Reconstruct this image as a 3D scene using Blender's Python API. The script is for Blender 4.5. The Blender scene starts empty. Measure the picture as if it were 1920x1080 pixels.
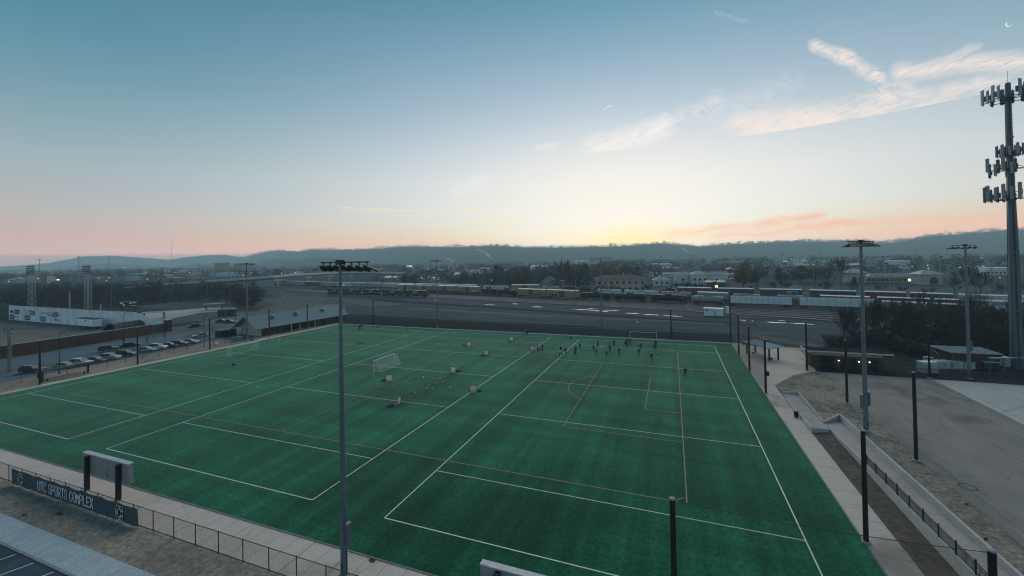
import bpy, math, random
from mathutils import Vector, Matrix, noise
random.seed(7)
scene = bpy.context.scene
COL = scene.collection
PI = math.pi

# ---------------------------------------------------------------- camera model (solved from the pitch markings)
CF, CCY, CPIT, CROL, CYAW = 781.39, 473.70, 0.0125, 0.0187, -0.3653
CX, CY, CH = -0.9105, -45.634, 25.08
_cp, _sp, _cy, _sy, _cr, _sr = math.cos(CPIT), math.sin(CPIT), math.cos(CYAW), math.sin(CYAW), math.cos(CROL), math.sin(CROL)
FWD = Vector((_sy*_cp, _cy*_cp, _sp))
UP0 = Vector((-_sy*_sp, -_cy*_sp, _cp))
RT0 = Vector((_cy, -_sy, 0))
RGT = RT0*_cr - UP0*_sr
UPV = RT0*_sr + UP0*_cr
EYE = Vector((CX, CY, CH))

def ray(x, y):
    return FWD + RGT*((x-960)/CF) - UPV*((y-CCY)/CF)
def at(x, y, z=0.0):
    """survey: the point at height z seen at photo pixel (x, y)"""
    d = ray(x, y); t = (z-CH)/d.z
    p = EYE + d*t
    return Vector((p.x, p.y, z))
def atd(x, y, dep):
    return EYE + ray(x, y)*dep
def depth(p):
    return (Vector(p)-EYE).dot(FWD)
def hgt(p, y):
    """height of the thing standing at ground point p whose top shows at row y"""
    d = (Vector((p[0], p[1], 0))-EYE)
    # solve  CCY - CF*(U.d')/(F.d') = y  for z (vertical line)
    a = (CCY-y)/CF
    # U.(d+z k) = a F.(d+z k)   with the roll neglected sideways
    ux = d.dot(UPV); fx = d.dot(FWD)
    return (a*fx-ux)/(UPV.z-a*FWD.z)

# ---------------------------------------------------------------- materials
MATS = {}
def mat(name, col, rough=0.8, var=0.15, scale=2.0, metal=0.0, spec=0.3, col2=None, stretch=None, detail=4, bump=0.0, rand=0.0, sheen=0.0, emit=None, es=0.0):
    if name in MATS: return MATS[name]
    m = bpy.data.materials.new(name); m.use_nodes = True
    nt = m.node_tree; N = nt.nodes; L = nt.links
    b = N['Principled BSDF']
    b.inputs['Roughness'].default_value = rough
    b.inputs['Metallic'].default_value = metal
    b.inputs['Specular IOR Level'].default_value = spec
    if sheen: b.inputs['Sheen Weight'].default_value = sheen
    tc = N.new('ShaderNodeTexCoord'); src = tc.outputs['Object']
    if stretch:
        mp = N.new('ShaderNodeMapping'); mp.inputs['Scale'].default_value = stretch
        L.new(src, mp.inputs['Vector']); src = mp.outputs['Vector']
    nz = N.new('ShaderNodeTexNoise'); nz.inputs['Scale'].default_value = scale; nz.inputs['Detail'].default_value = detail
    L.new(src, nz.inputs['Vector'])
    rmp = N.new('ShaderNodeValToRGB')
    c1 = [c*(1-var) for c in col]; c2 = col2 or [min(1, c*(1+var)) for c in col]
    rmp.color_ramp.elements[0].position = 0.36; rmp.color_ramp.elements[0].color = (*c1, 1)
    rmp.color_ramp.elements[1].position = 0.66; rmp.color_ramp.elements[1].color = (*c2, 1)
    L.new(nz.outputs['Fac'], rmp.inputs['Fac'])
    out = rmp.outputs['Color']
    if rand:
        oi = N.new('ShaderNodeObjectInfo'); hs = N.new('ShaderNodeHueSaturation')
        mr = N.new('ShaderNodeMapRange'); mr.inputs['To Min'].default_value = 1-rand; mr.inputs['To Max'].default_value = 1+rand
        L.new(oi.outputs['Random'], mr.inputs['Value']); L.new(mr.outputs['Result'], hs.inputs['Value']); L.new(out, hs.inputs['Color']); out = hs.outputs['Color']
    L.new(out, b.inputs['Base Color'])
    if bump:
        bp = N.new('ShaderNodeBump'); bp.inputs['Strength'].default_value = bump; bp.inputs['Distance'].default_value = 0.05
        L.new(nz.outputs['Fac'], bp.inputs['Height']); L.new(bp.outputs['Normal'], b.inputs['Normal'])
    if emit:
        b.inputs['Emission Color'].default_value = (*emit, 1); b.inputs['Emission Strength'].default_value = es
    MATS[name] = m
    return m

def ground_mat(name, cols, scales, stretch=(1, 1, 1), rough=1.0, spec=0.02, joint=None, jcol=None, crack=0, angle=0.0, sheen=0.0):
    """several noises at different sizes blended; joint = (axis, spacing, width, offset) cuts saw joints"""
    if name in MATS: return MATS[name]
    m = bpy.data.materials.new(name); m.use_nodes = True
    nt = m.node_tree; N = nt.nodes; L = nt.links
    b = N['Principled BSDF']; b.inputs['Roughness'].default_value = rough; b.inputs['Specular IOR Level'].default_value = spec
    if sheen:
        b.inputs['Sheen Weight'].default_value = sheen; b.inputs['Sheen Roughness'].default_value = 0.45
    geo = N.new('ShaderNodeNewGeometry')
    mp = N.new('ShaderNodeMapping'); mp.inputs['Scale'].default_value = stretch; mp.inputs['Rotation'].default_value = (0, 0, angle)
    L.new(geo.outputs['Position'], mp.inputs['Vector'])
    prev = None
    for i, s in enumerate(scales):
        nz = N.new('ShaderNodeTexNoise'); nz.inputs['Scale'].default_value = s; nz.inputs['Detail'].default_value = 6; nz.inputs['Roughness'].default_value = 0.6
        L.new(mp.outputs['Vector'], nz.inputs['Vector'])
        r = N.new('ShaderNodeMapRange'); r.interpolation_type = 'SMOOTHSTEP'; r.inputs['From Min'].default_value = 0.38; r.inputs['From Max'].default_value = 0.64
        L.new(nz.outputs['Fac'], r.inputs['Value'])
        mx = N.new('ShaderNodeMix'); mx.data_type = 'RGBA'
        L.new(r.outputs['Result'], mx.inputs['Factor'])
        if prev is None: mx.inputs['A'].default_value = (*cols[0], 1)
        else: L.new(prev, mx.inputs['A'])
        mx.inputs['B'].default_value = (*cols[i+1], 1)
        prev = mx.outputs['Result']
        if i > 0:
            k = N.new('ShaderNodeMath'); k.operation = 'MULTIPLY'; k.inputs[1].default_value = 0.6
            L.new(r.outputs['Result'], k.inputs[0]); L.new(k.outputs[0], mx.inputs['Factor'])
    # fine grain
    fn = N.new('ShaderNodeTexNoise'); fn.inputs['Scale'].default_value = 9.0; fn.inputs['Detail'].default_value = 3
    L.new(geo.outputs['Position'], fn.inputs['Vector'])
    fr = N.new('ShaderNodeMapRange'); fr.inputs['From Min'].default_value = 0.3; fr.inputs['From Max'].default_value = 0.7; fr.inputs['To Min'].default_value = 0.8; fr.inputs['To Max'].default_value = 1.2
    L.new(fn.outputs['Fac'], fr.inputs['Value'])
    hs = N.new('ShaderNodeHueSaturation'); L.new(prev, hs.inputs['Color']); L.new(fr.outputs['Result'], hs.inputs['Value']); prev = hs.outputs['Color']
    sx = N.new('ShaderNodeSeparateXYZ'); L.new(geo.outputs['Position'], sx.inputs[0])
    for (ax, sp, wd, off) in (joint or []):
        a = N.new('ShaderNodeMath'); a.operation = 'MULTIPLY_ADD'; a.inputs[1].default_value = 1.0/sp; a.inputs[2].default_value = off+1000
        L.new(sx.outputs[ax], a.inputs[0])
        f = N.new('ShaderNodeMath'); f.operation = 'FRACT'; L.new(a.outputs[0], f.inputs[0])
        c = N.new('ShaderNodeMath'); c.operation = 'LESS_THAN'; c.inputs[1].default_value = wd/sp; L.new(f.outputs[0], c.inputs[0])
        mx = N.new('ShaderNodeMix'); mx.data_type = 'RGBA'; L.new(c.outputs[0], mx.inputs['Factor']); L.new(prev, mx.inputs['A']); mx.inputs['B'].default_value = (*jcol, 1)
        prev = mx.outputs['Result']
    if crack:
        wv = N.new('ShaderNodeVectorMath'); wv.operation = 'MULTIPLY_ADD'; L.new(fn.outputs['Color'], wv.inputs[0]); wv.inputs[1].default_value = (.5, .5, 0); L.new(geo.outputs['Position'], wv.inputs[2])
        vo = N.new('ShaderNodeTexVoronoi'); vo.feature = 'DISTANCE_TO_EDGE'; vo.inputs['Scale'].default_value = crack; L.new(wv.outputs[0], vo.inputs['Vector'])
        n3 = N.new('ShaderNodeTexNoise'); n3.inputs['Scale'].default_value = .09; n3.inputs['Detail'].default_value = 5; L.new(geo.outputs['Position'], n3.inputs['Vector'])
        lt = N.new('ShaderNodeMapRange'); lt.inputs['From Min'].default_value = .002; lt.inputs['From Max'].default_value = .009; lt.inputs['To Min'].default_value = .80; lt.inputs['To Max'].default_value = 1.0; L.new(vo.outputs['Distance'], lt.inputs['Value'])
        st = N.new('ShaderNodeMapRange'); st.interpolation_type = 'SMOOTHSTEP'; st.inputs['From Min'].default_value = .56; st.inputs['From Max'].default_value = .70; st.inputs['To Min'].default_value = 1.0; st.inputs['To Max'].default_value = .62; L.new(n3.outputs['Fac'], st.inputs['Value'])
        mm = N.new('ShaderNodeMath'); mm.operation = 'MULTIPLY'; L.new(lt.outputs[0], mm.inputs[0]); L.new(st.outputs[0], mm.inputs[1])
        h2 = N.new('ShaderNodeHueSaturation'); L.new(prev, h2.inputs['Color']); L.new(mm.outputs[0], h2.inputs['Value']); prev = h2.outputs['Color']
    L.new(prev, b.inputs['Base Color'])
    bp = N.new('ShaderNodeBump'); bp.inputs['Strength'].default_value = 0.25; bp.inputs['Distance'].default_value = 0.03
    L.new(fn.outputs['Fac'], bp.inputs['Height']); L.new(bp.outputs['Normal'], b.inputs['Normal'])
    MATS[name] = m
    return m

def mesh_mat(name, col, cover, cell=0.05):
    """woven wire or netting: thin threads with open holes between them"""
    if name in MATS: return MATS[name]
    m = bpy.data.materials.new(name); m.use_nodes = True
    nt = m.node_tree; N = nt.nodes; L = nt.links
    b = N['Principled BSDF']; b.inputs['Base Color'].default_value = (*col, 1); b.inputs['Roughness'].default_value = 0.7
    tc = N.new('ShaderNodeTexCoord'); sx = N.new('ShaderNodeSeparateXYZ'); L.new(tc.outputs['Object'], sx.inputs[0])
    ad = N.new('ShaderNodeMath'); L.new(sx.outputs[0], ad.inputs[0]); L.new(sx.outputs[1], ad.inputs[1])
    hits = []
    w = 1-math.sqrt(max(0, 1-cover))
    for sgn in (1, -1):
        k = N.new('ShaderNodeMath'); k.operation = 'MULTIPLY_ADD'; k.inputs[1].default_value = sgn; L.new(sx.outputs[2], k.inputs[0]); L.new(ad.outputs[0], k.inputs[2])
        q = N.new('ShaderNodeMath'); q.operation = 'MULTIPLY_ADD'; q.inputs[1].default_value = 1/cell; q.inputs[2].default_value = 5000; L.new(k.outputs[0], q.inputs[0])
        f = N.new('ShaderNodeMath'); f.operation = 'FRACT'; L.new(q.outputs[0], f.inputs[0])
        c = N.new('ShaderNodeMath'); c.operation = 'LESS_THAN'; c.inputs[1].default_value = w; L.new(f.outputs[0], c.inputs[0]); hits.append(c)
    mx = N.new('ShaderNodeMath'); mx.operation = 'MAXIMUM'; L.new(hits[0].outputs[0], mx.inputs[0]); L.new(hits[1].outputs[0], mx.inputs[1])
    L.new(mx.outputs[0], b.inputs['Alpha'])
    MATS[name] = m
    return m

# ---------------------------------------------------------------- mesh builder
class MB:
    def __init__(s): s.v = []; s.f = []; s.mi = []; s.cur = 0
    def add(s, vs, fs):
        o = len(s.v); s.v += [tuple(p) for p in vs]; s.f += [tuple(i+o for i in f) for f in fs]; s.mi += [s.cur]*len(fs); return s
    def quad(s, a, b, c, d): return s.add([a, b, c, d], [(0, 1, 2, 3)])
    def box(s, x0, x1, y0, y1, z0, z1):
        v = [(x0, y0, z0), (x1, y0, z0), (x1, y1, z0), (x0, y1, z0), (x0, y0, z1), (x1, y0, z1), (x1, y1, z1), (x0, y1, z1)]
        return s.add(v, [(0, 3, 2, 1), (4, 5, 6, 7), (0, 1, 5, 4), (1, 2, 6, 5), (2, 3, 7, 6), (3, 0, 4, 7)])
    def cbox(s, c, sx, sy, sz): return s.box(c[0]-sx/2, c[0]+sx/2, c[1]-sy/2, c[1]+sy/2, c[2]-sz/2, c[2]+sz/2)
    def bar(s, p, q, w, h=None):
        """rectangular bar from p to q"""
        h = h or w; p = Vector(p); q = Vector(q); d = (q-p)
        if d.length < 1e-6: return s
        d.normalize(); up = Vector((0, 0, 1)) if abs(d.z) < 0.95 else Vector((1, 0, 0))
        a = d.cross(up).normalized(); b = a.cross(d).normalized()
        v = [e+a*(w/2*i)+b*(h/2*j) for e in (p, q) for i, j in ((-1, -1), (1, -1), (1, 1), (-1, 1))]
        return s.add(v, [(3, 2, 1, 0), (4, 5, 6, 7), (0, 1, 5, 4), (1, 2, 6, 5), (2, 3, 7, 6), (3, 0, 4, 7)])
    def tube(s, p, q, r0, r1=None, n=8, cap=True):
        r1 = r0 if r1 is None else r1; p = Vector(p); q = Vector(q); d = q-p
        if d.length < 1e-6: return s
        d.normalize(); up = Vector((0, 0, 1)) if abs(d.z) < 0.95 else Vector((1, 0, 0))
        a = d.cross(up).normalized(); b = a.cross(d).normalized()
        v = []
        for e, r in ((p, r0), (q, r1)):
            for i in range(n):
                t = 2*PI*i/n; v.append(e+a*(math.cos(t)*r)+b*(math.sin(t)*r))
        f = [(i, (i+1) % n, n+(i+1) % n, n+i) for i in range(n)]
        if cap: f += [tuple(range(n))[::-1], tuple(range(n, 2*n))]
        return s.add(v, f)
    def path(s, pts, r, n=6):
        for a, b in zip(pts, pts[1:]): s.tube(a, b, r, r, n)
        return s
    def lathe(s, c, prof, n=12, axis='z'):
        """prof: list of (radius, height)"""
        v = []; c = Vector(c)
        for r, h in prof:
            for i in range(n):
                t = 2*PI*i/n; x, y = math.cos(t)*r, math.sin(t)*r
                v.append(c+(Vector((x, y, h)) if axis == 'z' else Vector((h, x, y)) if axis == 'x' else Vector((x, h, y))))
        f = []
        for k in range(len(prof)-1):
            for i in range(n): f.append((k*n+i, k*n+(i+1) % n, (k+1)*n+(i+1) % n, (k+1)*n+i))
        f += [tuple(range(n))[::-1], tuple(range((len(prof)-1)*n, len(prof)*n))]
        return s.add(v, f)
    def ball(s, c, r, n=8, sq=(1, 1, 1)):
        prof = [(max(0.001, math.sin(PI*i/(n//2+1))*r), -math.cos(PI*i/(n//2+1))*r) for i in range(n//2+2)]
        o = len(s.v); s.lathe((0, 0, 0), prof, n)
        for i in range(o, len(s.v)):
            p = s.v[i]; s.v[i] = (c[0]+p[0]*sq[0], c[1]+p[1]*sq[1], c[2]+p[2]*sq[2])
        return s
    def prism(s, pts, y0, y1):
        """side profile (x, z) extruded along y"""
        n = len(pts)
        v = [(x, y0, z) for x, z in pts]+[(x, y1, z) for x, z in pts]
        f = [tuple(range(n)), tuple(range(n, 2*n))[::-1]]+[((i+1) % n, i, n+i, n+(i+1) % n) for i in range(n)]
        return s.add(v, f)
    def mesh(s, name, mats, smooth=False):
        me = bpy.data.meshes.new(name); me.from_pydata(s.v, [], s.f)
        for m in (mats if isinstance(mats, (list, tuple)) else [mats]): me.materials.append(m)
        if any(s.mi): me.polygons.foreach_set('material_index', s.mi)
        if smooth: me.polygons.foreach_set('use_smooth', [True]*len(s.f))
        me.update(); return me
    def build(s, name, mats, parent=None, label=None, smooth=False):
        o = bpy.data.objects.new(name, s.mesh(name, mats, smooth)); COL.objects.link(o)
        if parent: own(o, parent)
        if label: o['label'] = label
        return o
KIDS = {}
def own(o, parent):
    o.parent = parent; KIDS.setdefault(parent.name, []).append(o)

def tag(o, label=None, cat=None, group=None, kind=None):
    if label: o['label'] = label
    if cat: o['category'] = cat
    if group: o['group'] = group
    if kind: o['kind'] = kind
    return o
def thing(name, label, cat, loc=(0, 0, 0), rz=0.0, group=None):
    o = bpy.data.objects.new(name, None); o.empty_display_size = 0.3; COL.objects.link(o)
    o.location = loc; o.rotation_euler = (0, 0, rz)
    return tag(o, label, cat, group)
def dup(root, loc, rz=0.0, label=None, group=None, scale=None, swap=None):
    """a copy of a thing with copies of its parts; swap maps a part name to another material"""
    def cp(o, par):
        c = o.copy(); COL.objects.link(c)
        if par: own(c, par)
        if swap and o.type == 'MESH':
            m = swap.get(o.name.split('.')[0])
            if m: c.material_slots[0].link = 'OBJECT'; c.material_slots[0].material = m
        for k in KIDS.get(o.name, []): cp(k, c)
        return c
    r = cp(root, None); r.location = loc; r.rotation_euler = (0, 0, rz)
    if scale: r.scale = scale if isinstance(scale, (tuple, list)) else (scale,)*3
    if label: r['label'] = label
    if group: r['group'] = group
    return r
def sheet(name, pts, z, m, kind='structure'):
    """flat ground patch from world (x, y) points"""
    o = MB().add([(p[0], p[1], z) for p in pts], [tuple(range(len(pts)))])
    a = sum(p[0]*q[1]-q[0]*p[1] for p, q in zip(pts, pts[1:]+pts[:1]))
    if a < 0: o.f = [f[::-1] for f in o.f]
    return tag(o.build(name, m), kind=kind)
def psheet(name, px, z, m, kind='structure'):
    return sheet(name, [at(*p) for p in px], z, m, kind)
def heading(p, q): return math.atan2(q[1]-p[1], q[0]-p[0])
# ---------------------------------------------------------------- camera
cd = bpy.data.cameras.new('camera'); cam = bpy.data.objects.new('camera', cd); COL.objects.link(cam); scene.camera = cam
cd.sensor_width = 36; cd.lens = CF/1920*36; cd.shift_y = -(540-CCY)/1920; cd.clip_start = 0.5; cd.clip_end = 30000
M = Matrix.Identity(4)
for i in range(3): M[i][0] = RGT[i]; M[i][1] = UPV[i]; M[i][2] = -FWD[i]; M[i][3] = EYE[i]
cam.matrix_world = M
scene.view_settings.view_transform = 'Standard'; scene.view_settings.look = 'None'
scene.view_settings.exposure = 0; scene.view_settings.gamma = 1
scene.cycles.use_denoising = True
scene.cycles.pixel_filter_type = 'BLACKMAN_HARRIS'; scene.cycles.filter_width = 1.15
scene.cycles.volume_bounces = 0
scene.cycles.max_bounces = 6; scene.cycles.diffuse_bounces = 2; scene.cycles.transparent_max_bounces = 24
scene.cycles.sample_clamp_indirect = 4

# ---------------------------------------------------------------- sky
def srgb(r, g, b):
    f = lambda c: (c/255/12.92) if c/255 <= 0.04045 else ((c/255+0.055)/1.055)**2.4
    return (f(r), f(g), f(b))
def dirang(x, y):
    d = ray(x, y).normalized(); return math.atan2(d.x, d.y), math.asin(d.z)
SUN_AZ = dirang(1172, 440)[0]; SUN_EL = math.radians(2.0)
world = bpy.data.worlds.new("World"); scene.world = world; world.use_nodes = True
nt = world.node_tree; N = nt.nodes; L = nt.links
bg = N['Background']
def math_node(op, a, b=None, c=None, clamp=False):
    n = N.new('ShaderNodeMath'); n.operation = op; n.use_clamp = clamp
    for i, v in enumerate((a, b, c)):
        if v is None: continue
        if isinstance(v, (int, float)): n.inputs[i].default_value = v
        else: L.new(v, n.inputs[i])
    return n.outputs[0]
def mixc(f, a, b, mode='MIX'):
    n = N.new('ShaderNodeMix'); n.data_type = 'RGBA'; n.blend_type = mode
    for k, v in (('Factor', f), ('A', a), ('B', b)):
        if isinstance(v, (int, float)): n.inputs[k].default_value = v
        elif isinstance(v, tuple): n.inputs[k].default_value = (*v, 1)
        else: L.new(v, n.inputs[k])
    return n.outputs['Result']
tc = N.new('ShaderNodeTexCoord'); sp = N.new('ShaderNodeSeparateXYZ'); L.new(tc.outputs['Generated'], sp.inputs[0])
gx, gy, gz = sp.outputs
az = math_node('ARCTAN2', gx, gy); el = math_node('ARCSINE', gz)
def ramp(fac, stops):
    r = N.new('ShaderNodeValToRGB'); e = r.color_ramp.elements; r.color_ramp.interpolation = 'EASE' if False else 'LINEAR'
    while len(e) < len(stops): e.new(0.5)
    for k, (p, c) in zip(e, stops): k.position = p; k.color = (*srgb(*c), 1)
    L.new(fac, r.inputs['Fac']); return r.outputs['Color']
zc = math_node('MAXIMUM', gz, 0.0)
far_ = ramp(zc, [(0.0, (176, 148, 148)), (.045, (184, 160, 156)), (.085, (178, 171, 170)), (.165, (156, 172, 178)), (.245, (128, 159, 171)), (.32, (102, 146, 163)), (.385, (84, 135, 156)), (.6, (52, 100, 130)), (1.0, (38, 74, 108))])
near_ = ramp(zc, [(0.0, (228, 178, 148)), (.024, (228, 188, 152)), (.046, (231, 214, 168)), (.075, (229, 225, 204)), (.105, (228, 228, 222)), (.17, (228, 228, 226)), (.22, (216, 220, 224)), (.33, (176, 194, 209)), (.43, (140, 171, 191)), (.51, (106, 152, 173)), (.7, (60, 105, 135)), (1.0, (38, 74, 108))])
ca = math_node('COSINE', math_node('SUBTRACT', az, SUN_AZ))
f0 = math_node('MULTIPLY_ADD', ca, 1/(1-0.36), -0.36/(1-0.36), clamp=True)
f1 = math_node('POWER', f0, 2.0)
skyc = mixc(f1, far_, near_)
west = math_node('MULTIPLY', math_node('MULTIPLY', ca, -1.0), 1.6, clamp=True)   # unseen sky opposite the dawn, brightened to fill faces toward the camera
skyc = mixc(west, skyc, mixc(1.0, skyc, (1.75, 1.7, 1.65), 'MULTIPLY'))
# pink belt along the horizon either side of the glow
belt = math_node('MULTIPLY', math_node('POWER', math_node('SUBTRACT', 1.0, math_node('MULTIPLY', zc, 9.0), clamp=True), 1.6), math_node('SUBTRACT', 1.0, math_node('POWER', f0, 9.0)))
skyc = mixc(math_node('MULTIPLY', math_node('MULTIPLY', belt, 0.78), math_node('MULTIPLY_ADD', f0, .85, .3)), skyc, srgb(220, 163, 148))
# the brightest patch, over the place where the sun will rise
gel = math_node('DIVIDE', math_node('SUBTRACT', el, math.radians(6.0)), math.radians(8.5)); gaz = math_node('DIVIDE', math_node('SUBTRACT', az, SUN_AZ), math.radians(18))
gl_ = math_node('EXPONENT', math_node('MULTIPLY', math_node('ADD', math_node('MULTIPLY', gel, gel), math_node('MULTIPLY', gaz, gaz)), -1.0))
skyc = mixc(math_node('MULTIPLY', gl_, .85), skyc, srgb(240, 236, 226))
gel = math_node('DIVIDE', math_node('SUBTRACT', el, math.radians(2.0)), math.radians(1.7)); gaz = math_node('DIVIDE', math_node('SUBTRACT', az, SUN_AZ), math.radians(6.5))
gl_ = math_node('EXPONENT', math_node('MULTIPLY', math_node('ADD', math_node('MULTIPLY', gel, gel), math_node('MULTIPLY', gaz, gaz)), -1.0))
skyc = mixc(math_node('MULTIPLY', gl_, .78), skyc, srgb(250, 222, 138))
# cirrus: each streak is a stroke in azimuth / elevation with wispy noise along it
mpn = N.new('ShaderNodeCombineXYZ'); L.new(az, mpn.inputs[0]); L.new(el, mpn.inputs[1])
wn = N.new('ShaderNodeTexNoise'); wn.inputs['Scale'].default_value = 14; wn.inputs['Detail'].default_value = 4
L.new(mpn.outputs[0], wn.inputs['Vector'])
ws = N.new('ShaderNodeSeparateColor'); L.new(wn.outputs['Color'], ws.inputs[0])
azw = math_node('MULTIPLY_ADD', math_node('SUBTRACT', ws.outputs[0], 0.5), 0.032, az)
elw = math_node('MULTIPLY_ADD', math_node('SUBTRACT', ws.outputs[1], 0.5), 0.030, el)
def wisp(ang, sx, sy, seed):
    r = N.new('ShaderNodeMapping'); r.inputs['Rotation'].default_value = (0, 0, -ang); r.inputs['Location'].default_value = (seed, seed*1.7, 0)
    cb = N.new('ShaderNodeCombineXYZ'); L.new(azw, cb.inputs[0]); L.new(elw, cb.inputs[1]); L.new(cb.outputs[0], r.inputs['Vector'])
    sc_ = N.new('ShaderNodeMapping'); sc_.inputs['Scale'].default_value = (sx, sy, 1); L.new(r.outputs['Vector'], sc_.inputs['Vector'])
    n = N.new('ShaderNodeTexNoise'); n.inputs['Scale'].default_value = 1; n.inputs['Detail'].default_value = 5; n.inputs['Roughness'].default_value = 0.62; n.inputs['Distortion'].default_value = 0.6
    L.new(sc_.outputs['Vector'], n.inputs['Vector']); return n.outputs['Fac']
W1 = wisp(0.26, 14, 90, 3.1); W2 = wisp(-0.55, 30, 75, 8.3); W3 = wisp(0.12, 10, 160, 5.5); WF = wisp(0.2, 46, 330, 2.2)
strokes = [ # x1,y1,x2,y2,half width px,strength,noise,threshold,colour
 (1530, 84, 1585, 110, 15, 0.95, W2, .36, 'p'), (1575, 104, 1648, 148, 12, 0.85, W2, .38, 'p'), (1640, 140, 1662, 190, 14, 0.5, W2, .45, 'p'),
 (1420, 240, 1820, 204, 46, 1.0, W1, .37, 'p'), (1600, 196, 1690, 166, 20, 0.6, W2, .44, 'p'), (1388, 234, 1540, 234, 30, 0.95, W1, .34, 'p'), (1470, 264, 1730, 230, 13, 0.95, W3, .30, 'p'),
 (1690, 136, 1930, 112, 22, 0.95, W1, .34, 'p'), (1780, 102, 1832, 92, 13, 0.55, W1, .42, 'p'), (1690, 185, 1800, 165, 12, 0.55, W2, .46, 'p'), (1830, 160, 1930, 150, 16, .6, W1, .40, 'p'), (1700, 212, 1930, 190, 8, .6, W3, .40, 'p'),
 (1115, 276, 1240, 242, 27, 1.0, W1, .36, 'w'), (1230, 246, 1345, 185, 22, 0.4, W2, .42, 'w'), (1340, 215, 1480, 160, 34, 0.25, W2, .42, 'w'),
 (1230, 320, 1490, 292, 26, 0.7, W1, .40, 'w'), (1420, 270, 1580, 262, 12, .35, W3, .44, 'p'),
 (640, 390, 880, 398, 2.4, 0.6, W3, .36, 'y'), (860, 397, 980, 408, 6, 0.5, W3, .35, 'y'), (858, 356, 908, 336, 15, 0.45, W2, .4, 'w'), (1012, 271, 1042, 273, 9, 0.5, W2, .36, 'w'),
 (1125, 410, 1235, 398, 4, 0.6, W3, .3, 'w'), (1095, 442, 1165, 438, 3, 0.75, W3, .2, 'w'), (1040, 446, 1075, 443, 3.5, 0.7, W3, .25, 'y'), (1250, 440, 1540, 406, 9, 0.8, W3, .36, 'o'), (1330, 444, 1600, 420, 8, 0.7, W3, .38, 'o'), (1180, 446, 1330, 438, 4, .7, W3, .34, 'y'),
 (1560, 333, 1690, 324, 3, 0.6, W3, .25, 'y'), (1131, 205, 1147, 197, 1.6, 0.7, None, 0, 'w'), (870, 412, 960, 424, 5, .5, W3, .42, 'y'), (1500, 425, 1930, 402, 11, .6, W3, .40, 'o'), (1600, 440, 1930, 422, 9, .5, W3, .40, 'o'), (860, 380, 975, 384, 4, .3, W3, .42, 'y'), (1340, 22, 1400, 42, 5, .18, W2, .42, 'w')]
CC = {'p': srgb(240, 226, 218), 'w': srgb(240, 236, 232), 'y': srgb(240, 222, 176), 'o': srgb(236, 172, 142)}
GATES = []
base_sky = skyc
def cloud_group(lst):
    skyc = base_sky; A = []; E_ = []
    for (x1, y1, x2, y2, hw, stg, nz, th, c) in lst:
        a1, e1 = dirang(x1, y1); a2, e2 = dirang(x2, y2)
        dx, dy = a2-a1, e2-e1; ln2 = dx*dx+dy*dy; ln = math.sqrt(ln2)
        w = abs(dirang((x1+x2)/2, (y1+y2)/2-hw)[1]-dirang((x1+x2)/2, (y1+y2)/2)[1])*1.12
        px_, py_ = (azw, elw) if (nz is not None and hw > 5) else (az, el)
        ax = math_node('SUBTRACT', px_, a1); ay = math_node('SUBTRACT', py_, e1)
        t = math_node('MULTIPLY_ADD', ax, dx/ln2, math_node('MULTIPLY', ay, dy/ln2), clamp=True)
        ex = math_node('MULTIPLY_ADD', t, -dx, ax); ey = math_node('MULTIPLY_ADD', t, -dy, ay)
        dist = math_node('SQRT', math_node('ADD', math_node('MULTIPLY', ex, ex), math_node('MULTIPLY', ey, ey)))
        m_ = math_node('SUBTRACT', 1.0, math_node('DIVIDE', dist, w), clamp=True)
        m_ = math_node('SMOOTH_MIN', m_, 0.7, 0.4) if False else math_node('POWER', m_, 0.8)
        if nz is not None:
            k = math_node('MULTIPLY', math_node('SUBTRACT', nz, th-.04, clamp=True), 6.5, clamp=True)
            m_ = math_node('MULTIPLY', m_, k); m_ = math_node('MULTIPLY', m_, math_node('MULTIPLY_ADD', math_node('SUBTRACT', WF, .36, clamp=True), 3.4, .42, clamp=True))
        skyc = mixc(math_node('MULTIPLY', m_, stg, clamp=True), skyc, CC[c])

        A += [a1-w*1.6, a2-w*1.6, a1+w*1.6, a2+w*1.6]; E_ += [e1-w*1.6, e2-w*1.6, e1+w*1.6, e2+w*1.6]
    g = math_node('MULTIPLY', math_node('MULTIPLY', math_node('GREATER_THAN', az, min(A)-.03), math_node('LESS_THAN', az, max(A)+.03)), math_node('MULTIPLY', math_node('GREATER_THAN', el, min(E_)-.02), math_node('LESS_THAN', el, max(E_)+.02)))
    return skyc, g
# light lost and added by the valley haze between the eye and the sky
SIG, HTOP = 0.00023, 178.0
sec = math_node('DIVIDE', 1.0, math_node('MAXIMUM', gz, 0.022))
tau = math_node('MULTIPLY', sec, SIG*(HTOP-25))
trn = math_node('EXPONENT', math_node('MULTIPLY', tau, -1.0))
def finish(col):
    air = mixc(f1, (.085, .135, .16), (.15, .175, .18))
    lost = mixc(1.0, air, math_node('SUBTRACT', 1.0, trn), 'MULTIPLY')
    # multiply by a scalar: feed it through a combine
    c = N.new('ShaderNodeVectorMath'); c.operation = 'SUBTRACT'; L.new(col, c.inputs[0]); L.new(lost, c.inputs[1])
    m_ = N.new('ShaderNodeVectorMath'); m_.operation = 'MAXIMUM'; L.new(c.outputs[0], m_.inputs[0]); m_.inputs[1].default_value = (0.01, 0.01, 0.01)
    d = N.new('ShaderNodeVectorMath'); d.operation = 'SCALE'; L.new(m_.outputs[0], d.inputs[0]); L.new(math_node('DIVIDE', 1.0, trn), d.inputs['Scale'])
    low = math_node('LESS_THAN', gz, -0.02)
    return mixc(low, d.outputs[0], srgb(90, 100, 104))
ns = N.new('ShaderNodeTexSky'); ns.sky_type = 'NISHITA'; ns.sun_disc = False; ns.sun_elevation = SUN_EL; ns.sun_rotation = SUN_AZ
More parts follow.
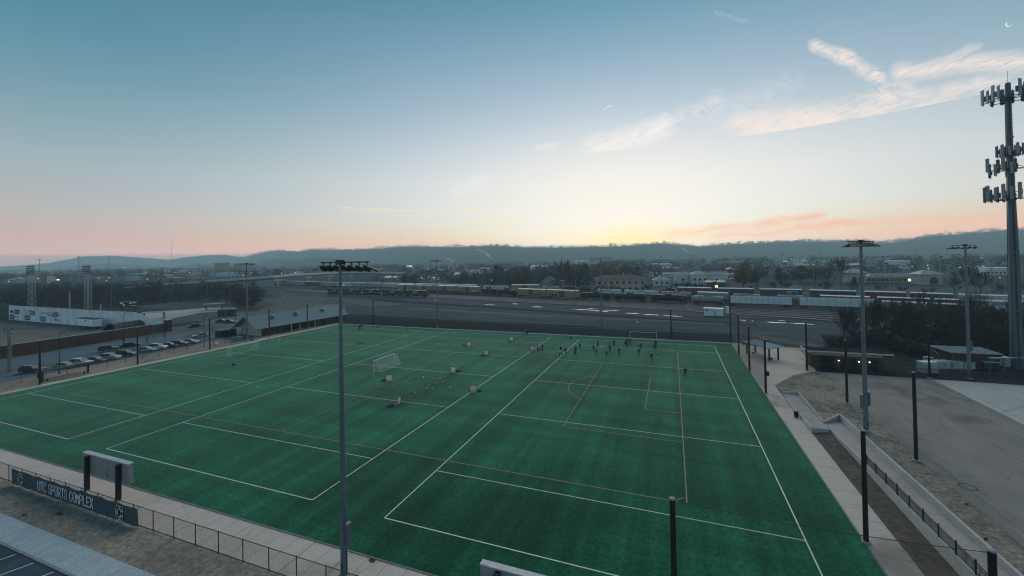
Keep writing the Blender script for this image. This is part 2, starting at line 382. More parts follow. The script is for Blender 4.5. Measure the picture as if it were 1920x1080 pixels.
nsm = mixc(1.0, ns.outputs['Color'], (0.006, 0.006, 0.006), 'MULTIPLY')
def bgnode(col):
    b_ = N.new('ShaderNodeBackground'); L.new(mixc(1.0, finish(col), nsm, 'ADD'), b_.inputs['Color']); return b_.outputs[0]
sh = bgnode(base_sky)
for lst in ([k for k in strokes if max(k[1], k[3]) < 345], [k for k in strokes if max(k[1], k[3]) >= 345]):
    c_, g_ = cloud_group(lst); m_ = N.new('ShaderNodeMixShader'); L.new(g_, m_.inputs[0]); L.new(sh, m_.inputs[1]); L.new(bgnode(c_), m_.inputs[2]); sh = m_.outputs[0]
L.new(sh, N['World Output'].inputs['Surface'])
world.cycles.sampling_method = 'MANUAL'; world.cycles.sample_map_resolution = 512

# ---------------------------------------------------------------- the sun: not up yet, a broad soft glow from the east
sd = bpy.data.lights.new('sun', 'SUN'); sd.energy = 2.1; sd.angle = math.radians(75); sd.color = (1.0, 0.91, 0.83)
sun = bpy.data.objects.new('sun', sd); COL.objects.link(sun)
sdir = Vector((math.sin(SUN_AZ)*math.cos(SUN_EL), math.cos(SUN_AZ)*math.cos(SUN_EL), 0.55))
sun.rotation_euler = sdir.to_track_quat('Z', 'Y').to_euler()

# ---------------------------------------------------------------- morning haze over the valley
hz = bpy.data.materials.new('haze_air'); hz.use_nodes = True
hn = hz.node_tree; hn.nodes.remove(hn.nodes['Principled BSDF'])
pv = hn.nodes.new('ShaderNodeVolumePrincipled'); pv.inputs['Color'].default_value = (0.58, 0.90, 1.0, 1); pv.inputs['Density'].default_value = SIG; pv.inputs['Anisotropy'].default_value = 0.25
hn.links.new(pv.outputs[0], hn.nodes['Material Output'].inputs['Volume'])
tag(MB().box(-9000, 9000, -9000, 9000, -1.2, HTOP).build('haze', hz), kind='stuff')

# ---------------------------------------------------------------- moon: a thin lit crescent high on the right
mo = MB(); n = 14; mc = atd(1892, 45, 9000); R_ = 62
outer = [(math.cos(t)*R_, math.sin(t)*R_) for t in [math.radians(150+200*i/n) for i in range(n+1)]]
inner = [(math.cos(t)*R_*0.93+12, math.sin(t)*R_*0.93+5) for t in [math.radians(150+200*i/n) for i in range(n+1)]]
vs = []
for dz in (0, 14):
    for (x, y) in outer+inner: vs.append(mc+RGT*x+UPV*y+FWD*dz)
k = 2*(n+1); fs = []
for i in range(n):
    fs += [(i, i+1, n+2+i, n+1+i), (k+i+1, k+i, k+n+1+i, k+n+2+i), (i+1, i, k+i, k+i+1), (n+1+i, n+2+i, k+n+2+i, k+n+1+i)]
tag(mo.add(vs, fs).build('crescent_moon', mat('moonlight', (0.8, 0.8, 0.78), emit=(0.85, 0.84, 0.8), es=0.75)), 'thin pale crescent moon high in the sky above the cell tower', 'moon')
# ---------------------------------------------------------------- ground and hills
G_ground = ground_mat('ground_earth', [(.032, .05, .055), (.024, .038, .043), (.046, .06, .062), (.018, .029, .033)], (.012, .05, .3))
sheet('ground', [(-8500, -8500), (8500, -8500), (8500, 8500), (-8500, 8500)], -0.06, G_ground)
ridge_px = [(-260, 505), (-120, 503), (0, 497), (60, 494), (100, 489), (160, 478), (205, 477), (260, 480), (320, 485), (345, 480), (390, 476), (420, 475), (455, 480), (500, 469), (520, 467), (560, 469), (590, 465), (640, 466), (700, 464), (760, 459), (820, 460), (880, 460), (930, 457), (980, 461), (1040, 461), (1100, 460), (1180, 458), (1240, 453), (1310, 460), (1370, 455), (1430, 452), (1500, 449), (1560, 450), (1620, 449), (1660, 453), (1690, 449), (1740, 440), (1800, 436), (1860, 431), (1920, 427), (2050, 424), (2200, 430)]
def interp(tab, x):
    if x <= tab[0][0]: return tab[0][1]
    for (a, b), (c, d) in zip(tab, tab[1:]):
        if x <= c: return b+(d-b)*(x-a)/(c-a)
    return tab[-1][1]
def ridge_depth(x): return interp([(-300, 5200), (460, 4600), (560, 3600), (900, 2700), (1400, 2500), (1900, 2100), (2300, 2000)], x)
G_hill = ground_mat('hill_woods', [(.022, .026, .022), (.035, .034, .026), (.014, .018, .017)], (.006, .03))
def make_hill(name, x0, x1, step, dmul, drop, base):
    m = MB(); rows = 11; xs = []; x = x0
    while x <= x1: xs.append(x); x += step
    for x in xs:
        d = ridge_depth(x)*dmul; top = atd(x, interp(ridge_px, x)+drop, d); gnd = Vector((top.x, top.y, 0)); h = top.z
        dirn = Vector((gnd.x-EYE.x, gnd.y-EYE.y, 0)).normalized()
        for k in range(rows):
            s = k/(rows-1)*2-1   # -1 front foot, 0 ridge, 1 back foot
            prof = (1-abs(s))**1.0; prof = prof*prof*(3-2*prof)
            p = gnd+dirn*(s*base)
            nz = noise.noise(Vector((p.x*.004, p.y*.004, 1)))*0.10*(1-abs(1-2*prof)) if 0 < k < rows-1 else 0
            m.v.append((p.x, p.y, max(-2, h*(prof+nz))-0.5))
    for i in range(len(xs)-1):
        for k in range(rows-1):
            a = i*rows+k; m.f.append((a, a+rows, a+rows+1, a+1)); m.mi.append(0)
    return tag(m.build(name, G_hill, smooth=True), kind='structure')
make_hill('hills', -300, 2240, 10, 1.0, 3, 850)
make_hill('foothills', -300, 640, 12, 0.72, 17, 500)

# ---------------------------------------------------------------- surfaces near the pitch
G_dirt = ground_mat('bare_dirt', [(.33, .275, .21), (.20, .175, .14), (.40, .34, .265), (.11, .105, .095)], (.10, .5, 2.2))
G_grass = ground_mat('dormant_grass', [(.33, .285, .215), (.14, .135, .11), (.38, .33, .25), (.055, .068, .072)], (.13, .7, 2.6))
WALKC = [(.52, .45, .385), (.46, .405, .345), (.55, .48, .415)]
G_walk = ground_mat('walkway_concrete', WALKC, (.2, 1.2), joint=[(0, 1.95, .045, 0)], jcol=(.2, .18, .16), crack=.13)
G_walk3 = ground_mat('path_concrete', WALKC, (.2, 1.2), joint=[(1, 2.6, .045, .02)], jcol=(.2, .18, .16), crack=.13)
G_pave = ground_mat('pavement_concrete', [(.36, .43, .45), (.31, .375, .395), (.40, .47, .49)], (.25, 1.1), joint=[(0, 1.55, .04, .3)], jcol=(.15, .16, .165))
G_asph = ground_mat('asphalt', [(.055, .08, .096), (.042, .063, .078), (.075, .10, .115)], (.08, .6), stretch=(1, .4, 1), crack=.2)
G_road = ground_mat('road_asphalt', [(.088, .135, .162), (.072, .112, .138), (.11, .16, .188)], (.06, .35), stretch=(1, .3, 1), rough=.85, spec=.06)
G_lot = ground_mat('worn_lot', [(.24, .222, .192), (.175, .167, .15), (.285, .262, .225)], (.05, .5), stretch=(1, .35, 1), angle=.3, crack=.11, joint=[(0, 9.5, .05, .1)], jcol=(.1, .1, .09))
G_slab = ground_mat('slab_concrete', [(.42, .42, .39), (.36, .365, .345), (.46, .455, .42)], (.07, .6), crack=.07, joint=[(0, 6, .05, .2), (1, 8, .05, 0)], jcol=(.2, .2, .185))
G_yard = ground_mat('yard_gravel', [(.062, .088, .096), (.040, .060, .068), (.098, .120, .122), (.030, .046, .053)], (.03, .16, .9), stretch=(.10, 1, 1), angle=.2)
G_tan = ground_mat('tan_earth', [(.105, .115, .105), (.064, .08, .08), (.14, .143, .125)], (.04, .25), stretch=(.5, 1, 1))
G_mud = ground_mat('dark_bank', [(.026, .029, .030), (.017, .02, .022), (.040, .042, .041)], (.05, .35))
G_infield = ground_mat('infield_clay', [(.135, .135, .128), (.095, .098, .095), (.17, .17, .16)], (.025, .15), stretch=(.5, 1, 1))
G_court = ground_mat('court_concrete', [(.36, .36, .34), (.32, .325, .31), (.39, .385, .365)], (.06, .4))

XL, XR, YN, YF = -124.3, 14.0, -16.8, 84.5
sheet('dirt_strip', [(-190, -24.4), (60, -24.4), (60, YN-.5), (-190, YN-.5)], -0.045, G_dirt)
sheet('side_verge', [(-150, YN-1), (XL, YN-1), (XL, 110), (-150, 110)], -0.04, G_dirt)
sheet('far_verge', [(-128, 84), (18, 84), (18, 87.2), (-128, 87.2)], -0.036, G_tan)
sheet('grass_bank', [(14, -60), (27, -60), (26.2, 18), (28.2, 59.2), (26.5, 60), (14, 60)], -0.03, G_grass)
sheet('near_walkway', [(XL-3.8, YN-4.0), (XR+2.7, YN-4.0), (XR+2.7, YN), (XL-3.8, YN)], 0.0, G_walk)
sheet('side_walkway', [(XL-2.4, YN), (XL, YN), (XL, YF), (XL-2.4, YF)], 0.0, G_walk3)
sheet('far_walkway', [(XL-2.4, YF), (XR+2.7, YF), (XR+2.7, YF+1.7), (XL-2.4, YF+1.7)], 0.0, G_walk)
sheet('right_walkway', [(XR, YN), (XR+2.75, YN), (XR+2.75, YF), (XR, YF)], 0.0, G_walk3)
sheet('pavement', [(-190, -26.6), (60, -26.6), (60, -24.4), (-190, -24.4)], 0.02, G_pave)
MBk = MB().box(-190, 60, -26.8, -26.62, -.16, .03); tag(MBk.build('kerb', mat('kerb_concrete', (.22, .235, .24))), kind='structure')
sheet('car_park', [(-190, -60), (60, -60), (60, -26.8), (-190, -26.8)], -0.035, G_asph)
mk = MB(); x = -79.5
while x < -30:
    mk.add([(x, -27.0, -.03), (x+.11, -27.0, -.03), (x-1.9, -32, -.03), (x-2.01, -32, -.03)], [(3, 2, 1, 0)][::-1]); x += 3.05
tag(mk.build('parking_bay_lines', mat('road_paint', (.62, .64, .64), var=.1, scale=6)), kind='structure')
# kerb edge between turf and concrete
ke = MB()
ke.box(XL-.15, XR+.15, YN-.15, YN, -.05, .05).box(XL-.15, XR+.15, YF, YF+.15, -.05, .05).box(XL-.15, XL, YN, YF, -.05, .05).box(XR, XR+.15, YN, YF, -.05, .05)
tag(ke.build('turf_kerb', mat('kerb_dark', (.16, .16, .155), var=.2)), kind='structure')

# artificial turf: pile with seams, mown drift and worn patches
m = bpy.data.materials.new('artificial_turf'); m.use_nodes = True; MATS['turf'] = m
nt2 = m.node_tree; N2 = nt2.nodes; L2 = nt2.links; b = N2['Principled BSDF']
b.inputs['Roughness'].default_value = .9; b.inputs['Specular IOR Level'].default_value = .03
b.inputs['Sheen Weight'].default_value = .24; b.inputs['Sheen Roughness'].default_value = .38; b.inputs['Sheen Tint'].default_value = (.50, .95, .72, 1)
g = N2.new('ShaderNodeNewGeometry')
def tn(scale, st, det=5, rough=.55):
    mp = N2.new('ShaderNodeMapping'); mp.inputs['Scale'].default_value = st; L2.new(g.outputs['Position'], mp.inputs['Vector'])
    n = N2.new('ShaderNodeTexNoise'); n.inputs['Scale'].default_value = scale; n.inputs['Detail'].default_value = det; n.inputs['Roughness'].default_value = rough
    L2.new(mp.outputs['Vector'], n.inputs['Vector']); return n.outputs['Fac']
def mr(v, a, b_, c, d):
    n = N2.new('ShaderNodeMapRange'); n.interpolation_type = 'SMOOTHSTEP'
    for i, k in enumerate((a, b_, c, d)): n.inputs[i+1].default_value = k
    L2.new(v, n.inputs[0]); return n.outputs[0]
def mul(a, c):
    n = N2.new('ShaderNodeMath'); n.operation = 'MULTIPLY'; L2.new(a, n.inputs[0]); L2.new(c, n.inputs[1]); return n.outputs[0]
va = mr(tn(.055, (1, .75, 1)), .36, .64, .72, 1.2)
vb = mr(tn(.42, (1, .035, 1), 5), .35, .65, .74, 1.24)
vc = mr(tn(.22, (.1, 1, 1), 4), .36, .64, .76, 1.18)
vd = mr(tn(2.5, (1, 1, 1), 4), .3, .7, .72, 1.3)
ve = mr(tn(14, (1, 1, 1), 2), .3, .7, .7, 1.35)
sx3 = N2.new('ShaderNodeSeparateXYZ'); L2.new(g.outputs['Position'], sx3.inputs[0])
def band(ax, sp, amp, off):
    a = N2.new('ShaderNodeMath'); a.operation = 'MULTIPLY_ADD'; a.inputs[1].default_value = 1/sp; a.inputs[2].default_value = 500+off; L2.new(sx3.outputs[ax], a.inputs[0]); f = N2.new('ShaderNodeMath'); f.operation = 'FRACT'; L2.new(a.outputs[0], f.inputs[0])
    c = N2.new('ShaderNodeMath'); c.operation = 'GREATER_THAN'; c.inputs[1].default_value = .5; L2.new(f.outputs[0], c.inputs[0]); d = N2.new('ShaderNodeMath'); d.operation = 'MULTIPLY_ADD'; d.inputs[1].default_value = 2*amp; d.inputs[2].default_value = 1-amp; L2.new(c.outputs[0], d.inputs[0]); return d.outputs[0]
val = mul(mul(mul(va, vb), mul(vc, vd)), mul(ve, mul(band(0, 9.14, .035, .1), band(1, 18.3, .03, .3))))
hs = N2.new('ShaderNodeHueSaturation'); hs.inputs['Color'].default_value = (.0085, .086, .042, 1); L2.new(val, hs.inputs['Value'])
L2.new(hs.outputs['Color'], b.inputs['Base Color'])
bp = N2.new('ShaderNodeBump'); bp.inputs['Strength'].default_value = .5; bp.inputs['Distance'].default_value = .04; L2.new(ve, bp.inputs['Height']); L2.new(bp.outputs['Normal'], b.inputs['Normal'])
sheet('turf_field', [(XL, YN), (XR, YN), (XR, YF), (XL, YF)], 0.012, m)

# painted markings
def strip(mb, p, q, w, z=0.018):
    p = Vector((p[0], p[1], 0)); q = Vector((q[0], q[1], 0)); d = (q-p).normalized(); nrm = Vector((-d.y, d.x, 0))*(w/2)
    mb.add([(p-nrm).to_tuple()[:2]+(z,), (q-nrm).to_tuple()[:2]+(z,), (q+nrm).to_tuple()[:2]+(z,), (p+nrm).to_tuple()[:2]+(z,)], [(0, 1, 2, 3)])
def arc(mb, c, r, a0, a1, w, z=0.022, n=48):
    pts = [(c[0]+math.cos(a0+(a1-a0)*i/n)*r, c[1]+math.sin(a0+(a1-a0)*i/n)*r) for i in range(n+1)]
    for p, q in zip(pts, pts[1:]): strip(mb, p, q, w, z)
wl = MB(); C = [-12.07, -2.55, 16.45, 34.1, 53.6, 71.6, 80.3]; C[3] = 35.6
PAINT = mat('white_paint', (.60, .64, .62), var=.14, scale=3)
for (a, b2) in ((-120.5, -83.3), (-73.75, -36.75), (-27.55, 9.45)):
    strip(wl, (a, C[0]), (a, C[6]), .12, .018); strip(wl, (b2, C[0]), (b2, C[6]), .12, .018)
    for i, c in enumerate(C): strip(wl, (a, c), (b2, c), .12 if i in (0, 6) else .10, .020)
tag(wl.build('white_markings', PAINT), kind='structure')
TL, TW = 111.07, 69.62; TAN = mat('tan_paint', (.27, .20, .15), var=.15, scale=3)
tl = MB(); z = .024; w = .12
for p, q in (((-TL, 0), (0, 0)), ((-TL, TW), (0, TW)), ((-TL, 0), (-TL, TW)), ((0, 0), (0, TW)), ((-TL/2, 0), (-TL/2, TW))): strip(tl, p, q, w, z)
for s, e in ((1, 0), (-1, -TL)):
    for wd, dp in ((40.23, 16.46), (18.29, 5.49)):
        y0, y1 = (TW-wd)/2, (TW+wd)/2; x1 = e-s*dp
        strip(tl, (e, y0), (x1, y0), w, z+.002); strip(tl, (e, y1), (x1, y1), w, z+.002); strip(tl, (x1, y0), (x1, y1), w, z)
    cx = e-s*10.97; ang = math.acos(5.49/9.15)
    arc(tl, (cx, TW/2), 9.15, PI-ang if s > 0 else -ang, PI+ang if s > 0 else ang, w, z)
    for cyy, q0 in ((0, 0), (TW, -PI/2)):
        a0 = (PI/2 if s > 0 else 0) if cyy == 0 else (PI if s > 0 else -PI/2)
        arc(tl, (e, cyy), .95, a0, a0+PI/2, w, z, 10)
arc(tl, (-TL/2, TW/2), 9.15, 0, 2*PI, w, z, 90)
tag(tl.build('tan_markings', TAN), kind='structure')

# ---------------------------------------------------------------- right side: lot, slab, patio, ramp
sheet('asphalt_lot', [(26.2, -60), (95, -60), (95, 59.2), (28.2, 59.2), (26.2, 18)], -0.012, G_lot)
sheet('concrete_slab', [(45.3, 34), (45.8, 59.2), (95, 59.2), (95, -60), (60, -60), (58, 20)], -0.004, G_slab)
sheet('patio', [(16.8, 46), (22, 55), (27, 59.5), (27.5, 62), (31, 84), (16.8, 84)], -0.02, G_walk3)
psheet('dark_bank', [(1532, 696), (1538, 668), (1562, 648), (1590, 632), (1632, 618), (1700, 608), (1800, 604), (1990, 606), (1990, 712), (1745, 712)], -0.025, G_mud)
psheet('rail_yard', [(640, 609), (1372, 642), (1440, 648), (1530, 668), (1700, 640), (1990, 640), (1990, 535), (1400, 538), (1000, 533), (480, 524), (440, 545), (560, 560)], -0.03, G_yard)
for i, px in enumerate([[(497, 560), (530, 555), (590, 556), (700, 563), (760, 571), (700, 574), (640, 566), (560, 566), (505, 570)], [(490, 578), (520, 568), (590, 566), (648, 572), (650, 592), (600, 590), (470, 605), (440, 608)], [(650, 592), (900, 604), (1250, 614), (1390, 610), (1390, 604), (1100, 597), (800, 580), (650, 574)]]):
    psheet('tan_patch', px, -0.026+i*.0001, G_tan if i < 2 else ground_mat('mixed_patch', [(.052, .074, .08), (.036, .056, .064), (.088, .104, .102)], (.035, .22), stretch=(.25, 1, 1), angle=.16))
for i, (px, m_) in enumerate([([(690, 560), (960, 577), (1200, 594), (1420, 608), (1420, 611), (1200, 597), (960, 581), (700, 564)], 'b'), ([(560, 588), (690, 590), (900, 603), (1120, 612), (1120, 615), (880, 607), (660, 598)], 'b'), ([(760, 576), (1000, 589), (1360, 606), (1360, 608), (980, 592), (760, 578)], 't'), ([(1400, 625), (1500, 640), (1560, 652), (1540, 655), (1450, 640), (1400, 630)], 't')]):
    psheet('wheel_track', px, -0.02+i*.0002, G_mud if m_ == 'b' else G_tan)
WATER = bpy.data.materials.new('puddle_water'); WATER.use_nodes = True
wb = WATER.node_tree.nodes['Principled BSDF']; wb.inputs['Base Color'].default_value = (.03, .034, .036, 1); wb.inputs['Roughness'].default_value = .12; wb.inputs['Specular IOR Level'].default_value = .9
pud = [(966, 569.7, 7, 1), (1008, 575.3, 13, 1.2), (1095, 580.5, 30, 1), (1125, 583, 22, 1), (1150, 582, 18, .8), (1110, 578.5, 12, .6), (1185, 587.5, 16, .8), (1220, 590, 20, .9), (1262, 592.5, 22, .9), (1393, 600.3, 8, .8), (1411, 601.7, 3, .7), (1455, 604.5, 24, 1.2), (1505, 607, 28, 1.2), (527, 547.4, 10, .7), (818, 562.5, 7, .7), (922, 571.5, 15, .8), (1465, 601, 10, .6)]
for i, (x, y, hw, hh) in enumerate(pud):
    r_ = random.Random(i); pts = []
    for k in range(14):
        t = 2*PI*k/14; f = .7+.5*r_.random(); pts.append(at(x+math.cos(t)*hw*f*.85, y+math.sin(t)*hh*f*.38+math.cos(t)*hw*.04))
    sheet('puddle', pts, -0.012, WATER)

# ---------------------------------------------------------------- left side: street, parking, park
psheet('baseball_infield', [(-260, 660), (-160, 600), (18, 599), (157, 611), (255, 615), (262, 613), (0, 648), (-100, 668)], -0.03, G_infield)
psheet('outfield_turf', [(-200, 640), (-200, 585), (18, 585), (18, 598)], -0.028, mat('outfield_green', (.012, .05, .028)))
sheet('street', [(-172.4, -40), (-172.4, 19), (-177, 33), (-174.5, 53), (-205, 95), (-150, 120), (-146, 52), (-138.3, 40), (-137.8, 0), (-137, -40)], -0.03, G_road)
psheet('street_verge', [(262, 620), (317, 614), (398, 606), (440, 612), (400, 617), (322, 625), (287, 630), (240, 635), (160, 646), (83, 662), (0, 675), (0, 670), (208, 636)], -0.024, G_tan)
psheet('street_verge', [(280, 602), (340, 590), (440, 584), (480, 584), (470, 590), (400, 597), (300, 610)], -0.022, G_tan)
psheet('shelter_court', [(262, 588), (300, 584), (390, 577), (440, 576), (445, 583), (380, 586), (300, 601), (270, 606)], -0.018, G_court)
for i, px in enumerate([[(0, 701), (0, 695), (120, 677), (240, 656), (262, 648), (290, 643), (318, 643), (300, 650), (255, 659), (120, 681)], [(342, 633), (352, 627), (372, 621), (398, 614), (402, 616), (408, 624), (396, 628), (360, 634)], [(396, 624), (412, 619), (440, 616), (470, 622), (478, 640), (430, 637), (412, 632)], [(360, 602), (395, 597), (415, 597), (390, 602)]]):
    psheet('planted_island', px, -0.014+i*.0003, G_tan)
psheet('far_field', [(250, 575), (330, 566), (480, 558), (520, 556), (500, 575), (440, 580), (330, 583)], -0.03, ground_mat('dull_field', [(.07, .08, .08), (.05, .06, .06), (.09, .092, .085)], (.03, .2)))

STAIN = ground_mat('dark_stain', [(.06, .055, .05), (.045, .042, .04), (.085, .08, .07)], (.4, 2))
for i, (x, y, hw, hh) in enumerate([(111, 963, 9, 3.2), (698, 1051, 8, 5), (46, 966, 7, 2.5), (1812, 945, 6, 2.2), (1848, 1010, 5, 3)]):
    r_ = random.Random(40+i); sheet('stain', [at(x+math.cos(2*PI*k/16)*hw*(.6+.5*r_.random()), y+math.sin(2*PI*k/16)*hh*(.6+.5*r_.random())) for k in range(16)], .006 if i == 1 else -.004 if i < 3 else .004, STAIN)
p = at(1815, 913); rg = MB()
for r0_, r1_ in ((.64, .74),):
    n = 24
    for k in range(n):
        a, b_ = 2*PI*k/n, 2*PI*(k+1)/n; rg.add([(p.x+math.cos(a)*r0_, p.y+math.sin(a)*r0_, .004), (p.x+math.cos(a)*r1_, p.y+math.sin(a)*r1_, .004), (p.x+math.cos(b_)*r1_, p.y+math.sin(b_)*r1_, .004), (p.x+math.cos(b_)*r0_, p.y+math.sin(b_)*r0_, .004)], [(0, 1, 2, 3)])
tag(rg.build('tyre_ring', STAIN), kind='structure')
# ---------------------------------------------------------------- materials for made things
STEEL = mat('galvanised_steel', (.13, .172, .198), rough=.5, metal=.35, var=.12, scale=.8, stretch=(1, 1, .15))
DSTEEL = mat('dark_steel', (.045, .05, .054), rough=.5, metal=.3)
BLACK = mat('black_paint', (.012, .013, .015), rough=.55)
BLKPIPE = mat('black_pipe', (.016, .018, .02), rough=.5)
LENS = mat('lamp_glass', (.55, .56, .55), rough=.1, spec=.8)
WHITE = mat('white_powder_coat', (.62, .64, .64), rough=.45)
DARKRED = mat('dark_red_tube', (.075, .03, .028), rough=.6)
NETW = mesh_mat('white_net', (.7, .71, .7), .13, .12)
PANELN = bpy.data.materials.new('white_net_panel'); PANELN.use_nodes = True; _n = PANELN.node_tree; _n.nodes.remove(_n.nodes['Principled BSDF'])
_d, _t, _m = _n.nodes.new('ShaderNodeBsdfDiffuse'), _n.nodes.new('ShaderNodeBsdfTranslucent'), _n.nodes.new('ShaderNodeMixShader')
_d.inputs[0].default_value = (.48, .465, .43, 1); _t.inputs[0].default_value = (.40, .385, .355, 1); _n.links.new(_d.outputs[0], _m.inputs[1]); _n.links.new(_t.outputs[0], _m.inputs[2]); _n.links.new(_m.outputs[0], _n.nodes['Material Output'].inputs['Surface'])
NETK = mesh_mat('black_netting', (.012, .013, .014), .34, .045)
NETF = mesh_mat('fine_netting', (.016, .018, .02), .12, .05)
CHAIN = mesh_mat('chain_link', (.05, .052, .052), .22, .06)
CHAING = mesh_mat('galvanised_chain_link', (.16, .17, .175), .14, .07)
SCREEN = mesh_mat('wind_screen_mesh', (.022, .026, .03), .66, .03)

# ---------------------------------------------------------------- floodlights
def lamp_set(parent, xs, z, y, tilt, aims):
    for x, a in zip(xs, aims):
        mb = MB(); mb.cur = 0
        ca, sa = math.cos(a), math.sin(a)
        f = lambda p: (x+p[0]*ca-p[1]*sa, y+p[0]*sa+p[1]*ca, z+p[2])
        t = MB()
        t.lathe((0, 0, 0), [(.12, -.34), (.27, -.26), (.33, .0), (.33, .25), (.30, .3)], 12, 'y')
        for i, p in enumerate(t.v):
            p = (p[0], p[1], p[2]*.55); q = Vector((p[0], p[1]*math.cos(tilt)+p[2]*math.sin(tilt), -p[1]*math.sin(tilt)+p[2]*math.cos(tilt))); t.v[i] = f(q)
        v = MB()   # visor over the glass
        n = 7
        for k in range(n):
            an = PI*k/(n-1); r = .335
            for L_, rr in ((.25, r), (.85, r*1.02)):
                q = Vector((math.cos(an)*rr, L_, math.sin(an)*rr*.6)); q = Vector((q.x, q.y*math.cos(tilt)+q.z*math.sin(tilt), -q.y*math.sin(tilt)+q.z*math.cos(tilt)))
                v.v.append(f(q))
        for k in range(n-1): v.f += [(2*k, 2*k+1, 2*k+3, 2*k+2)]; v.mi += [0]
        lo = t.build('floodlight', DSTEEL, parent, smooth=False)
        v.build('visor', DSTEEL, lo)
        gl = MB().lathe((0, 0, 0), [(.29, .0), (.29, .02)], 12, 'y')
        for i, p in enumerate(gl.v):
            p = (p[0], p[1]+.30, p[2]*.55); q = Vector((p[0], p[1]*math.cos(tilt)+p[2]*math.sin(tilt), -p[1]*math.sin(tilt)+p[2]*math.cos(tilt))); gl.v[i] = f(q)
        gl.build('lens', LENS, lo)
        MB().tube((x, y, z+.15), (x, y, z+.45), .045, n=6).box(x-.09, x+.09, y-.06, y+.06, z+.36, z+.46).build('bracket', DSTEEL, lo)
def floodlight_pole(label, loc, rz, H=25.1, xs=(-2.1, -1.38, -.66, .2, .95, 1.75, 2.55), aims=None, r0=.30, r1=.15, boxes=1, tilt=.45, group=None, boxz=5.5, bars=1):
    t = thing('floodlight_pole', label, 'floodlight', loc, rz, group)
    MB().tube((0, 0, 0), (0, 0, H), r0, r1, 16).build('pole', STEEL, t, smooth=False)
    for zz in (.36, .70): rr = r0+(r1-r0)*zz; MB().lathe((0, 0, H*zz), [(rr*.99, -.3), (rr*1.09, -.28), (rr*1.07, .28), (rr*.98, .3)], 16).build('slip_joint', STEEL, t)
    MB().box(-.09, .09, -r0*1.04, -r0*.7, .9, 1.35).build('hand_hole_cover', DSTEEL, t); MB().tube((r0*1.05, 0, .3), (r0*.85, 0, 5.5 if boxes else 3), .035, n=6).build('conduit', DSTEEL, t)
    MB().lathe((0, 0, 0), [(r0*1.6, 0), (r0*1.6, .35), (r0*1.2, .4)], 16).build('base', mat('footing_concrete', (.3, .3, .29)), t)
    aims = aims or [.35, .3, .2, -.1, -.5, -.6, -.7]
    for b_ in range(bars):
        y = .22 if b_ == 0 else -.22; z = H-.12-b_*.05
        MB().bar((min(xs)-.25, y, z), (max(xs)+.25, y, z), .1, .1).box(-.24, .24, -.24, .24, H-.3, H+.08).build('crossarm', DSTEEL, t)
        lamp_set(t, xs, H-.58, y+.05*(1 if b_ == 0 else -1), tilt, aims if b_ == 0 else [PI-a for a in aims])
    for k in range(boxes):
        a = (0, PI)[k % 2]; cx = math.cos(a)*(r0+.22)
        bx = MB().box(cx-.16, cx+.16, -.2, .2, boxz-k*.3, boxz+1.9-k*.3).build('ballast_box', STEEL, t)
        MB().box(cx-.02, cx+.02, -.21, -.2, boxz+.2-k*.3, boxz+1.7-k*.3).build('seam', DSTEEL, bx)
        [MB().bar((math.cos(a)*r0*.8, 0, boxz+zz-k*.3), (cx, 0, boxz+zz-k*.3), .05).build('strap', DSTEEL, bx) for zz in (.3, 1.5)]
    return t
floodlight_pole('tall grey floodlight pole nearest the camera, seven lamps seen from behind', (-25.6, -19.5, 0), -.06, boxes=1, boxz=2.6, r0=.27, r1=.115)
P5 = (-2.2, -1.1, 0.0, 1.1, 2.2)
floodlight_pole('grey floodlight pole in front of the long metal roofed building', (-128, 48.6, 0), -PI/2, 25.0, xs=(-2.2, -1.45, -.7, .1, .9, 1.6, 2.3), tilt=.3)
floodlight_pole('grey floodlight pole behind the far fence, left one of two facing us', (-81.6, 87.6, 0), PI, 24.8, xs=(-2.2, -1.35, -.5, .5, 1.3, 2.2), aims=[.2, .1, 0, 0, -.1, -.2], tilt=.3)
floodlight_pole('grey floodlight pole behind the far fence, nearer the end goal', (-23.0, 94.4, 0), PI, 24.6, xs=(-3.2, -2.1, -1.05, .2, 1.2, 2.2, 3.1), aims=[.2, .1, 0, 0, 0, -.1, -.2], tilt=.3)
floodlight_pole('grey floodlight pole on the grass bank with a ring of lamps', (23.8, 26.1, 0), .6, 26.6, xs=(-1.75, -1.1, -.45, .45, 1.1, 1.75), aims=[.7, .5, .2, -.2, -.5, -.7], boxes=2, bars=2, boxz=3.6, r0=.31, r1=.16)
floodlight_pole('grey floodlight pole behind the picket fence beside the equipment hut', (52.1, 60.8, 0), .5, 26.0, xs=(-2.6, -1.4, .2, 1.3, 2.6), aims=[.4, .2, 0, -.2, -.4], tilt=.35, r0=.30, r1=.17)

